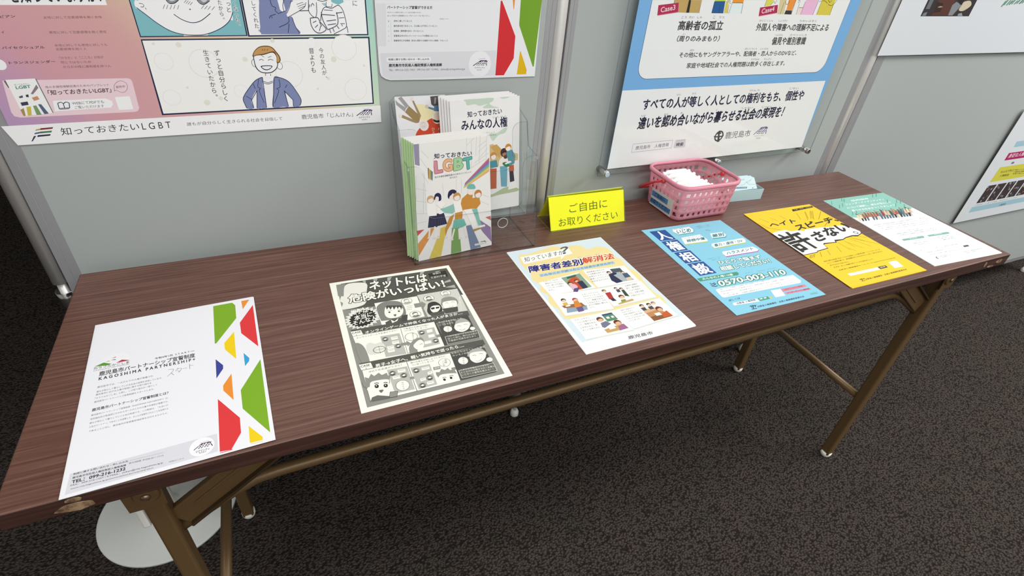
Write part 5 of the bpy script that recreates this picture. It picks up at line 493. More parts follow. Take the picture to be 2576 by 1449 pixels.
  ('P','a6cbd8',1,[62.8,56.1,542.8,56.1,542,33.7,62,33.7]),('P','a6cbd8',1,[77.5,303.8,477.5,303.8,481.1,283.1,81.1,283.1]),('P','b0245f',1,[76,262.9,296,262.9,296.2,235.6,76.2,235.6]),
  ('T','f0c8d8',2,'身近な人権',.03,[87.7,243.7,95,0,-.3,15.4]),('P','7a7a80',1,[136.3,225.1,151.7,224.4,151.4,216.5,134,217.4]),('P','d9d24e',1,[77.2,210,407.2,210,404.1,153.8,74.1,153.8]),
  ('T','6a6430',2,'みんなで学ぶ',.02,[105.4,185.5,80.2,-.8,-4.1,9.5]),('T','6a6430',2,'人権教室',.02,[113,170.7,59,-2.5,-1.3,8.6]),('T','6a6430',2,'地域のつどいや学校で開かれた',.015,[188.7,187.3,128.9,-8.3,-.9,5.3]),
  ('T','6a6430',3,'人権教室や講演会のようすを',.015,[190.9,179.6,135.7,-9.1,-.9,5.3]),('T','6a6430',4,'写真で紹介しています。',.015,[193.1,172,142.6,-9.9,-.9,5.3]),
  ('P','43383a',1,[78.6,139.6,132.6,139.6,128.2,70.2,74.2,70.2]),('C','a8acb0',2,[114.3,122.8,4,4]),('C','a8acb0',2,[83.1,134.6,4,4]),('C','9a6a58',2,[96.9,124.6,4,4]),
  ('C','6a5a52',2,[117.5,95.1,4,4]),('C','8a8e92',2,[98.6,89.8,4,4]),('C','5a6068',3,[103,87.6,4,4]),('C','6a5a52',3,[120.1,126.4,4,4]),('C','9a6a58',3,[92.8,120.8,4,4]),
  ('C','a8acb0',2,[96.5,77.2,4,4]),('P','43383a',1,[140.6,139.6,194.6,139.6,190.2,70.2,136.2,70.2]),('C','8a8e92',2,[148.3,129,4,4]),('C','a8acb0',2,[151.6,104.6,4,4]),
  ('C','6a5a52',2,[159.8,96.6,4,4]),('C','a8acb0',2,[143.1,75.2,4,4]),('C','8a8e92',2,[159.9,123.1,4,4]),('C','6a5a52',2,[168.2,88.7,4,4]),('C','9a6a58',2,[163.3,77.3,4,4]),
  ('C','5a6068',3,[140.5,75.2,4,4]),('C','6a5a52',3,[143.5,131.3,4,4]),('P','43383a',1,[202.6,139.6,256.6,139.6,252.2,70.2,198.2,70.2]),('C','8a8e92',2,[243.6,134.6,4,4]),
  ('C','6a5a52',2,[206.5,95.3,4,4]),('C','9a6a58',2,[233.6,116.7,4,4]),('C','8a8e92',2,[212.2,85,4,4]),('C','a8acb0',2,[225.2,81.2,4,4]),('C','5a6068',2,[230.3,126,4,4]),
  ('C','a8acb0',2,[241.6,108,4,4]),('C','8a8e92',3,[225.3,132.7,4,4]),('C','a8acb0',4,[219.9,134.6,4,4]),('P','43383a',1,[264.6,139.6,318.6,139.6,314.2,70.2,260.2,70.2]),
  ('C','9a6a58',2,[275.1,108,4,4]),('C','5a6068',2,[301.9,103.1,4,4]),('C','a8acb0',2,[265.9,75.2,4,4]),('C','a8acb0',2,[274.6,86.5,4,4]),('C','a8acb0',2,[287.3,108.3,4,4]),
  ('C','6a5a52',2,[289.4,80.7,4,4]),('C','8a8e92',3,[300.2,106.5,4,4]),('C','5a6068',3,[290.3,75.2,4,4]),('C','9a6a58',2,[268.3,124.3,4,4]),
  ('P','43383a',1,[326.6,139.6,380.6,139.6,376.2,70.2,322.2,70.2]),('C','a8acb0',2,[335.1,77.4,4,4]),('C','8a8e92',2,[344.8,76.5,4,4]),('C','8a8e92',2,[345.3,133.9,4,4]),
  ('C','9a6a58',2,[336.4,107.4,4,4]),('C','9a6a58',2,[360,127.6,4,4]),('C','9a6a58',3,[337.9,134.5,4,4]),('C','9a6a58',2,[358.1,83.7,4,4]),('C','9a6a58',4,[340.6,130.4,4,4]),
  ('C','a8acb0',3,[331.3,112.2,4,4]),('T','55585c',1,'人権教室・人権の花運動・街頭啓発などの活動',.01,[70.5,60.2,270,0,2.3,3.6]),('T','4a6470',2,'人権啓発',.015,[244,36.2,45,0,.3,9.3]),]),
 ('bookL','eceae6',0.68,[.5289,.332,.7012],[.9964,.0819,.0199],[-.035,.1876,.9816],'eceae6',[-.3,-.1,146.6,-0,153.3,205.3,14.1,207.2],[
  ('P','958fa8',1,[14.4,206.8,24,206.6,21.1,170.3,13.1,173.6]),('L','c9cac8',1,.7,[109.5,206.1,106.9,171.8]),('L','c9cac8',1,.7,[128.6,206,125.1,173.8]),('L','c9cac8',1,.7,[147.9,204.8,144.4,166.7]),
  ('L','c9cac8',2,.7,[108.5,193.4,123.6,204.5]),('L','c9cac8',2,.7,[129.8,188.6,147.4,197.3]),('L','c9cac8',3,.7,[130.4,179.7,147.1,190.8]),('L','c9cac8',4,.7,[130.9,168.6,149.1,183.9]),
  ('L','c9cac8',1,.7,[26.2,195.3,38,181.2]),('L','c9cac8',2,.7,[22.6,183.2,34,164.6]),('L','c9cac8',1,.7,[23.1,157.6,33.4,138.5]),('L','c9cac8',1,.7,[10.1,133.4,29.8,125.7]),
  ('L','c9cac8',1,.7,[7.6,111.5,27.6,105.8]),('L','c9cac8',2,.7,[12.7,154.8,2.3,66.6]),('L','c9cac8',2,.7,[24.5,139.9,18.5,86.8]),('L','c9cac8',1,.7,[85.1,139.4,82.4,107.8]),
  ('L','c9cac8',1,.7,[94.4,135.7,92.4,110.8]),('L','c9cac8',1,.7,[58.5,134.5,58.7,111.8]),('L','c9cac8',3,.7,[5,89.3,25.4,85.5]),('L','c9cac8',3,.7,[2.8,71.2,23.9,71.8]),
  ('L','c9cac8',1,.7,[128.3,90.5,145.7,80.2]),('L','c9cac8',1,.7,[134.1,101.4,146.5,94.6]),('L','c9cac8',1,.7,[46.9,179.9,45.2,163]),('L','c9cac8',3,.7,[118.4,198.6,115.1,152.9]),
  ('L','c9cac8',5,.7,[135.9,207.3,130.3,159.7]),('L','c9cac8',6,.7,[120.6,161.1,149.8,175]),('L','c9cac8',7,.7,[105.2,149.8,145.6,166.6]),
  ('P','c86a7a',8,[150.6,167,150.4,162.9,100.5,127.3,101.1,128.9]),('P','8a6aa8',9,[150.4,162.9,150.2,158.8,99.9,125.7,100.5,127.3]),('P','7a8ab8',10,[150.2,158.8,149.9,154.7,99.3,124.1,99.9,125.7]),
  ('P','8ab080',11,[149.9,154.7,149.7,150.6,98.7,122.4,99.3,124.1]),('P','d8c878',12,[149.7,150.6,149.5,146.4,98.1,120.8,98.7,122.4]),('P','e0b070',13,[149.5,146.4,149.2,142.2,97.4,119.2,98.1,120.8]),
  ('P','a0704a',3,[34.8,165.6,36.9,164.2,35.1,143.7,33.8,148.3]),('P','c8b050',4,[36.8,163.3,38.9,161.9,37.1,143,35.7,147.2]),('P','7a9a60',5,[38.8,161.1,40.9,159.7,39.1,142.2,37.7,146]),
  ('P','5a6a90',6,[40.9,158.8,43,157.4,41.1,141.5,39.6,144.8]),('T','25264a',4,'知っておきたい',.022,[47.9,178.7,69.3,-3.9,.9,8.4]),('T','a85a68',1,'L',.075,[47.7,154.3,12.3,.4,.3,19]),
  ('T','d58f9a',2,'L',.04,[47.7,154.3,12.3,.4,.3,19]),('T','b07a50',1,'G',.075,[63.3,154.9,15.5,-.1,.2,19.2]),('T','e4b48c',2,'G',.04,[63.3,154.9,15.5,-.1,.2,19.2]),
  ('T','6a9a68',12,'B',.075,[82.8,154.2,15.1,.7,1.6,18.9]),('T','a8cf9c',13,'B',.04,[82.8,154.2,15.1,.7,1.6,18.9]),('T','3f7f78',12,'T',.075,[101.8,153,14.6,1,-.2,18.4]),
  ('T','5fb3a8',13,'T',.04,[101.8,153,14.6,1,-.2,18.4]),('T','55555c',14,'性の多様性理解促進のためのパンフレット',.012,[45.2,145.5,69.4,-.4,.3,3.3]),('T','55555c',1,'鹿児島市',.012,[72.8,140.4,14.3,-.2,0,3.1]),
  ('P','c9545e',1,[3.2,57.9,17,58,3.2,48.1]),('P','d99248',2,[36.1,57.1,24.8,39.4,1.1,9.9,2.1,33.6,16.2,45.9,28,57.6]),('P','d9c15a',3,[56.7,56.6,46.4,53.9,38.7,36.5,19.5,.2,42.9,.4,54.4,38]),
  ('P','7aa35c',1,[68.8,50.6,83.1,47.7,83.6,.5,62.5,.2]),('P','75859f',1,[96.7,48.6,106.7,49.1,123.8,1,102.5,-.6]),('P','8d72a0',2,[114.8,57.1,124.7,55.2,146.6,36.3,146.9,6.2,129.5,29.9]),
  ('P','c06a68',3,[136.3,57.8,147.9,58.7,148,49.5]),('B','f4f1ec',2,[27.8,101.2,31.2,107.4,39.3,106,42.5,91.6,38.1,71.4,26.7,75.9]),('C','b0aca8',3,[34.2,109.8,7,7.2]),
  ('C','d0a878',4,[34.2,109.9,6.5,6.6]),('C','efe4da',5,[34.2,108.1,5,4.9]),('B','d0a878',6,[28.8,109.8,30.6,114.6,35.4,115.8,39.3,112.2,39.6,109.5,36.6,111.7,32.4,111]),
  ('P','2a2a48',4,[28.3,80.3,42.4,78.8,41.4,57.6,23.7,59.5]),('P','2a2a48',5,[42.7,82.3,55.9,82.2,60.6,59.9,40.4,59]),('L','5a5a78',5,.4,[29.4,78.9,26.4,59.9]),
  ('L','5a5a78',6,.4,[32.1,78.4,29.2,59.4]),('L','5a5a78',7,.4,[34.9,77.9,32,58.8]),('L','5a5a78',8,.4,[37.7,77.3,34.8,58.2]),('L','5a5a78',9,.4,[40.5,76.8,37.6,57.7]),
  ('L','5a5a78',6,.4,[45,81.1,43.6,60.3]),('L','5a5a78',6,.4,[48.1,80.6,47.5,59.5]),('L','5a5a78',6,.4,[51.1,80,51.5,58.8]),('L','5a5a78',6,.4,[54.2,79.4,55.5,58]),
  ('B','f4f1ec',6,[44.6,100.5,50.8,104,58.8,100.3,58.5,84,46.2,81.6]),('B','26264a',5,[40.2,108.2,42.7,116.8,48.8,119.2,53.8,114.9,53.4,105.9,48.5,104.4,44.2,108.6]),
  ('B','efe4da',6,[42.3,107.8,44.7,113.1,49.2,111.2,48.1,104.5,44.2,104]),('S','8a8a88',7,.4,[44.4,98.2,51.8,89.9,59.6,95.5]),
  ('P','8fc0b4',8,[49.4,89.2,66.4,92,81.4,96.3,84,84.1,72.4,76.7,58.1,80.6]),('B','26264a',2,[66,108.3,68.8,118.1,76.3,120.8,83.2,116.9,81.4,110.3,75.6,113.6,70.1,105.3]),
  ('B','efe4da',3,[69.1,107.8,75.5,112.4,80,108.2,77,101.8,71,102.8]),('B','f4f1ec',9,[76.8,99.5,89,99.7,92.2,77.8,79.4,73,77,87.7]),('C','b0aca8',10,[83.4,106.4,7.5,7.8]),
  ('C','c8904a',11,[83.4,106.6,7,7.2]),('C','efe4da',12,[83.4,104.6,5.5,5.3]),('B','c8904a',13,[77.6,106.4,79.5,111.6,84.7,112.9,88.9,109,89.3,106.1,86,108.5,81.5,107.7]),
  ('P','c98d3c',10,[77.3,77,92.2,77.8,90.6,63.7,75.7,64.6]),('P','c98d3c',11,[65.7,70.8,76,76.1,68.3,58.3,60,47.9,55.2,36.6,55.4,51.2]),
  ('P','74b8a8',12,[73.8,64.5,93.5,63.1,97.6,50.2,87.3,47.3,69.9,48.8]),('L','efe6de',6,3.2,[27.2,58.8,24.2,41.9]),('L','efe6de',10,3.2,[36.9,59.7,33.5,38.7]),
  ('L','efe6de',10,3.2,[46.3,57.9,42,39.4]),('L','efe6de',13,3.2,[73.5,47.6,66.9,29.2]),('L','efe6de',13,3.2,[82.2,46.3,81.9,28.6]),('L','efe6de',13,3.2,[92.4,48.7,95.9,28.2]),
  ('L','efe6de',3,3.2,[99.2,71.7,113.4,39.6]),('L','efe6de',4,3.2,[111.7,69.4,122.7,42.7]),('L','efe6de',4,3.2,[104,68.4,100.6,56.9]),('C','e0ddd8',7,[24.1,40.7,3.4,1.8]),
  ('C','e0ddd8',11,[33.4,37.5,3.4,1.8]),('C','e0ddd8',11,[40.6,37.2,3.4,1.8]),('C','e0ddd8',14,[66.8,28,3.4,1.8]),('C','e0ddd8',14,[83.1,27.1,3.4,1.8]),('C','e0ddd8',14,[95.8,26.9,3.4,1.8]),
  ('C','e0ddd8',4,[56.2,34,3.4,1.8]),('P','c98d3c',12,[92.8,101.4,104.5,108.7,114.2,104.8,109.8,79.4,92.3,79,89.7,92.5]),
  ('B','efe4da',13,[104.4,113.4,107.6,117.5,117.5,115.9,118.1,107.6,111.7,105.2,105.7,107.4]),('B','74b8b0',14,[104,118.1,108.2,124.4,116.8,124.2,120.6,117.8,117.4,114.8]),
  ('P','c98d3c',13,[111.2,98.2,126.4,100.4,128.5,85.7,119.9,77.6,108.6,79.6]),('C','b0aca8',14,[124.7,104.8,7.5,7.8]),('C','c8803a',15,[124.7,105,7,7.2]),('C','efe4da',16,[124.7,103,5.5,5.3]),
  ('B','c8803a',17,[118.8,104.8,120.8,110,126,111.3,130.2,107.4,130.5,104.5,127.3,106.9,122.7,106.1]),('P','f2f0ec',14,[93.6,80,109.8,79.4,114,66.6,117.6,43.7,109.8,42.8,99.2,71.7]),
  ('P','7fbcb0',15,[111,78,121.1,77.4,124.9,57.1,128,44.2,121.5,44.2,115.3,66.3]),('P','b08a50',4,[109.5,39.1,127.7,40.5,128.9,37.7,111.8,34.4]),
  ('P','f2f0ec',5,[122.7,43.9,134.5,44.1,135.6,40.2,122.5,39.8]),('P','e6e6e4',3,[111.3,9.7,136.3,8.9,135.6,5.7,111.9,6]),('T','6a6a6a',4,'カラフルかごしま',.01,[111.9,6.5,23.2,-.4,.2,2.5]),
  ('P','5a8a5a',3,[121.9,11.3,127.3,12.4,129.8,10.3]),('P','a04a4a',5,[127.2,11.4,132.6,12.3,136.3,8.9]),]),
 ('bookM','eceae6',0.7,[.7504,.396,.7526],[.9982,.0599,0],[-.0119,.1978,.9802],'eceae8',[-132.7,.1,0,.1,4,206.5,-132.7,205.6],[
  ('B','c3d3c2',1,[-104.9,206.1,-78,206.3,-49.9,206,-51.2,199.9,-56.8,197.5,-51.5,192.4,-38.3,188.6,-48.3,188.4,-70.1,190.3,-61.2,196.3,-76.4,194,-84.8,197.4,-99.7,196.5,-102.5,202.2]),
  ('B','c3d3c2',1,[-52.4,130.9,-58.7,144.4,-44.1,144.2,-29.1,151.8,-22.2,152.2,-27,143.7,-40.8,139.9]),('B','c3d3c2',1,[-35.6,206.1,-17.7,206,-21.2,203.8,-31.2,203.4]),
  ('T','2c2c46',1,'知っておきたい',.022,[-100.3,176.1,67.3,1.6,0,9.7]),('T','23233f',1,'みんなの人権',.024,[-112.7,154.5,90.3,-.4,.2,17.6]),('T','55555c',2,'じ ん け ん',.002,[-50.5,171.2,27.5,.4,-.2,2.7]),
  ('T','66666a',2,'パンフレット',.01,[-76.4,145.8,28.9,-.6,-.1,2.4]),('T','66666a',2,'鹿児島市教育委員会',.012,[-81,141,35.7,-.7,-.1,2]),
  ('P','d2b882',1,[-71.6,101.4,-59.4,124.5,-52.6,125.4,-36.9,114.2,-.8,102.2,-.9,90.6,-72.5,77.8]),('B','b5bf98',1,[-94.9,37.6,-61.1,30.4,-28.5,40.9,-3.8,36.3,-2.5,29.9,-42.4,27.8,-74.6,24.9]),
  ('P','c9a05a',2,[-57.9,120.7,-40.4,98,-32.2,111.2,-44.9,124.1]),('C','b0aca8',3,[-52,103.4,7.2,7.4]),('C','c98a38',4,[-52,103.5,6.7,6.8]),('C','efe4da',5,[-52,101.6,5.2,5.1]),
  ('B','c98a38',6,[-57.6,103.4,-55.8,108.3,-50.8,109.6,-46.8,105.8,-46.5,103.1,-49.6,105.3,-53.9,104.6]),('P','4f8f9c',2,[-60.1,94.2,-45.8,95,-43.5,81.7,-60.6,81.3]),
  ('P','b8603c',2,[-67.1,80.9,-46.2,79.6,-47.9,41,-60.7,41.5]),('C','4a3038',3,[-30.2,107.5,7.4,8.2]),('C','3a2428',4,[-29.7,105.9,5.4,5.5]),('C','a87a60',5,[-29.7,104.4,4.2,4.1]),
  ('B','3a2428',6,[-34.2,105.8,-32.7,109.8,-28.7,110.8,-25.4,107.8,-25.2,105.6,-27.7,107.4,-31.2,106.8]),('B','efe6de',4,[-40.5,93.3,-32.5,99.5,-21.9,96,-20.8,83.9,-39.6,81.3]),
  ('P','6fa8b8',5,[-39.5,82.4,-23.5,81.8,-25.2,41.7,-37.9,43.4]),('C','5a4030',6,[-27.2,98.9,4,3.5]),('B','3f7a55',6,[-34.1,87.8,-24.7,89.1,-18.2,81.2,-27.6,80.4]),('C','c98a38',7,[-21,116,6.7,6.8]),
  ('C','f2e8e0',8,[-21,114.1,5.2,5.1]),('B','c98a38',9,[-26.6,115.8,-24.7,120.8,-19.7,122,-15.7,118.3,-15.4,115.5,-18.5,117.8,-22.8,117.1]),
  ('P','5a94a0',9,[-25.6,108.2,-13.6,111.7,-6.3,99.1,-8.6,84.9,-18.2,81.2,-23.2,96.1]),('P','c0633f',10,[-19.5,81.4,-10,82.7,-9.4,70.5,-21,71.4]),
  ('P','33303c',11,[-19.7,71.2,-11,70.7,-9.1,50.8,-18.7,49.5]),('P','f0eeea',12,[-20.1,49.7,-6.4,49.2,-2.4,37.4,-23.1,35.2]),('P','f0eeea',10,[-18,90.8,-14,87.9,-27.5,84.7,-28.8,87.2]),]),
 ('leaf','eceaec',0.7,[.5251,.447,.9594],[.9996,.03,0],[-.0059,.1983,.9801],'eceaec',[-.1,.4,88.9,-.5,88.9,-212,-.1,-212],[
  ('B','f0e4b4',1,[37.2,-14.7,48.1,-14.4,65.3,-24.1,66.8,-30.7,55.9,-41.3,42,-39.4,37.9,-28.9]),('P','a3a0a2',1,[5.6,-1.7,11.9,.2,23.4,-15.3,18.2,-19]),
  ('P','a3a0a2',2,[1,-4.2,4.8,-8.8,18.3,-18.6,14.8,-24.3,1.6,-12.2]),('P','9c8457',3,[23.4,-15.4,42.4,-33.8,38.6,-43.8,34.5,-44.5,15.3,-24.8]),
  ('P','a08b66',4,[29.5,-7.5,32.5,-7.2,43.5,-33,40.2,-36.5]),('P','a08b66',5,[8.9,-29.8,11.4,-29.5,35.8,-41.8,33.5,-44.6,25.9,-41.6,8.6,-33.5]),('C','eadfd6',5,[29.3,-4.7,3,3]),
  ('C','eadfd6',6,[6.9,-30.6,3,3]),('P','55504e',2,[62,-1.9,79.1,-1.4,78.5,-16.5,66.7,-18.2,63,-14.8]),('P','9a9aa8',3,[69.8,-4.1,72.8,-4.3,71.1,-14.3,68,-15]),
  ('P','5f86a6',3,[67.8,-17.8,78.5,-16.5,77.7,-27.7,67.1,-26.6]),('P','5f86a6',4,[56.7,-18.1,70.5,-22.6,68.2,-25.7,55.5,-20.8]),('C','d8c8b8',5,[54.9,-18.2,3.4,3.2]),
  ('B','cf4a2c',6,[30.7,-64.9,36.5,-55.9,49.5,-44.6,64.2,-38.1,81.2,-44.9,106.3,-62.1,105.1,-81.7,29.8,-75.4]),('C','efe4da',7,[72.1,-39.5,8.6,8.8]),
  ('B','3a2a26',8,[64.1,-39.9,65.8,-44.3,71.8,-46.1,80.1,-45.3,80.9,-41.1,72.1,-42.4]),('C','e6d2c2',9,[72.1,-35.6,6.6,7]),('C','efe4e0',7,[47.3,-49.6,8.4,9]),('C','e6dcd6',8,[45.7,-48.6,6.6,7.2]),
  ('S','9a8a84',9,.4,[42.4,-46,45.5,-44.3,49.5,-45.5]),('S','9a8a84',9,.4,[44.1,-49.9,45.9,-51.9,49,-50.7]),('E','f4e0d8',7,'ひ',.01,[60.1,-59.1,6.1,6.4]),('E','f4e0d8',8,'ろ',.01,[60.3,-65.8,6.1,6.4]),
  ('E','f4e0d8',9,'ば',.01,[60.5,-72.5,6.1,6.4]),('E','f4e0d8',7,'わ',.01,[71.5,-59.5,5.7,6]),('E','f4e0d8',8,'い',.01,[71.4,-65.8,5.7,6]),('E','f4e0d8',9,'わ',.01,[71.4,-72,5.7,6]),
  ('E','f4e0d8',10,'い',.01,[71.3,-78.3,5.7,6]),]),
 ('tent','f0f0a0',0.9,[.815,.3655,.7008],[1,-.01,0],[.0046,.4558,.8901],'e2ef24',[-1.3,.2,176.6,-1,179.2,66.4,0,68.5],[
  ('T','4c5a14',1,'ご自由に',.012,[45,31.5,91.1,1.4,.7,18.6]),('T','4c5a14',1,'お取りください',.012,[18,6.2,142.2,.4,.6,16.7]),]),
 ('label','e8e8e4',0.8,[1.0932,.33,.7],[0,-1,0],[-.1093,0,.994],'e2dfd6',[-87.1,4.5,-10.1,7.2,-6.1,50.3,-82.8,46],[
  ('P','5b8cc0',1,[-81.5,40.3,-24.6,42.8,-25.4,29.7,-83,27.4]),('T','2a4468',2,'ご自由に',.03,[-73.5,29.4,38.6,3.3,1.2,9.2]),('P','5b8cc0',1,[-84.8,21.2,-11.9,24.9,-13.3,12.1,-86.4,8.5]),
  ('T','274468',2,'お取りください',.03,[-83.5,11.1,67.5,3.9,1.9,9.7]),]),
 ('card','e8f0f2',0.8,[1.2968,.381,.7322],[.9992,-.04,0],[.0125,.3129,.9497],'d4ebf1',[-11.1,-5.9,76.9,-5.9,63.4,22,-24.6,22],[
  ('S','7aa0b4',1,.6,[5.3,7.8,32.1,6.7,40.8,12.7,56,17.6]),('S','7aa0b4',2,.6,[42.5,11.4,51.1,6.3,72.1,4.9]),('S','7aa0b4',3,.5,[39.3,11.6,48.8,12.1,54.5,17.2]),
  ('T','55687a',2,'ひとりで悩まないで',.015,[-2.2,18.6,36.1,-1.5,.4,3.3]),('T','55687a',2,'相談窓口カード',.01,[3.5,9.8,21.9,-.7,.1,2.2]),('P','55708a',1,[.3,4.2,44.6,1.3,44.7,-2.7,.3,.2]),
  ('T','d4ebf1',2,'鹿児島市男女共同参画',.015,[3,1,39.6,-2.5,-.3,2.2]),('C','44546a',1,[62.8,-3.2,1.6,1]),]),
]


# ------------------------------------------------------------------ helpers
def lin(c):
    return c / 12.92 if c <= 0.04045 else ((c + 0.055) / 1.055) ** 2.4


def hexlin(h):
    return [lin(int(h[i:i + 2], 16) / 255) for i in (0, 2, 4)]


def ink(h, white, k):
    w = sum(hexlin(white)) / 3
    return tuple(min(0.9, max(0.008, c / w * k)) for c in hexlin(h))


MATS = {}


def mat(name, color, rough=0.5, metal=0.0, spec=0.5, bump=None, **kw):
    if name in MATS:
        return MATS[name]
    m = bpy.data.materials.new(name)
    m.use_nodes = True
    b = m.node_tree.nodes['Principled BSDF']
    b.inputs['Base Color'].default_value = (*color, 1)
    b.inputs['Roughness'].default_value = rough
    b.inputs['Metallic'].default_value = metal
    b.inputs['Specular IOR Level'].default_value = spec
    for k, v in kw.items():
        b.inputs[k].default_value = v
    if bump:
        nt = m.node_tree
        tc = nt.nodes.new('ShaderNodeTexCoord')
        n = nt.nodes.new('ShaderNodeTexNoise')
        n.inputs['Scale'].default_value = bump[0]
        n.inputs['Detail'].default_value = 4
        bp = nt.nodes.new('ShaderNodeBump')
        bp.inputs['Strength'].default_value = bump[1]
        bp.inputs['Distance'].default_value = bump[2]
        nt.links.new(tc.outputs['Object'], n.inputs['Vector'])
        nt.links.new(n.outputs['Fac'], bp.inputs['Height'])
        nt.links.new(bp.outputs['Normal'], b.inputs['Normal'])
    MATS[name] = m
    return m


def ink_mat(h, white, k):
    return mat('print %s %s %.2f' % (h, white, k), ink(h, white, k), 0.62, spec=0.25)


def ramp_mat(name, scale, stops, rough, bump=0.0, dist=0.001, detail=6, extra=None, spec=0.5):
    """noise stretched by scale (object space) through a colour ramp"""
    m = bpy.data.materials.new(name)
    m.use_nodes = True
    nt = m.node_tree
    b = nt.nodes['Principled BSDF']
    b.inputs['Roughness'].default_value = rough
    b.inputs['Specular IOR Level'].default_value = spec
    tc = nt.nodes.new('ShaderNodeTexCoord')
    mp = nt.nodes.new('ShaderNodeMapping')
    mp.inputs['Scale'].default_value = scale
    n = nt.nodes.new('ShaderNodeTexNoise')
    n.inputs['Scale'].default_value = 1.0
    n.inputs['Detail'].default_value = detail
    n.inputs['Roughness'].default_value = 0.62
    r = nt.nodes.new('ShaderNodeValToRGB')
    e = r.color_ramp.elements
    while len(e) < len(stops):
        e.new(0.5)
    for el, (p, c) in zip(e, stops):
        el.position = p
        el.color = (*c, 1)
    nt.links.new(tc.outputs['Object'], mp.inputs['Vector'])
    nt.links.new(mp.outputs['Vector'], n.inputs['Vector'])
    nt.links.new(n.outputs['Fac'], r.inputs['Fac'])
    nt.links.new(r.outputs['Color'], b.inputs['Base Color'])
    if bump:
        bp = nt.nodes.new('ShaderNodeBump')
        bp.inputs['Strength'].default_value = bump
        bp.inputs['Distance'].default_value = dist
        nt.links.new(n.outputs['Fac'], bp.inputs['Height'])
        nt.links.new(bp.outputs['Normal'], b.inputs['Normal'])
    MATS[name] = m
    return m


def clear_mat(name, tint, rough=0.04, ior=1.45, gloss=1.0):
    """clear plastic: see-through with a fresnel shine"""
    m = bpy.data.materials.new(name)
    m.use_nodes = True
    nt = m.node_tree
    nt.nodes.remove(nt.nodes['Principled BSDF'])
    out = nt.nodes['Material Output']
    tr = nt.nodes.new('ShaderNodeBsdfTransparent')
    tr.inputs[0].default_value = (*tint, 1)
    gl = nt.nodes.new('ShaderNodeBsdfGlossy')
    gl.inputs['Roughness'].default_value = rough
    gl.inputs['Color'].default_value = (gloss, gloss, gloss, 1)
    fr = nt.nodes.new('ShaderNodeFresnel')
    fr.inputs['IOR'].default_value = ior
    mx = nt.nodes.new('ShaderNodeMixShader')
    ge = nt.nodes.new('ShaderNodeNewGeometry')
    fs = nt.nodes.new('ShaderNodeMath')
    fs.operation = 'MULTIPLY_ADD'
    fs.inputs[1].default_value = -1.0
    fs.inputs[2].default_value = 1.0
    mu = nt.nodes.new('ShaderNodeMath')
    mu.operation = 'MULTIPLY'
    nt.links.new(ge.outputs['Backfacing'], fs.inputs[0])
    nt.links.new(fs.outputs[0], mu.inputs[0])
    nt.links.new(fr.outputs[0], mu.inputs[1])
    nt.links.new(mu.outputs[0], mx.inputs[0])
    nt.links.new(tr.outputs[0], mx.inputs[1])
    nt.links.new(gl.outputs[0], mx.inputs[2])
    nt.links.new(mx.outputs[0], out.inputs[0])
    MATS[name] = m
    return m


def tag(o, label=None, cat=None, group=None, kind=None):
    if label:
        o['label'] = label
    if cat:
        o['category'] = cat
    if group:
        o['group'] = group
    if kind:
        o['kind'] = kind
    return o


def empty(name, loc, rz=0.0):
    o = bpy.data.objects.new(name, None)
    o.empty_display_size = 0.05
    o.location = loc
    o.rotation_euler = (0, 0, rz)
    COL.objects.link(o)
    return o


def link(name, me, parent=None, smooth=False):
    o = bpy.data.objects.new(name, me)
    COL.objects.link(o)
    if parent:
        o.parent = parent
    if smooth:
        for p in me.polygons:
            p.use_smooth = True
    return o


def finish(name, bm, mats, parent=None, bevel=0.0, seg=2, smooth=False, recalc=True):
    if bevel:
        bmesh.ops.bevel(bm, geom=bm.edges[:], offset=bevel, segments=seg, affect='EDGES', profile=0.5)
    if recalc:
        bmesh.ops.recalc_face_normals(bm, faces=bm.faces[:])
    me = bpy.data.meshes.new(name)
    bm.to_mesh(me)
    bm.free()
    for m in (mats if isinstance(mats, (list, tuple)) else [mats]):
        me.materials.append(m)
    return link(name, me, parent, smooth)


def add_box(bm, a, b, mi=0):
    x0, y0, z0 = a
    x1, y1, z1 = b
    v = [bm.verts.new(c) for c in ((x0, y0, z0), (x1, y0, z0), (x1, y1, z0), (x0, y1, z0), (x0, y0, z1), (x1, y0, z1), (x1, y1, z1), (x0, y1, z1))]
    for f in ((0, 3, 2, 1), (4, 5, 6, 7), (0, 1, 5, 4), (1, 2, 6, 5), (2, 3, 7, 6), (3, 0, 4, 7)):
        bm.faces.new([v[i] for i in f]).material_index = mi


def box(name, a, b, m, parent=None, bevel=0.0):
    bm = bmesh.new()
    add_box(bm, a, b)
    return finish(name, bm, m, parent, bevel)


def add_tube(bm, pts, r, n=14, cap=True, mi=0):
    pts = [Vector(p) for p in pts]
    rad = r if isinstance(r, (list, tuple)) else [r] * len(pts)
    rings = []
    up = None
    for i, p in enumerate(pts):
        d = (pts[min(i + 1, len(pts) - 1)] - pts[max(i - 1, 0)]).normalized()
        if up is None:
            up = Vector((0, 0, 1)) if abs(d.z) < 0.9 else Vector((1, 0, 0))
        s = d.cross(up).normalized()
        up = s.cross(d).normalized()
        rings.append([bm.verts.new(p + (s * math.cos(2 * math.pi * k / n) + up * math.sin(2 * math.pi * k / n)) * rad[i]) for k in range(n)])
    for a, b in zip(rings, rings[1:]):
        for k in range(n):
            f = bm.faces.new((a[k], a[(k + 1) % n], b[(k + 1) % n], b[k]))
            f.smooth = True
            f.material_index = mi
    if cap:
        bm.faces.new(rings[0][::-1]).material_index = mi
        bm.faces.new(rings[-1]).material_index = mi


def tube(name, pts, r, m, parent=None, n=14, cap=True):
    bm = bmesh.new()
    add_tube(bm, pts, r, n, cap)
    return finish(name, bm, m, parent)


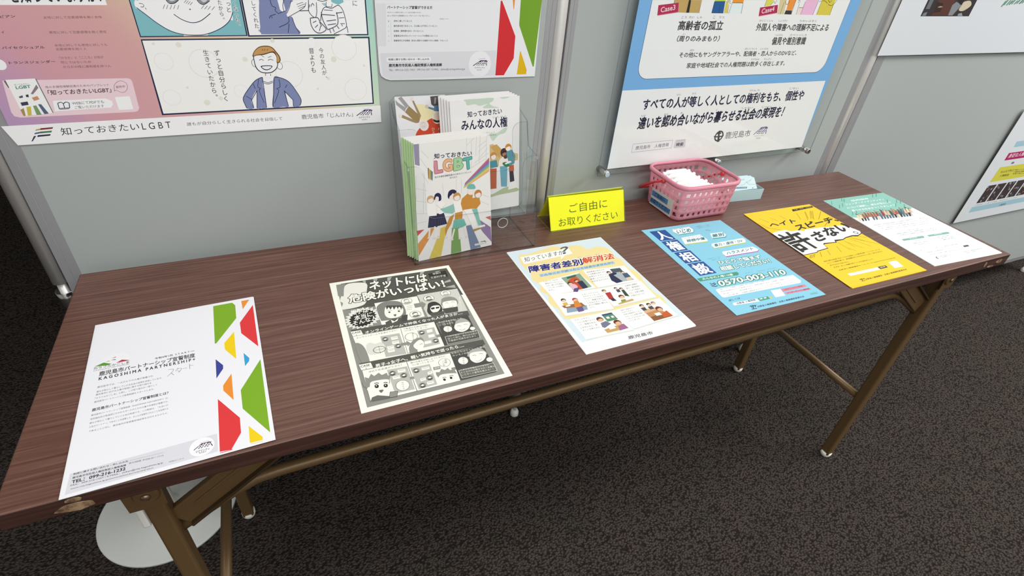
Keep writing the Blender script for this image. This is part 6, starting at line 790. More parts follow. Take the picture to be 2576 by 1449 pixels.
def bar(name, p, q, w, h, m, parent=None, bevel=0.002, side=(0, 1, 0)):
    """rectangular bar from p to q; w along side, h across"""
    p, q = Vector(p), Vector(q)
    d = (q - p).normalized()
    s = Vector(side)
    s = (s - d * s.dot(d)).normalized()
    u = d.cross(s)
    bm = bmesh.new()
    vs_ = []
    for e in (p, q):
        for a, b in ((-1, -1), (1, -1), (1, 1), (-1, 1)):
            vs_.append(bm.verts.new(e + s * (a * w / 2) + u * (b * h / 2)))
    for f in ((0, 1, 2, 3), (7, 6, 5, 4), (0, 4, 5, 1), (1, 5, 6, 2), (2, 6, 7, 3), (3, 7, 4, 0)):
        bm.faces.new([vs_[i] for i in f])
    return finish(name, bm, m, parent, bevel)


def add_plate(bm, outline, to3d, thick):
    """extrude a flat outline (list of 2D points) by the vector thick; the rim gets material 1"""
    a = [bm.verts.new(to3d(p)) for p in outline]
    t = Vector(thick)
    b = [bm.verts.new(v.co + t) for v in a]
    bm.faces.new(a[::-1])
    bm.faces.new(b)
    n = len(a)
    for i in range(n):
        bm.faces.new((a[i], a[(i + 1) % n], b[(i + 1) % n], b[i])).material_index = 1


def spline(pts, closed, sub=5):
    n = len(pts)
    out = []
    for i in range(n if closed else n - 1):
        g = lambda j: pts[j % n] if closed else pts[min(max(j, 0), n - 1)]
        p0, p1, p2, p3 = g(i - 1), g(i), g(i + 1), g(i + 2)
        for s in range(sub):
            t = s / sub
            out.append(tuple(0.5 * (2 * b + (c - a) * t + (2 * a - 5 * b + 4 * c - d) * t * t + (3 * b - a - 3 * c + d) * t ** 3) for a, b, c, d in zip(p0, p1, p2, p3)))
    if not closed:
        out.append(pts[-1])
    return out


# lettering: every string is set once as a font curve, turned into faces, then removed
LETTERS = {}


def set_letters():
    jobs = {}
    for sh in ART:
        for it in sh[8]:
            if it[0] in 'TE':
                jobs[it[3]] = None
    for key in jobs:
        c = bpy.data.curves.new('lettering', 'FONT')
        c.body = key
        c.size = 1.0
        c.resolution_u = 4 if len(key) < 16 else 2
        o = bpy.data.objects.new('lettering', c)
        COL.objects.link(o)
        jobs[key] = o
    dg = bpy.context.evaluated_depsgraph_get()
    for key, o in jobs.items():
        me = bpy.data.meshes.new_from_object(o.evaluated_get(dg))
        bm = bmesh.new()
        bm.from_mesh(me)
        bmesh.ops.remove_doubles(bm, verts=bm.verts[:], dist=1e-5)
        bm.verts.index_update()
        v = [(p.co.x, p.co.y) for p in bm.verts]
        fc = [tuple(q.index for q in f.verts) for f in bm.faces]
        rim = []
        for e in bm.edges:
            if len(e.link_faces) == 1:
                p, q = e.verts
                d = (q.co - p.co)
                n = Vector((d.y, -d.x)).normalized()
                mid = e.link_faces[0].calc_center_median() - (p.co + q.co) / 2
                if n.x * mid.x + n.y * mid.y > 0:
                    n = -n
                rim.append((p.index, q.index, n.x, n.y))
        LETTERS[key] = (v, fc, rim)
        bm.free()
        bpy.data.meshes.remove(me)
    for o in jobs.values():
        c = o.data
        bpy.data.objects.remove(o)
        bpy.data.curves.remove(c)


def letter_shape(text, bold):
    """faces of a string; bold adds a stroke round every outline"""
    v, fc, rim = LETTERS[text]
    if bold < 0.013 or not rim:
        return v, fc
    v, fc = [(x, y, 0) for x, y in v], list(fc)
    at = {}
    for m, (p, q, nx, ny) in enumerate(rim):
        i = len(v)
        step = -3e-6 * (1 + m % 3)
        v += [(v[p][0], v[p][1], step), (v[q][0], v[q][1], step)]
        for k in (p, q):
            v.append((v[k][0] + nx * bold, v[k][1] + ny * bold, step))
            at.setdefault(k, []).append((nx, ny))
        fc.append((i, i + 1, i + 3, i + 2))
    for k, ns in at.items():
        if len(ns) == 2:
            (ax, ay), (bx_, by_) = ns
            if ax * bx_ + ay * by_ < 0.98:
                x, y = v[k][0], v[k][1]
                step = -1.2e-5 - 2e-6 * (k % 2)
                i = len(v)
                v += [(x, y, step), (x + ax * bold, y + ay * bold, step)]
                mx, my = ax + bx_, ay + by_
                l = math.hypot(mx, my)
                if l > 0.3:
                    v.append((x + mx / l * bold * 1.08, y + my / l * bold * 1.08, step))
                v.append((x + bx_ * bold, y + by_ * bold, step))
                fc.append(tuple(range(i, len(v))))
    return v, fc


set_letters()
SHEETS = {s[0]: s for s in ART}
LAYER = 0.00002


def print_mesh(key, thick, paper=None):
    """one mesh for a printed sheet: a thin slab with the print laid on its face"""
    _, white, k, org, U, V, base, outl, items = SHEETS[key]
    verts, faces, mi, mats, slots = [], [], [], [], {}

    def slot(m):
        if m.name not in slots:
            slots[m.name] = len(mats)
            mats.append(m)
        return slots[m.name]

    def poly(pts, z, s):
        i0 = len(verts)
        verts.extend((x / 1000, y / 1000, z) for x, y in pts)
        a = sum(pts[i][0] * pts[(i + 1) % len(pts)][1] - pts[(i + 1) % len(pts)][0] * pts[i][1] for i in range(len(pts)))
        idx = list(range(i0, i0 + len(pts)))
        faces.append(idx if a > 0 else idx[::-1])
        mi.append(s)

    pm = paper or ink_mat(base, white, k)
    s0 = slot(pm)
    o = [(outl[i], outl[i + 1]) for i in range(0, len(outl), 2)]
    n = len(o)
    poly(o, 0, s0)
    edge = slot(ink_mat(base, white, k))
    i0 = len(verts)
    if sum(o[i][0] * o[(i + 1) % n][1] - o[(i + 1) % n][0] * o[i][1] for i in range(n)) < 0:
        o = o[::-1]
    verts.extend((x / 1000, y / 1000, 0) for x, y in o)
    verts.extend((x / 1000, y / 1000, -thick) for x, y in o)
    for i in range(n):
        j = (i + 1) % n
        faces.append([i0 + i, i0 + n + i, i0 + n + j, i0 + j])
        mi.append(edge)
    faces.append([i0 + n + i for i in range(n)][::-1])
    mi.append(edge)
    for it in items:
        kind, c, lv = it[0], it[1], it[2]
        z = LAYER * lv
        s = slot(ink_mat(c, white, k))
        if kind in 'PB':
            q = it[3]
            p = [(q[i], q[i + 1]) for i in range(0, len(q), 2)]
            poly(spline(p, True) if kind == 'B' else p, z, s)
        elif kind in 'LS':
            w, q = it[3] / 2, it[4]
            p = [(q[i], q[i + 1]) for i in range(0, len(q), 2)]
            if kind == 'S':
                p = spline(p, False)
            m = len(p)
            lft, rgt = [], []
            for i in range(m):
                a, b = p[max(i - 1, 0)], p[min(i + 1, m - 1)]
                if kind == 'L' and 0 < i < m - 1:
                    d1 = Vector((p[i][0] - a[0], p[i][1] - a[1])).normalized()
                    d2 = Vector((b[0] - p[i][0], b[1] - p[i][1])).normalized()
                    d = (d1 + d2) if (d1 + d2).length > 0.2 else d1
                    d = d.normalized()
                    sc = min(2.0, 1 / max(0.4, abs(d.dot(d1))))
                else:
                    d = Vector((b[0] - a[0], b[1] - a[1]))
                    d = d.normalized() if d.length else Vector((1, 0))
                    sc = 1.0
                nx, ny = -d.y * w * sc, d.x * w * sc
                lft.append((p[i][0] + nx, p[i][1] + ny))
                rgt.append((p[i][0] - nx, p[i][1] - ny))
            for i in range(m - 1):
                poly([lft[i], rgt[i], rgt[i + 1], lft[i + 1]], z, s)
        elif kind == 'C':
            u, v, ru, rv = it[3]
            m = 14 if ru < 3 else 28
            poly([(u + ru * math.cos(2 * math.pi * i / m), v + rv * math.sin(2 * math.pi * i / m)) for i in range(m)], z, s)
        elif kind == 'R':
            x0, y0, x1, y1, r = it[3]
            pts = []
            for cx, cy, a0 in ((x1 - r, y1 - r, 0), (x0 + r, y1 - r, 90), (x0 + r, y0 + r, 180), (x1 - r, y0 + r, 270)):
                for i in range(7):
                    a = math.radians(a0 + 15 * i)
                    pts.append((cx + r * math.cos(a), cy + r * math.sin(a)))
            poly(pts, z, s)
        else:
            lv_, fc = letter_shape(it[3], it[4])
            if not fc:
                continue
            if kind == 'T':
                ref = LETTERS[it[3]][0]
                x0 = min(p[0] for p in ref); x1 = max(p[0] for p in ref)
                y0 = min(p[1] for p in ref); y1 = max(p[1] for p in ref)
                ax, ay, ux, uy, vx, vy = it[5]
                f = lambda p: ((p[0] - x0) / max(x1 - x0, 0.02), (p[1] - y0) / max(y1 - y0, 0.1))
                g = lambda p: (ax + ux * f(p)[0] + vx * f(p)[1], ay + uy * f(p)[0] + vy * f(p)[1])
            else:
                ax, ay, w, h = it[5]
                g = lambda p: (ax + p[0] * w, ay + p[1] * h)
            i0 = len(verts)
            verts.extend((q[0] / 1000, q[1] / 1000, z + (p[2] if len(p) > 2 else 0)) for p, q in zip(lv_, map(g, lv_)))
            for fq in fc:
                t = [verts[i0 + i] for i in fq]
                ar = sum(t[j][0] * t[(j + 1) % len(t)][1] - t[(j + 1) % len(t)][0] * t[j][1] for j in range(len(t)))
                ids = [i0 + i for i in fq]
                faces.append(ids if ar > 0 else ids[::-1])
                mi.append(s)
    me = bpy.data.meshes.new(key)
    me.from_pydata(verts, [], faces)
    for m in mats:
        me.materials.append(m)
    me.polygons.foreach_set('material_index', mi)
    me.update()
    return me


def frame_of(key, du=0.0, dv=0.0, dn=0.0):
    org, U, V = SHEETS[key][3:6]
    u, v = Vector(U), Vector(V)
    n = u.cross(v)
    o = Vector(org) + u * du + v * dv + n * dn
    return Matrix(((u.x, v.x, n.x, o.x), (u.y, v.y, n.y, o.y), (u.z, v.z, n.z, o.z), (0, 0, 0, 1)))


def printed(name, key, thick, label=None, cat=None, group=None, parent=None, paper=None):
    o = link(name, print_mesh(key, thick, paper))
    o.matrix_world = frame_of(key)
    if parent:
        mw = o.matrix_world.copy()
        o.parent = parent
        o.matrix_basis = parent_matrix(parent).inverted() @ mw
    return tag(o, label, cat, group)


def parent_matrix(o):
    return Matrix.LocRotScale(o.location, o.rotation_euler, o.scale)


def blank(name, key, thick, du, dv, dn, label, cat, group, strip=None, rz=0.0):
    """another copy of a printed sheet whose face is covered by the one before it"""
    _, white, k, org, U, V, base, outl, items = SHEETS[key]
    o = [(outl[i] / 1000, outl[i + 1] / 1000) for i in range(0, len(outl), 2)]
    bm = bmesh.new()
    add_plate(bm, o, lambda p: (p[0], p[1], -thick), (0, 0, thick))
    for f in bm.faces:
        f.material_index = 0
    mats = [ink_mat(base, white, k)]
    if strip:
        a, b = o[0], o[3]
        w = 0.0042
        v = [bm.verts.new(c) for c in ((a[0], a[1], 0.00003), (a[0] + w, a[1], 0.00003), (b[0] + w, b[1] - .001, 0.00003), (b[0], b[1], 0.00003))]
        bm.faces.new(v).material_index = 1
        mats.append(ink_mat(strip, white, k))
    ob = finish(name, bm, mats, recalc=False)
    bm2 = bmesh.new(); bm2.from_mesh(ob.data); bmesh.ops.recalc_face_normals(bm2, faces=[f for f in bm2.faces if f.material_index == 0]); bm2.to_mesh(ob.data); bm2.free()
    ob.matrix_world = frame_of(key, du, dv, dn) @ Matrix.Rotation(rz, 4, 'Z')
    return tag(ob, label, cat, group)


# ------------------------------------------------------------------ materials
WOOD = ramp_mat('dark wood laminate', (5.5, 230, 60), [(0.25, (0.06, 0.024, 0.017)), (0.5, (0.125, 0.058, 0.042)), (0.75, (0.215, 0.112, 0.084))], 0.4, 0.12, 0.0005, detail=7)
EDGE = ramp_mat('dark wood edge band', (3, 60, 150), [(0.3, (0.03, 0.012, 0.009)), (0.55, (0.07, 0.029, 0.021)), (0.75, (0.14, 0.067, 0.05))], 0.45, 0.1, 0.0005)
CHIP = ramp_mat('exposed board core', (90, 90, 90), [(0.4, (0.1, 0.045, 0.02)), (0.6, (0.36, 0.24, 0.13))], 0.8)
BRONZE = mat('brown painted steel', (0.165, 0.098, 0.04), 0.42, 0.25)
BRONZE_D = mat('dark brown steel', (0.07, 0.04, 0.018), 0.45, 0.3)
RIVET = mat('worn steel rivet', (0.32, 0.22, 0.14), 0.35, 0.8)
CAP = mat('white plastic', (0.84, 0.82, 0.76), 0.5)
POLE = mat('satin aluminium tube', (0.74, 0.72, 0.69), 0.34, 0.4)
ALU = mat('brushed aluminium', (0.45, 0.45, 0.465), 0.38, 0.45, bump=(60, 0.03, 0.0005))
ALU_D = mat('dark gap', (0.05, 0.05, 0.05), 0.6)
CHROME = mat('polished steel', (0.7, 0.7, 0.7), 0.15, 1.0)
PANEL = mat('grey display panel', (0.385, 0.415, 0.402), 0.75, spec=0.25, bump=(700, 0.12, 0.0004))
PLATE = mat('pale grey painted steel', (0.74, 0.76, 0.72), 0.5, bump=(30, 0.1, 0.0008))
CLEAR = clear_mat('clear acrylic', (0.975, 0.98, 0.982), 0.03, 1.4)
CLEAR_EDGE = clear_mat('acrylic edge', (0.66, 0.69, 0.72), 0.15, 1.5)
FILM = clear_mat('clear film', (0.9, 0.9, 0.9), 0.2, 1.55)
PINKBOX = None


def pink_plastic():
    m = bpy.data.materials.new('translucent pink plastic')
    m.use_nodes = True
    nt = m.node_tree
    b = nt.nodes['Principled BSDF']
    b.inputs['Base Color'].default_value = (0.86, 0.5, 0.56, 1)
    b.inputs['Roughness'].default_value = 0.35
    out = nt.nodes['Material Output']
    tl = nt.nodes.new('ShaderNodeBsdfTranslucent')
    tl.inputs[0].default_value = (0.95, 0.55, 0.62, 1)
    tr = nt.nodes.new('ShaderNodeBsdfTransparent')
    tr.inputs[0].default_value = (1.0, 0.74, 0.79, 1)
    m1 = nt.nodes.new('ShaderNodeMixShader')
    m1.inputs[0].default_value = 0.45
    m2 = nt.nodes.new('ShaderNodeMixShader')
    m2.inputs[0].default_value = 0.4
    nt.links.new(b.outputs[0], m1.inputs[1])
    nt.links.new(tl.outputs[0], m1.inputs[2])
    nt.links.new(m1.outputs[0], m2.inputs[1])
    nt.links.new(tr.outputs[0], m2.inputs[2])
    nt.links.new(m2.outputs[0], out.inputs[0])
    return m


PINK = pink_plastic()
RED = mat('red plastic', (0.72, 0.045, 0.06), 0.35)
WHITE = mat('white wrapping', (0.82, 0.8, 0.78), 0.6, bump=(120, 0.25, 0.001))
BLUECARD = mat('light blue card', (0.42, 0.6, 0.62), 0.6)


def carpet():
    m = bpy.data.materials.new('dark loop carpet')
    m.use_nodes = True
    nt = m.node_tree
    b = nt.nodes['Principled BSDF']
    b.inputs['Roughness'].default_value = 0.95
    b.inputs['Specular IOR Level'].default_value = 0.1
    tc = nt.nodes.new('ShaderNodeTexCoord')
    mp = nt.nodes.new('ShaderNodeMapping')
    mp.inputs['Scale'].default_value = (170, 230, 1)
    mp.inputs['Rotation'].default_value = (0, 0, 0.5)
    vo = nt.nodes.new('ShaderNodeTexVoronoi')
    vo.inputs['Scale'].default_value = 1.0
    n2 = nt.nodes.new('ShaderNodeTexNoise')
    n2.inputs['Scale'].default_value = 9.0
    n2.inputs['Detail'].default_value = 5
    r = nt.nodes.new('ShaderNodeValToRGB')
    e = r.color_ramp.elements
    e[0].position, e[0].color = 0.1, (0.098, 0.083, 0.073, 1)
    e[1].position, e[1].color = 0.75, (0.018, 0.0145, 0.0125, 1)
    hue = nt.nodes.new('ShaderNodeMix')
    hue.data_type = 'RGBA'
    hue.blend_type = 'MULTIPLY'
    hue.inputs['Factor'].default_value = 0.6
    r2 = nt.nodes.new('ShaderNodeValToRGB')
    e = r2.color_ramp.elements
    e[0].position, e[0].color = 0.3, (0.75, 0.78, 0.74, 1)
    e[1].position, e[1].color = 0.7, (1.0, 0.86, 0.84, 1)
    bp = nt.nodes.new('ShaderNodeBump')
    bp.invert = True
    bp.inputs['Strength'].default_value = 0.9
    bp.inputs['Distance'].default_value = 0.004
    L = nt.links.new
    L(tc.outputs['Object'], mp.inputs['Vector'])
    L(mp.outputs['Vector'], vo.inputs['Vector'])
    L(tc.outputs['Object'], n2.inputs['Vector'])
    L(vo.outputs['Distance'], r.inputs['Fac'])
    L(n2.outputs['Fac'], r2.inputs['Fac'])
    L(r.outputs['Color'], hue.inputs['A'])
    L(r2.outputs['Color'], hue.inputs['B'])
    L(hue.outputs['Result'], b.inputs['Base Color'])
    L(vo.outputs['Distance'], bp.inputs['Height'])
    L(bp.outputs['Normal'], b.inputs['Normal'])
    return m


# ------------------------------------------------------------------ the room
def structure(name, a, b, m):
    return tag(box(name, a, b, m), kind='structure')


WALL = mat('off white wall', (0.62, 0.62, 0.6), 0.85, bump=(200, 0.05, 0.0005))
CEIL = mat('white ceiling', (0.75, 0.75, 0.73), 0.9)
structure('floor', (-3, -4, -0.06), (6, 4, 0), carpet())
structure('ceiling', (-3, -4, 2.7), (6, 4, 2.76), CEIL)
structure('wall_left', (-3.1, -4, 0), (-3, 4, 2.7), WALL)
structure('wall_right', (6, -4, 0), (6.1, 4, 2.7), mat('beige grey wall', (0.3, 0.29, 0.27), 0.85))
structure('wall_back', (-3, 4, 0), (6, 4.1, 2.7), WALL)
structure('wall_front', (-3, -4.1, 0), (6, -4, 2.7), WALL)

# ------------------------------------------------------------------ display boards and their poles
BT, BB = 1.86, 0.1


def board(label, x0, x1, wl, wr, group):
    t = tag(empty('display_board', ((x0 + x1) / 2, 0.487, BB)), label, 'display board', group)
    cx = (x0 + x1) / 2
    box('panel', (x0 + 0.004 - cx, -0.011, 0.004), (x1 - 0.004 - cx, 0.013, BT - BB - 0.004), PANEL, t)

    def stile(xa, xb, flip):
        # outer flat, groove, inner flat sloping to the panel
        prof = [(0, -0.0118), (0.42, -0.0118), (0.445, -0.0112), (0.47, -0.0118), (0.96, -0.0114), (1, -0.0102), (1, 0.015), (0, 0.015)]
        bm = bmesh.new()
        rows = []
        for z in (0, BT - BB):
            rows.append([bm.verts.new(((xb - f * (xb - xa)) if flip else (xa + f * (xb - xa)), y, z)) for f, y in prof])
        n = len(prof)
        for i in range(n):
            bm.faces.new((rows[0][i], rows[0][(i + 1) % n], rows[1][(i + 1) % n], rows[1][i]))
        bm.faces.new(rows[0]); bm.faces.new(rows[1])
        finish('stile', bm, ALU, t)
    stile(x0 - cx, x0 + wl - cx, False)
    stile(x1 - wr - cx, x1 - cx, True)
    for z0 in (0, BT - BB - 0.022):
        box('rail', (x0 + wl - cx, -0.0118, z0), (x1 - wr - cx, 0.014, z0 + 0.022), ALU, t, 0.0015)
    return t


board('grey display board with the pastel comic poster, left of the first joint', -0.0295, 0.8275, 0.0245, 0.0185, 'grey display boards')
board('grey display board carrying the blue acrylic-covered poster', 0.8555, 1.7195, 0.0165, 0.021, 'grey display boards')
board('wide grey display board behind the right end of the table', 1.7475, 3.47, 0.03, 0.025, 'grey display boards')


def pole(label, x, y, r, foot, zb=0.05):
    t = tag(empty('pole_stand', (x, y, 0)), label, 'pole stand', 'aluminium poles holding the display boards')
    if foot == 'disc':
        tube('outer_tube', [(0, 0, 0.672), (0, 0, BT)], r, POLE, t, 24)
        tube('inner_tube', [(0, 0, 0.03), (0, 0, 0.69)], r * 0.62, POLE, t, 20)
        bm = bmesh.new()
        n = 24
        prof = [(0.0062, 0.60), (0.0105, 0.60), (0.0112, 0.625), (0.0122, 0.627), (0.0135, 0.655), (0.0128, 0.6555), (0.0112, 0.632), (0.0066, 0.63)]
        rr = [[bm.verts.new((a * math.cos(2 * math.pi * i / n), a * math.sin(2 * math.pi * i / n), z)) for i in range(n)] for a, z in prof]
        for a, b in zip(rr, rr[1:] + rr[:1]):
            for i in range(n):
                bm.faces.new((a[i], a[(i + 1) % n], b[(i + 1) % n], b[i])).smooth = True
        finish('cup_collar', bm, CHROME, t)
        bm = bmesh.new()
        n = 64
        prof = [(0, 0.0), (0.147, 0.0), (0.147, 0.006), (0.1445, 0.0075), (0.03, 0.0105), (0.022, 0.022), (0.014, 0.03), (0, 0.03)]
        rr = [[bm.verts.new((-0.016 + a * math.cos(2 * math.pi * i / n), 0.016 + a * math.sin(2 * math.pi * i / n), z)) for i in range(n)] if a else [bm.verts.new((-0.016, 0.016, z))] for a, z in prof]
        for a, b in zip(rr, rr[1:]):
            for i in range(n):
                va = [a[0]] if len(a) == 1 else [a[i], a[(i + 1) % n]]
                vb = [b[0]] if len(b) == 1 else [b[(i + 1) % n], b[i]]
                bm.faces.new(va + vb).smooth = True
        o = finish('base_plate', bm, PLATE, t)
        tag(o, 'round pale grey steel base plate')
    else:
        tube('outer_tube', [(0, 0, zb), (0, 0, BT)], r, POLE, t, 24)
        tube('leveller', [(0, 0, 0.022), (0, 0, zb + 0.01)], 0.005, CHROME, t)
        tube('foot_cap', [(0, 0, 0), (0, 0, 0.004), (0, 0, 0.016), (0, 0, 0.026)], [0.009, 0.0125, 0.0125, 0.008], CAP, t, 18)


pole('aluminium pole on a round grey base plate, at the left end of the boards', -0.0408, 0.482, 0.0107, 'disc')
pole('aluminium pole between the two narrower grey boards', 0.8412, 0.484, 0.0128, 'cap')
pole('aluminium pole at the joint behind the far right corner of the table', 1.7335, 0.484, 0.013, 'cap')
pole('aluminium pole at the far right end of the wide grey board', 3.49, 0.484, 0.013, 'cap')

# ------------------------------------------------------------------ folding table
TW, TD, TH = 1.76, 0.451, 0.7
table = tag(empty('folding_table', (0, 0, 0)), 'long folding table with dark wood top and brown steel legs', 'table')


def tabletop():
    bm = bmesh.new()
    add_box(bm, (0, 0, 0.674), (TW, TD, TH))
    bmesh.ops.bevel(bm, geom=bm.edges[:], offset=0.0022, segments=3, affect='EDGES', profile=0.5)
    bmesh.ops.recalc_face_normals(bm, faces=bm.faces[:])
    for f in bm.faces:
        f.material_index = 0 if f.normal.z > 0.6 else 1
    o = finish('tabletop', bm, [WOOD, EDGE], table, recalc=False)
    return o


top = tabletop()


def chip(x0, x1, z0, z1, n, seed):
    rnd = random.Random(seed)
    bm = bmesh.new()
    cx, cz = (x0 + x1) / 2, (z0 + z1) / 2
    pts = []
    for i in range(n):
        a = 2 * math.pi * i / n
        k = 0.78 + 0.22 * rnd.random()
        pts.append((cx + (x1 - x0) / 2 * k * math.cos(a), cz + (z1 - z0) / 2 * k * math.sin(a)))
    add_plate(bm, pts, lambda p: (p[0], 0.0004, p[1]), (0, -0.0012, 0))
    finish('edge_chip', bm, [CHIP, CHIP], top)


chip(0.046, 0.086, 0.6765, 0.6905, 13, 3)
chip(0.060, 0.076, 0.691, 0.6985, 9, 5)
chip(1.715, 1.738, 0.683, 0.694, 11, 8)
chip(1.672, 1.68, 0.682, 0.696, 8, 9)
chip(1.69, 1.716, 0.6765, 0.682, 9, 11)

LX, RX, FY, RY = 0.1155, 1.6445, 0.0435, 0.41
for (lx, ly, left, front) in ((LX, FY, 1, 1), (RX, FY, 0, 1), (LX, RY, 1, 0), (RX, RY, 0, 0)):
    leg = bar('leg', (lx, ly, 0.012), (lx, ly, 0.655), 0.026, 0.024, BRONZE, table, 0.004)
    bm = bmesh.new()
    add_tube(bm, [(lx, ly, 0.0), (lx, ly, 0.003), (lx, ly, 0.01), (lx, ly, 0.02)], [0.008, 0.0125, 0.0148, 0.0148], 16)
    finish('foot_cap', bm, CAP, leg)
    s = -1 if front else 1
    bm = bmesh.new()
    fy = ly + s * 0.0135
    outline = [(lx - 0.024, 0.612), (lx + 0.016, 0.612), (lx + 0.018, 0.6735), (lx - 0.026, 0.6735)] if left else [(lx - 0.016, 0.612), (lx + 0.024, 0.612), (lx + 0.026, 0.6735), (lx - 0.018, 0.6735)]
    add_plate(bm, outline, lambda p: (p[0], fy, p[1]), (0, s * 0.002, 0))
    br = finish('hinge_bracket', bm, [BRONZE, BRONZE], table)
    bm = bmesh.new()
    add_tube(bm, [(lx, fy + s * 0.002, 0.638), (lx, fy + s * 0.0032, 0.638), (lx, fy + s * 0.0055, 0.638)], [0.0145, 0.0145, 0.012], 20)
    add_tube(bm, [(lx, fy + s * 0.005, 0.638), (lx, fy + s * 0.0075, 0.638), (lx, fy + s * 0.009, 0.638)], [0.0055, 0.005, 0.002], 14, mi=1)
    finish('rivet', bm, [BRONZE, RIVET], br)
    d = 1 if left else -1
    # channel brace from the leg up to the underside
    iy = ly - s * 0.0035
    a = Vector((lx + d * 0.012, iy, 0.556))
    b = Vector((lx + d * 0.165, iy, 0.668))
    brace = bar('brace', a, b, 0.010, 0.038, BRONZE, table, 0.002)
    e = (b - a)
    nrm = Vector((-e.z, 0, e.x)).normalized()
    off = Vector((0, s * 0.0055, 0))
    bar('groove_rib', a + e * 0.2 + off + nrm * 0.005, a + e * 0.8 + off + nrm * 0.005, 0.003, 0.004, BRONZE, brace, 0.001)
    bar('lower_flange', a + e * 0.02 + off * 1.2 - nrm * 0.018, a + e * 0.98 + off * 1.2 - nrm * 0.018, 0.012, 0.004, BRONZE_D, brace, 0.001)
bump = box('bumper', (LX - 0.0225, FY - 0.012, 0.57), (LX - 0.0125, FY + 0.006, 0.61), CAP, table, 0.003)
tag(bump, 'white plastic bumper')


def rail(y, ys):
    zl, zr = 0.577, 0.601
    xa, xb = LX + 0.14, RX - 0.14
    pts = [(LX + 0.006, y + ys, 0.528), (LX + 0.03, y + ys * 0.8, 0.540), (LX + 0.08, y + ys * 0.3, 0.564), (LX + 0.11, y, 0.574)]
    pts += [(xa + (xb - xa) * i / 6, y, zl + (zr - zl) * i / 6) for i in range(7)]
    pts += [(RX - 0.115, y, 0.599), (RX - 0.085, y + ys * 0.3, 0.586), (RX - 0.03, y + ys * 0.8, 0.55), (RX - 0.006, y + ys, 0.533)]
    tube('shelf_rail', pts, 0.0085, BRONZE, table, 16)


rail(0.06, -0.008)
rail(0.392, 0.008)
for lx in (LX, RX):
    tube('crossbar', [(lx, FY + 0.012, 0.238), (lx, RY - 0.012, 0.238)], 0.0098, BRONZE, table, 16)
    bar('frame_rail', (lx + (0.03 if lx < 1 else -0.03), 0.03, 0.664), (lx + (0.03 if lx < 1 else -0.03), TD - 0.03, 0.664), 0.02, 0.018, BRONZE_D, table, 0.001, side=(1, 0, 0))
box('spring_catch', (0.295, 0.012, 0.6635), (0.318, 0.022, 0.6745), BRONZE_D, table, 0.001)

# ------------------------------------------------------------------ flyers on the table
printed('flyer', 'f1', 0.0003, 'white flyer with coloured shards down its right side, left end of the table', 'flyer')
blank('flyer', 'f1', 0.0014, -0.0012, 0.0014, -0.0005, 'white flyers right under the flyer with coloured shards', 'flyer', None, rz=0.003)
printed('flyer', 'f2', 0.0004, 'black and white comic flyer on cream paper in front of the acrylic holder', 'flyer')
printed('flyer', 'f3', 0.0003, 'pale flyer with a cream cloud and six cartoon cards', 'flyer')
blank('flyer', 'f3', 0.0007, -0.0008, -0.0012, -0.0004, 'white flyer showing its edge under the cream cloud flyer', 'flyer', None, rz=-0.002)
printed('flyer', 'f4', 0.0006, 'light blue flyer with a white telephone number, in front of the pink basket', 'flyer')
printed('flyer', 'f5', 0.0003, 'yellow flyer with a jagged white burst and big black lettering', 'flyer')
blank('flyer', 'f5', 0.0011, 0.0012, -0.0028, -0.0004, 'yellow flyer peeking out under the front edge of the top yellow one', 'flyer', None, rz=0.004)
printed('flyer', 'f6', 0.0003, 'white flyer with a teal top and tiny people, right end of the table', 'flyer')
blank('flyer', 'f6', 0.0010, -0.0006, -0.001, -0.0003, 'white flyer lying under the teal topped flyer', 'flyer', None, rz=-0.002)

# ------------------------------------------------------------------ posters on the boards


def rainbow_paper():
    m = bpy.data.materials.new('pastel rainbow print')
    m.use_nodes = True
    nt = m.node_tree
    b = nt.nodes['Principled BSDF']
    b.inputs['Roughness'].default_value = 0.55
    b.inputs['Specular IOR Level'].default_value = 0.3
    tc = nt.nodes.new('ShaderNodeTexCoord')
    dot = nt.nodes.new('ShaderNodeVectorMath')
    dot.operation = 'DOT_PRODUCT'
    dot.inputs[1].default_value = (1.55, 1.15, 0)
    r = nt.nodes.new('ShaderNodeValToRGB')
    stops = [(0.0, (185, 154, 198)), (0.13, (201, 160, 189)), (0.22, (217, 162, 172)), (0.42, (220, 170, 168)), (0.55, (226, 198, 172)), (0.68, (223, 208, 180)), (0.82, (211, 230, 200)), (0.95, (184, 224, 206)), (1.0, (169, 218, 210))]
    e = r.color_ramp.elements
    while len(e) < len(stops):
        e.new(0.5)
    for el, (p, c) in zip(e, stops):
        el.position = p
        el.color = (*[lin(v / 255) / 0.86 * 0.8 for v in c], 1)
    nt.links.new(tc.outputs['Object'], dot.inputs[0])
    nt.links.new(dot.outputs['Value'], r.inputs['Fac'])
    nt.links.new(r.outputs['Color'], b.inputs['Base Color'])
    return m


printed('poster', 'lgbt', 0.0006, 'pastel rainbow poster with a four-panel comic, on the left board', 'poster', paper=rainbow_paper())
printed('poster', 'partner', 0.0004, 'white poster with red, green and yellow shards above the acrylic holder', 'poster')
printed('poster', 'blue', 0.0006, 'blue bordered white poster behind the clear acrylic panel', 'poster')


def margin(parent, x0, x1, y0, y1):
    bm = bmesh.new()
    add_box(bm, (x0, y0, -0.0004), (x1, y1, 0.0))
    o = finish('film_margin', bm, FILM, parent)
    tag(o, 'clear laminated margin')


np_ = printed('poster', 'notice', 0.0005, 'white laminated notice with a dark photo, at the top right', 'poster')
margin(np_, -0.024, -0.0008, -0.0003, 0.4797)
pp = printed('poster', 'pinkyellow', 0.0005, 'laminated poster with magenta and yellow boxes beside the right end of the table', 'poster')
margin(pp, -0.017, 0.0026, -0.0019, 0.4181)

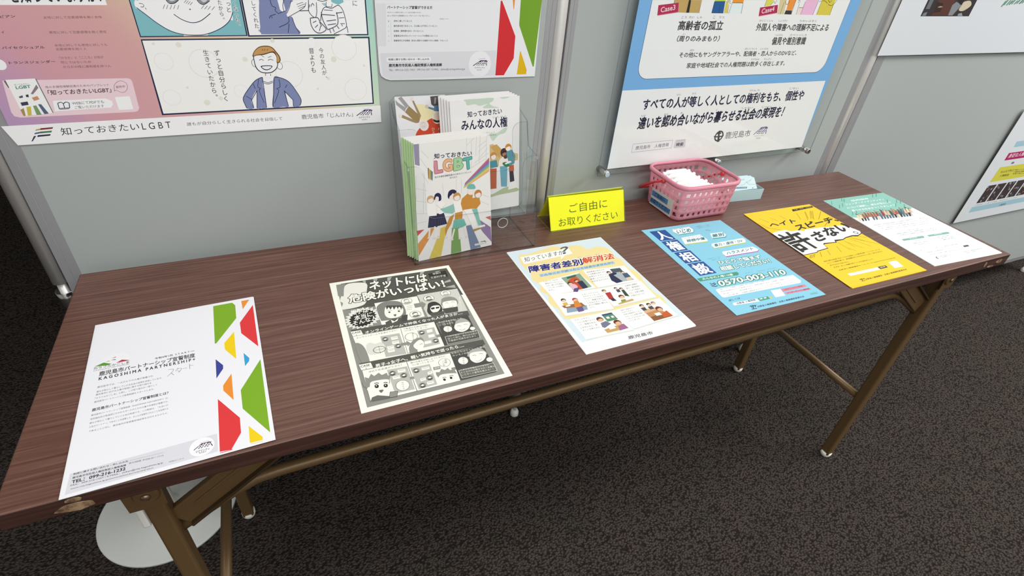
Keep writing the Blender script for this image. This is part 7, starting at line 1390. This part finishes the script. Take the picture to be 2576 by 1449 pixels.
# acrylic panel on stand-offs
pan = tag(empty('acrylic_panel', (1.285, 0.4535, 0.768)), 'clear acrylic panel on steel stand-offs covering the blue poster', 'acrylic panel')
bm = bmesh.new()
add_plate(bm, [(-0.322, 0), (0.326, 0.004), (0.326, 0.9), (-0.322, 0.9)], lambda p: (p[0], 0.0015, p[1]), (0, -0.003, 0))
finish('clear_sheet', bm, [CLEAR, CLEAR_EDGE], pan)
for x, z in ((-0.306, 0.0075), (0.304, 0.0085), (0.008, 0.005), (-0.306, 0.88), (0.304, 0.88)):
    bm = bmesh.new()
    add_tube(bm, [(x, 0.0225, z), (x, -0.0135, z), (x, -0.0145, z)], [0.0068, 0.0068, 0.0058], 20)
    finish('standoff', bm, CHROME, pan)

# ------------------------------------------------------------------ acrylic brochure holder
X0, X1 = 0.519, 0.7565
hold = tag(empty('brochure_holder', ((X0 + X1) / 2, 0.39, TH)), 'two-tier clear acrylic brochure holder on the table', 'brochure holder')
hx, hy, hz = (X0 + X1) / 2, 0.39, TH


def plate_xz(name, pts, y, th=0.0025):
    bm = bmesh.new()
    add_plate(bm, [(x - hx, z - hz) for x, z in pts], lambda p: (p[0], y - hy, p[1]), (0, th, 0))
    return finish(name, bm, [CLEAR, CLEAR_EDGE], hold)


def arc(cx, cz, r, a0, a1, n=6):
    return [(cx + r * math.cos(math.radians(a0 + (a1 - a0) * i / n)), cz + r * math.sin(math.radians(a0 + (a1 - a0) * i / n))) for i in range(n + 1)]


def cutout(xa, xb, z0, zt, ca, cb, zc, r=0.016):
    return [(xa, z0), (xb, z0), (xb, zt), (cb + r, zt)] + arc(cb + r, zt - r, r, 90, 180)[1:] + arc(cb - r, zc + r, r, 0, -90) + arc(ca + r, zc + r, r, 270, 180) + arc(ca - r, zt - r, r, 0, 90) + [(xa, zt)]




def lean(name, pts, y0, z0, slope):
    bm = bmesh.new()
    add_plate(bm, pts, lambda p: (p[0] - hx, y0 + (p[1] - z0) * slope - hy, p[1] - hz), (0, 0.0025, 0))
    return finish(name, bm, [CLEAR, CLEAR_EDGE], hold)


lean('front_plate', cutout(X0, X1, 0.7026, 0.876, 0.546, 0.727, 0.783), 0.322, 0.7, 0.14)
lean('middle_plate', cutout(X0, X1, 0.7485, 0.918, 0.556, 0.727, 0.834), 0.3725, 0.7485, 0.18)
lean('back_plate', [(X0, 0.7026), (X1, 0.7026), (X1, 0.945), (X1 - 0.012, 0.956), (X0 + 0.012, 0.956), (X0, 0.945)], 0.443, 0.7, 0.09)
prof = [(0.322, 0.7), (0.4455, 0.7), (0.4675, 0.945), (0.452, 0.948), (0.44, 0.93), (0.404, 0.92), (0.3885, 0.878), (0.35, 0.874), (0.3462, 0.87)]
for x in (X0 - 0.0001, X1 - 0.0024):
    bm = bmesh.new()
    add_plate(bm, [(y - hy, z - hz) for y, z in prof], lambda p: (x - hx, p[0], p[1]), (0.0025, 0, 0))
    finish('side_plate', bm, [CLEAR, CLEAR_EDGE], hold)
for nm, ya, yb, z in (('front_floor', 0.3225, 0.4455, 0.7001), ('raised_floor', 0.3728, 0.447, 0.746)):
    bm = bmesh.new()
    add_plate(bm, [(X0 + 0.003 - hx, ya - hy), (X1 - 0.003 - hx, ya - hy), (X1 - 0.003 - hx, yb - hy), (X0 + 0.003 - hx, yb - hy)], lambda p: (p[0], p[1], z - hz), (0, 0, 0.0025))
    finish(nm, bm, [CLEAR, CLEAR_EDGE], hold)
bm = bmesh.new()
ring = [(0.688 - hx + 0.0098 * math.cos(2 * math.pi * i / 28), 0.329 - hy, 0.7585 - hz + 0.0098 * math.sin(2 * math.pi * i / 28)) for i in range(29)]
add_tube(bm, ring, 0.0006, 8, False)
finish('finger_hole', bm, mat('bright acrylic rim', (0.55, 0.56, 0.57), 0.2), hold)
for xa, xb in ((X0 + 0.004, X0 + 0.05), (X0 + 0.085, X0 + 0.13)):
    box('foot_strip', (xa - hx, 0.3165 - hy, 0.7002 - hz), (xb - hx, 0.3218 - hy, 0.7017 - hz), CLEAR, hold)

# booklets standing in it
printed('booklet', 'bookL', 0.0012, 'booklet with a rainbow crosswalk cover, front of the lower tier', 'booklet', 'rainbow crosswalk booklets')
for i in range(5):
    blank('booklet', 'bookL', 0.0012, -0.0034 * (i + 1), 0.0024 * (i + 1), -0.0014 * (i + 1), 'booklet with a green edge stacked behind the rainbow crosswalk booklet', 'booklet', 'rainbow crosswalk booklets', strip='a9c88e')
printed('booklet', 'bookM', 0.0012, 'white booklet with green clouds and people, front of the upper tier', 'booklet', 'white cloud cover booklets')
for i in range(4):
    blank('booklet', 'bookM', 0.0010, -0.0042 * (i + 1), 0.0021 * (i + 1), -0.0022 * (i + 1), 'white booklet behind the one with green clouds, only its edge showing', 'booklet', 'white cloud cover booklets')
printed('leaflet', 'leaf', 0.0008, 'leaflet with upside-down people on red, upper tier left', 'leaflet')

# ------------------------------------------------------------------ yellow tent sign
tent = tag(empty('tent_sign', (0.905, 0.397, TH)), 'bright yellow tent-shaped sign beside the acrylic holder', 'sign')
printed('front_card', 'tent', 0.0008, parent=tent)
YEL = ink_mat('e2ef24', 'f0f0a0', 0.9)
tp = parent_matrix(tent).inverted()


def slab(name, quad, th, mats, parent):
    bm = bmesh.new()
    q = [Vector(p) for p in quad]
    n = (q[1] - q[0]).cross(q[3] - q[0]).normalized() * th
    a = [bm.verts.new(tp @ p) for p in q]
    b = [bm.verts.new(tp @ (p + n)) for p in q]
    bm.faces.new(a[::-1]); bm.faces.new(b)
    for i in range(4):
        bm.faces.new((a[i], a[(i + 1) % 4], b[(i + 1) % 4], b[i])).material_index = 1
    return finish(name, bm, mats, parent)


TXA, TXB = 0.8145, 0.9945
slab('back_card', [(TXB - 0.002, 0.4295, 0.702), (TXA + 0.002, 0.4295, 0.702), (TXA + 0.002, 0.3992, 0.7618), (TXB - 0.002, 0.3992, 0.7618)], 0.0008, [YEL, YEL], tent)
LIME = mat('lime acrylic edge', (0.5, 0.75, 0.12), 0.25, **{'Alpha': 0.75})
SLEEVE = clear_mat('clear sleeve', (0.97, 0.97, 0.95), 0.05, 1.35)
slab('clear_front', [(TXA, 0.3648, 0.7006), (TXB - 0.001, 0.3632, 0.7006), (TXB, 0.3948, 0.7622), (TXA + 0.0005, 0.3966, 0.7622)], 0.001, [SLEEVE, LIME], tent)
slab('clear_back', [(TXB, 0.4315, 0.7006), (TXA, 0.4315, 0.7006), (TXA, 0.3985, 0.7632), (TXB, 0.3985, 0.7632)], 0.0014, [SLEEVE, LIME], tent)
slab('clear_base', [(TXA, 0.3625, 0.7004), (TXB, 0.3625, 0.7004), (TXB, 0.4315, 0.7004), (TXA, 0.4315, 0.7004)], 0.001, [SLEEVE, LIME], tent)

# ------------------------------------------------------------------ pink basket
bk = tag(empty('basket', (1.163, 0.381, TH)), 'pink perforated plastic basket with a red handle', 'basket')
bx, by = 1.163, 0.381


def rrect(x0, y0, x1, y1, r, per_side, per_corner):
    pts = []
    cs = [((x1 - r, y0 + r), -90), ((x1 - r, y1 - r), 0), ((x0 + r, y1 - r), 90), ((x0 + r, y0 + r), 180)]
    nx, ny = per_side
    sides = [nx, ny, nx, ny]
    starts = [(x0 + r, y0), (x1, y0 + r), (x1 - r, y1), (x0, y1 - r)]
    ends = [(x1 - r, y0), (x1, y1 - r), (x0 + r, y1), (x0, y0 + r)]
    for k in range(4):
        for i in range(sides[k]):
            t = i / sides[k]
            pts.append((starts[k][0] + (ends[k][0] - starts[k][0]) * t, starts[k][1] + (ends[k][1] - starts[k][1]) * t))
        (cx, cy), a0 = cs[k]
        for i in range(per_corner):
            a = math.radians(a0 + 90 * i / per_corner)
            pts.append((cx + r * math.cos(a), cy + r * math.sin(a)))
    return pts


def basket_body():
    ns, nc = (15, 11), 4
    lev = [(0.0, 0.004), (0.003, 0.0)]
    zs = [0.006]
    for k in range(4):
        zc = 0.0175 + 0.0163 * k
        zs += [zc - 0.0048, zc + 0.0048]
    zs += [0.081, 0.086]
    full = 0.086

    def ringpts(z):
        t = z / full
        return rrect(1.096 - 0.0095 * t - bx, 0.327 - 0.0105 * t - by, 1.247 + 0.003 * t - bx, 0.438 + 0.0085 * t - by, 0.02 + 0.006 * t, ns, nc)
    bm = bmesh.new()
    rings = []
    inner = rrect(1.096 + 0.006 - bx, 0.327 + 0.006 - by, 1.247 - 0.006 - bx, 0.438 - 0.006 - by, 0.016, ns, nc)
    rings.append([bm.verts.new((x, y, 0.0014)) for x, y in inner])
    for z in zs:
        rings.append([bm.verts.new((x, y, z)) for x, y in ringpts(z)])
    n = len(inner)
    bm.faces.new(rings[0][::-1])
    for j, (a, b) in enumerate(zip(rings, rings[1:])):
        for i in range(n):
            hole = j >= 2 and j % 2 == 0 and j <= 8 and i % 2 == 1
            if hole:
                continue
            f = bm.faces.new((a[i], a[(i + 1) % n], b[(i + 1) % n], b[i]))
            f.smooth = True
    o = finish('body', bm, PINK, bk)
    s = o.modifiers.new('thickness', 'SOLIDIFY')
    s.thickness = 0.0016
    s.offset = 1
    return ringpts


rp = basket_body()
bm = bmesh.new()
p0 = rp(0.086)
n = len(p0)
rim_prof = [(-0.001, 0.0812), (0.0045, 0.0802), (0.0052, 0.083), (0.0045, 0.087), (0.0, 0.0884), (-0.002, 0.086)]
rings = []
for off, z in rim_prof:
    r_ = []
    for i in range(n):
        a, b = Vector(p0[i - 1]), Vector(p0[(i + 1) % n])
        d = (b - a).normalized()
        r_.append(bm.verts.new((p0[i][0] + d.y * off, p0[i][1] - d.x * off, z)))
    rings.append(r_)
for a, b in zip(rings, rings[1:] + rings[:1]):
    for i in range(n):
        bm.faces.new((a[i], a[(i + 1) % n], b[(i + 1) % n], b[i])).smooth = True
PINKRIM = mat('pink plastic rim', (0.7, 0.25, 0.33), 0.35, **{'Alpha': 0.92})
finish('rim', bm, PINKRIM, bk)
hl, hr = 1.0845 - bx, 1.2525 - bx
pts = [(hl, 0.378 - by, 0.077), (hl - 0.004, 0.40 - by, 0.066), (hl - 0.004, 0.43 - by, 0.046), (hl + 0.001, 0.452 - by, 0.03), (hl + 0.02, 0.46 - by, 0.026)]
pts += [(hl + 0.02 + (hr - hl - 0.04) * i / 4, 0.461 - by, 0.025) for i in range(1, 4)]
pts += [(hr - 0.02, 0.46 - by, 0.026), (hr - 0.001, 0.452 - by, 0.03), (hr + 0.004, 0.43 - by, 0.046), (hr + 0.004, 0.40 - by, 0.066), (hr, 0.378 - by, 0.077)]
hd = tube('handle', pts, [0.0028, 0.0024, 0.003, 0.0042, 0.0045, 0.0045, 0.0045, 0.0045, 0.0045, 0.0042, 0.003, 0.0024, 0.0028], RED, bk, 12)
tag(hd, 'red plastic handle')
for x in (hl, hr):
    s = 1 if x > 0 else -1
    bm = bmesh.new()
    add_tube(bm, [(x - s * 0.008, 0.378 - by, 0.077), (x + s * 0.004, 0.378 - by, 0.077), (x + s * 0.0055, 0.378 - by, 0.077)], [0.0046, 0.0046, 0.003], 14)
    finish('pivot', bm, RED, hd)
lb = printed('label_sticker', 'label', 0.0002, parent=bk)
tag(lb, 'white sticker with two blue bands')

# wrapped white packs standing inside the basket


def pack(i):
    y = 0.4245 - by - 0.0152 * i
    zt = (0.0765, 0.0755, 0.073, 0.070, 0.067, 0.063)[i]
    x0, x1 = -0.046 - 0.002 * (i % 2), 0.03 + (0, 0.003, 0.006, 0.014, 0.02, 0.026)[i]
    bm = bmesh.new()
    secs = [(x0, 0.0035, 0.003), (x0 + 0.004, 0.0045, 0.002), (x0 + 0.007, 0.0025, 0.004), (x0 + 0.013, 0.0066, 0), (x0 + 0.03, 0.007, 0), (x1 - 0.03, 0.007, 0), (x1 - 0.013, 0.0066, 0), (x1 - 0.007, 0.0025, 0.004), (x1 - 0.003, 0.0045, 0.002), (x1, 0.0035, 0.003)]
    rings = []
    for x, hw, dz in secs:
        r_ = []
        zb, zz = 0.0055, zt - dz
        for dy, z in ((-hw * 0.6, zb), (hw * 0.6, zb), (hw, zb + 0.004), (hw, zz - 0.006), (hw * 0.7, zz - 0.0015), (0, zz), (-hw * 0.7, zz - 0.0015), (-hw, zz - 0.006), (-hw, zb + 0.004)):
            r_.append(bm.verts.new((x, dy, z)))
        rings.append(r_)
    m = len(rings[0])
    for a, b in zip(rings, rings[1:]):
        for k in range(m):
            bm.faces.new((a[k], a[(k + 1) % m], b[(k + 1) % m], b[k])).smooth = True
    bm.faces.new(rings[0]); bm.faces.new(rings[-1])
    o = finish('wrapped_pack', bm, WHITE)
    o.location = (bx, by + y, TH)
    o.rotation_euler = (0, 0, 0.02 * ((i % 3) - 1))
    names = ('rearmost white wrapped pack in the pink basket', 'white wrapped pack in the pink basket, second from the back', 'white wrapped pack in the pink basket, third from the back', 'white wrapped pack in the pink basket, third from the front', 'white wrapped pack in the pink basket, second from the front', 'foremost white wrapped pack in the pink basket')
    tag(o, names[i], 'wrapped pack', 'white wrapped packs in the basket')


for i in range(6):
    pack(i)

# ------------------------------------------------------------------ little card box
cb = tag(empty('card_box', (1.341, 0.373, TH), -0.07), 'open light blue card box right of the basket', 'box')
bm = bmesh.new()
w, dd, h, t = 0.0485, 0.046, 0.0268, 0.0012
add_box(bm, (-w, 0, 0.0003), (w, dd, 0.0015))
add_box(bm, (-w, 0, 0.0015), (w, t, h))
add_box(bm, (-w, dd - t, 0.0015), (w, dd, h))
add_box(bm, (-w, t, 0.0015), (-w + t, dd - t, h))
add_box(bm, (w - t, t, 0.0015), (w, dd - t, h))
finish('tray', bm, BLUECARD, cb)
printed('name_card', 'card', 0.0004, 'pale blue printed card at the front of the card box', 'card', 'cards in the blue box')
for i in range(4):
    blank('name_card', 'card', 0.0004, 0.002 * ((i * 7) % 3 - 1) - 0.003 * i, 0.0012 * (i + 1), -0.0024 * (i + 1), 'pale card standing behind the printed card in the blue box', 'card', 'cards in the blue box')
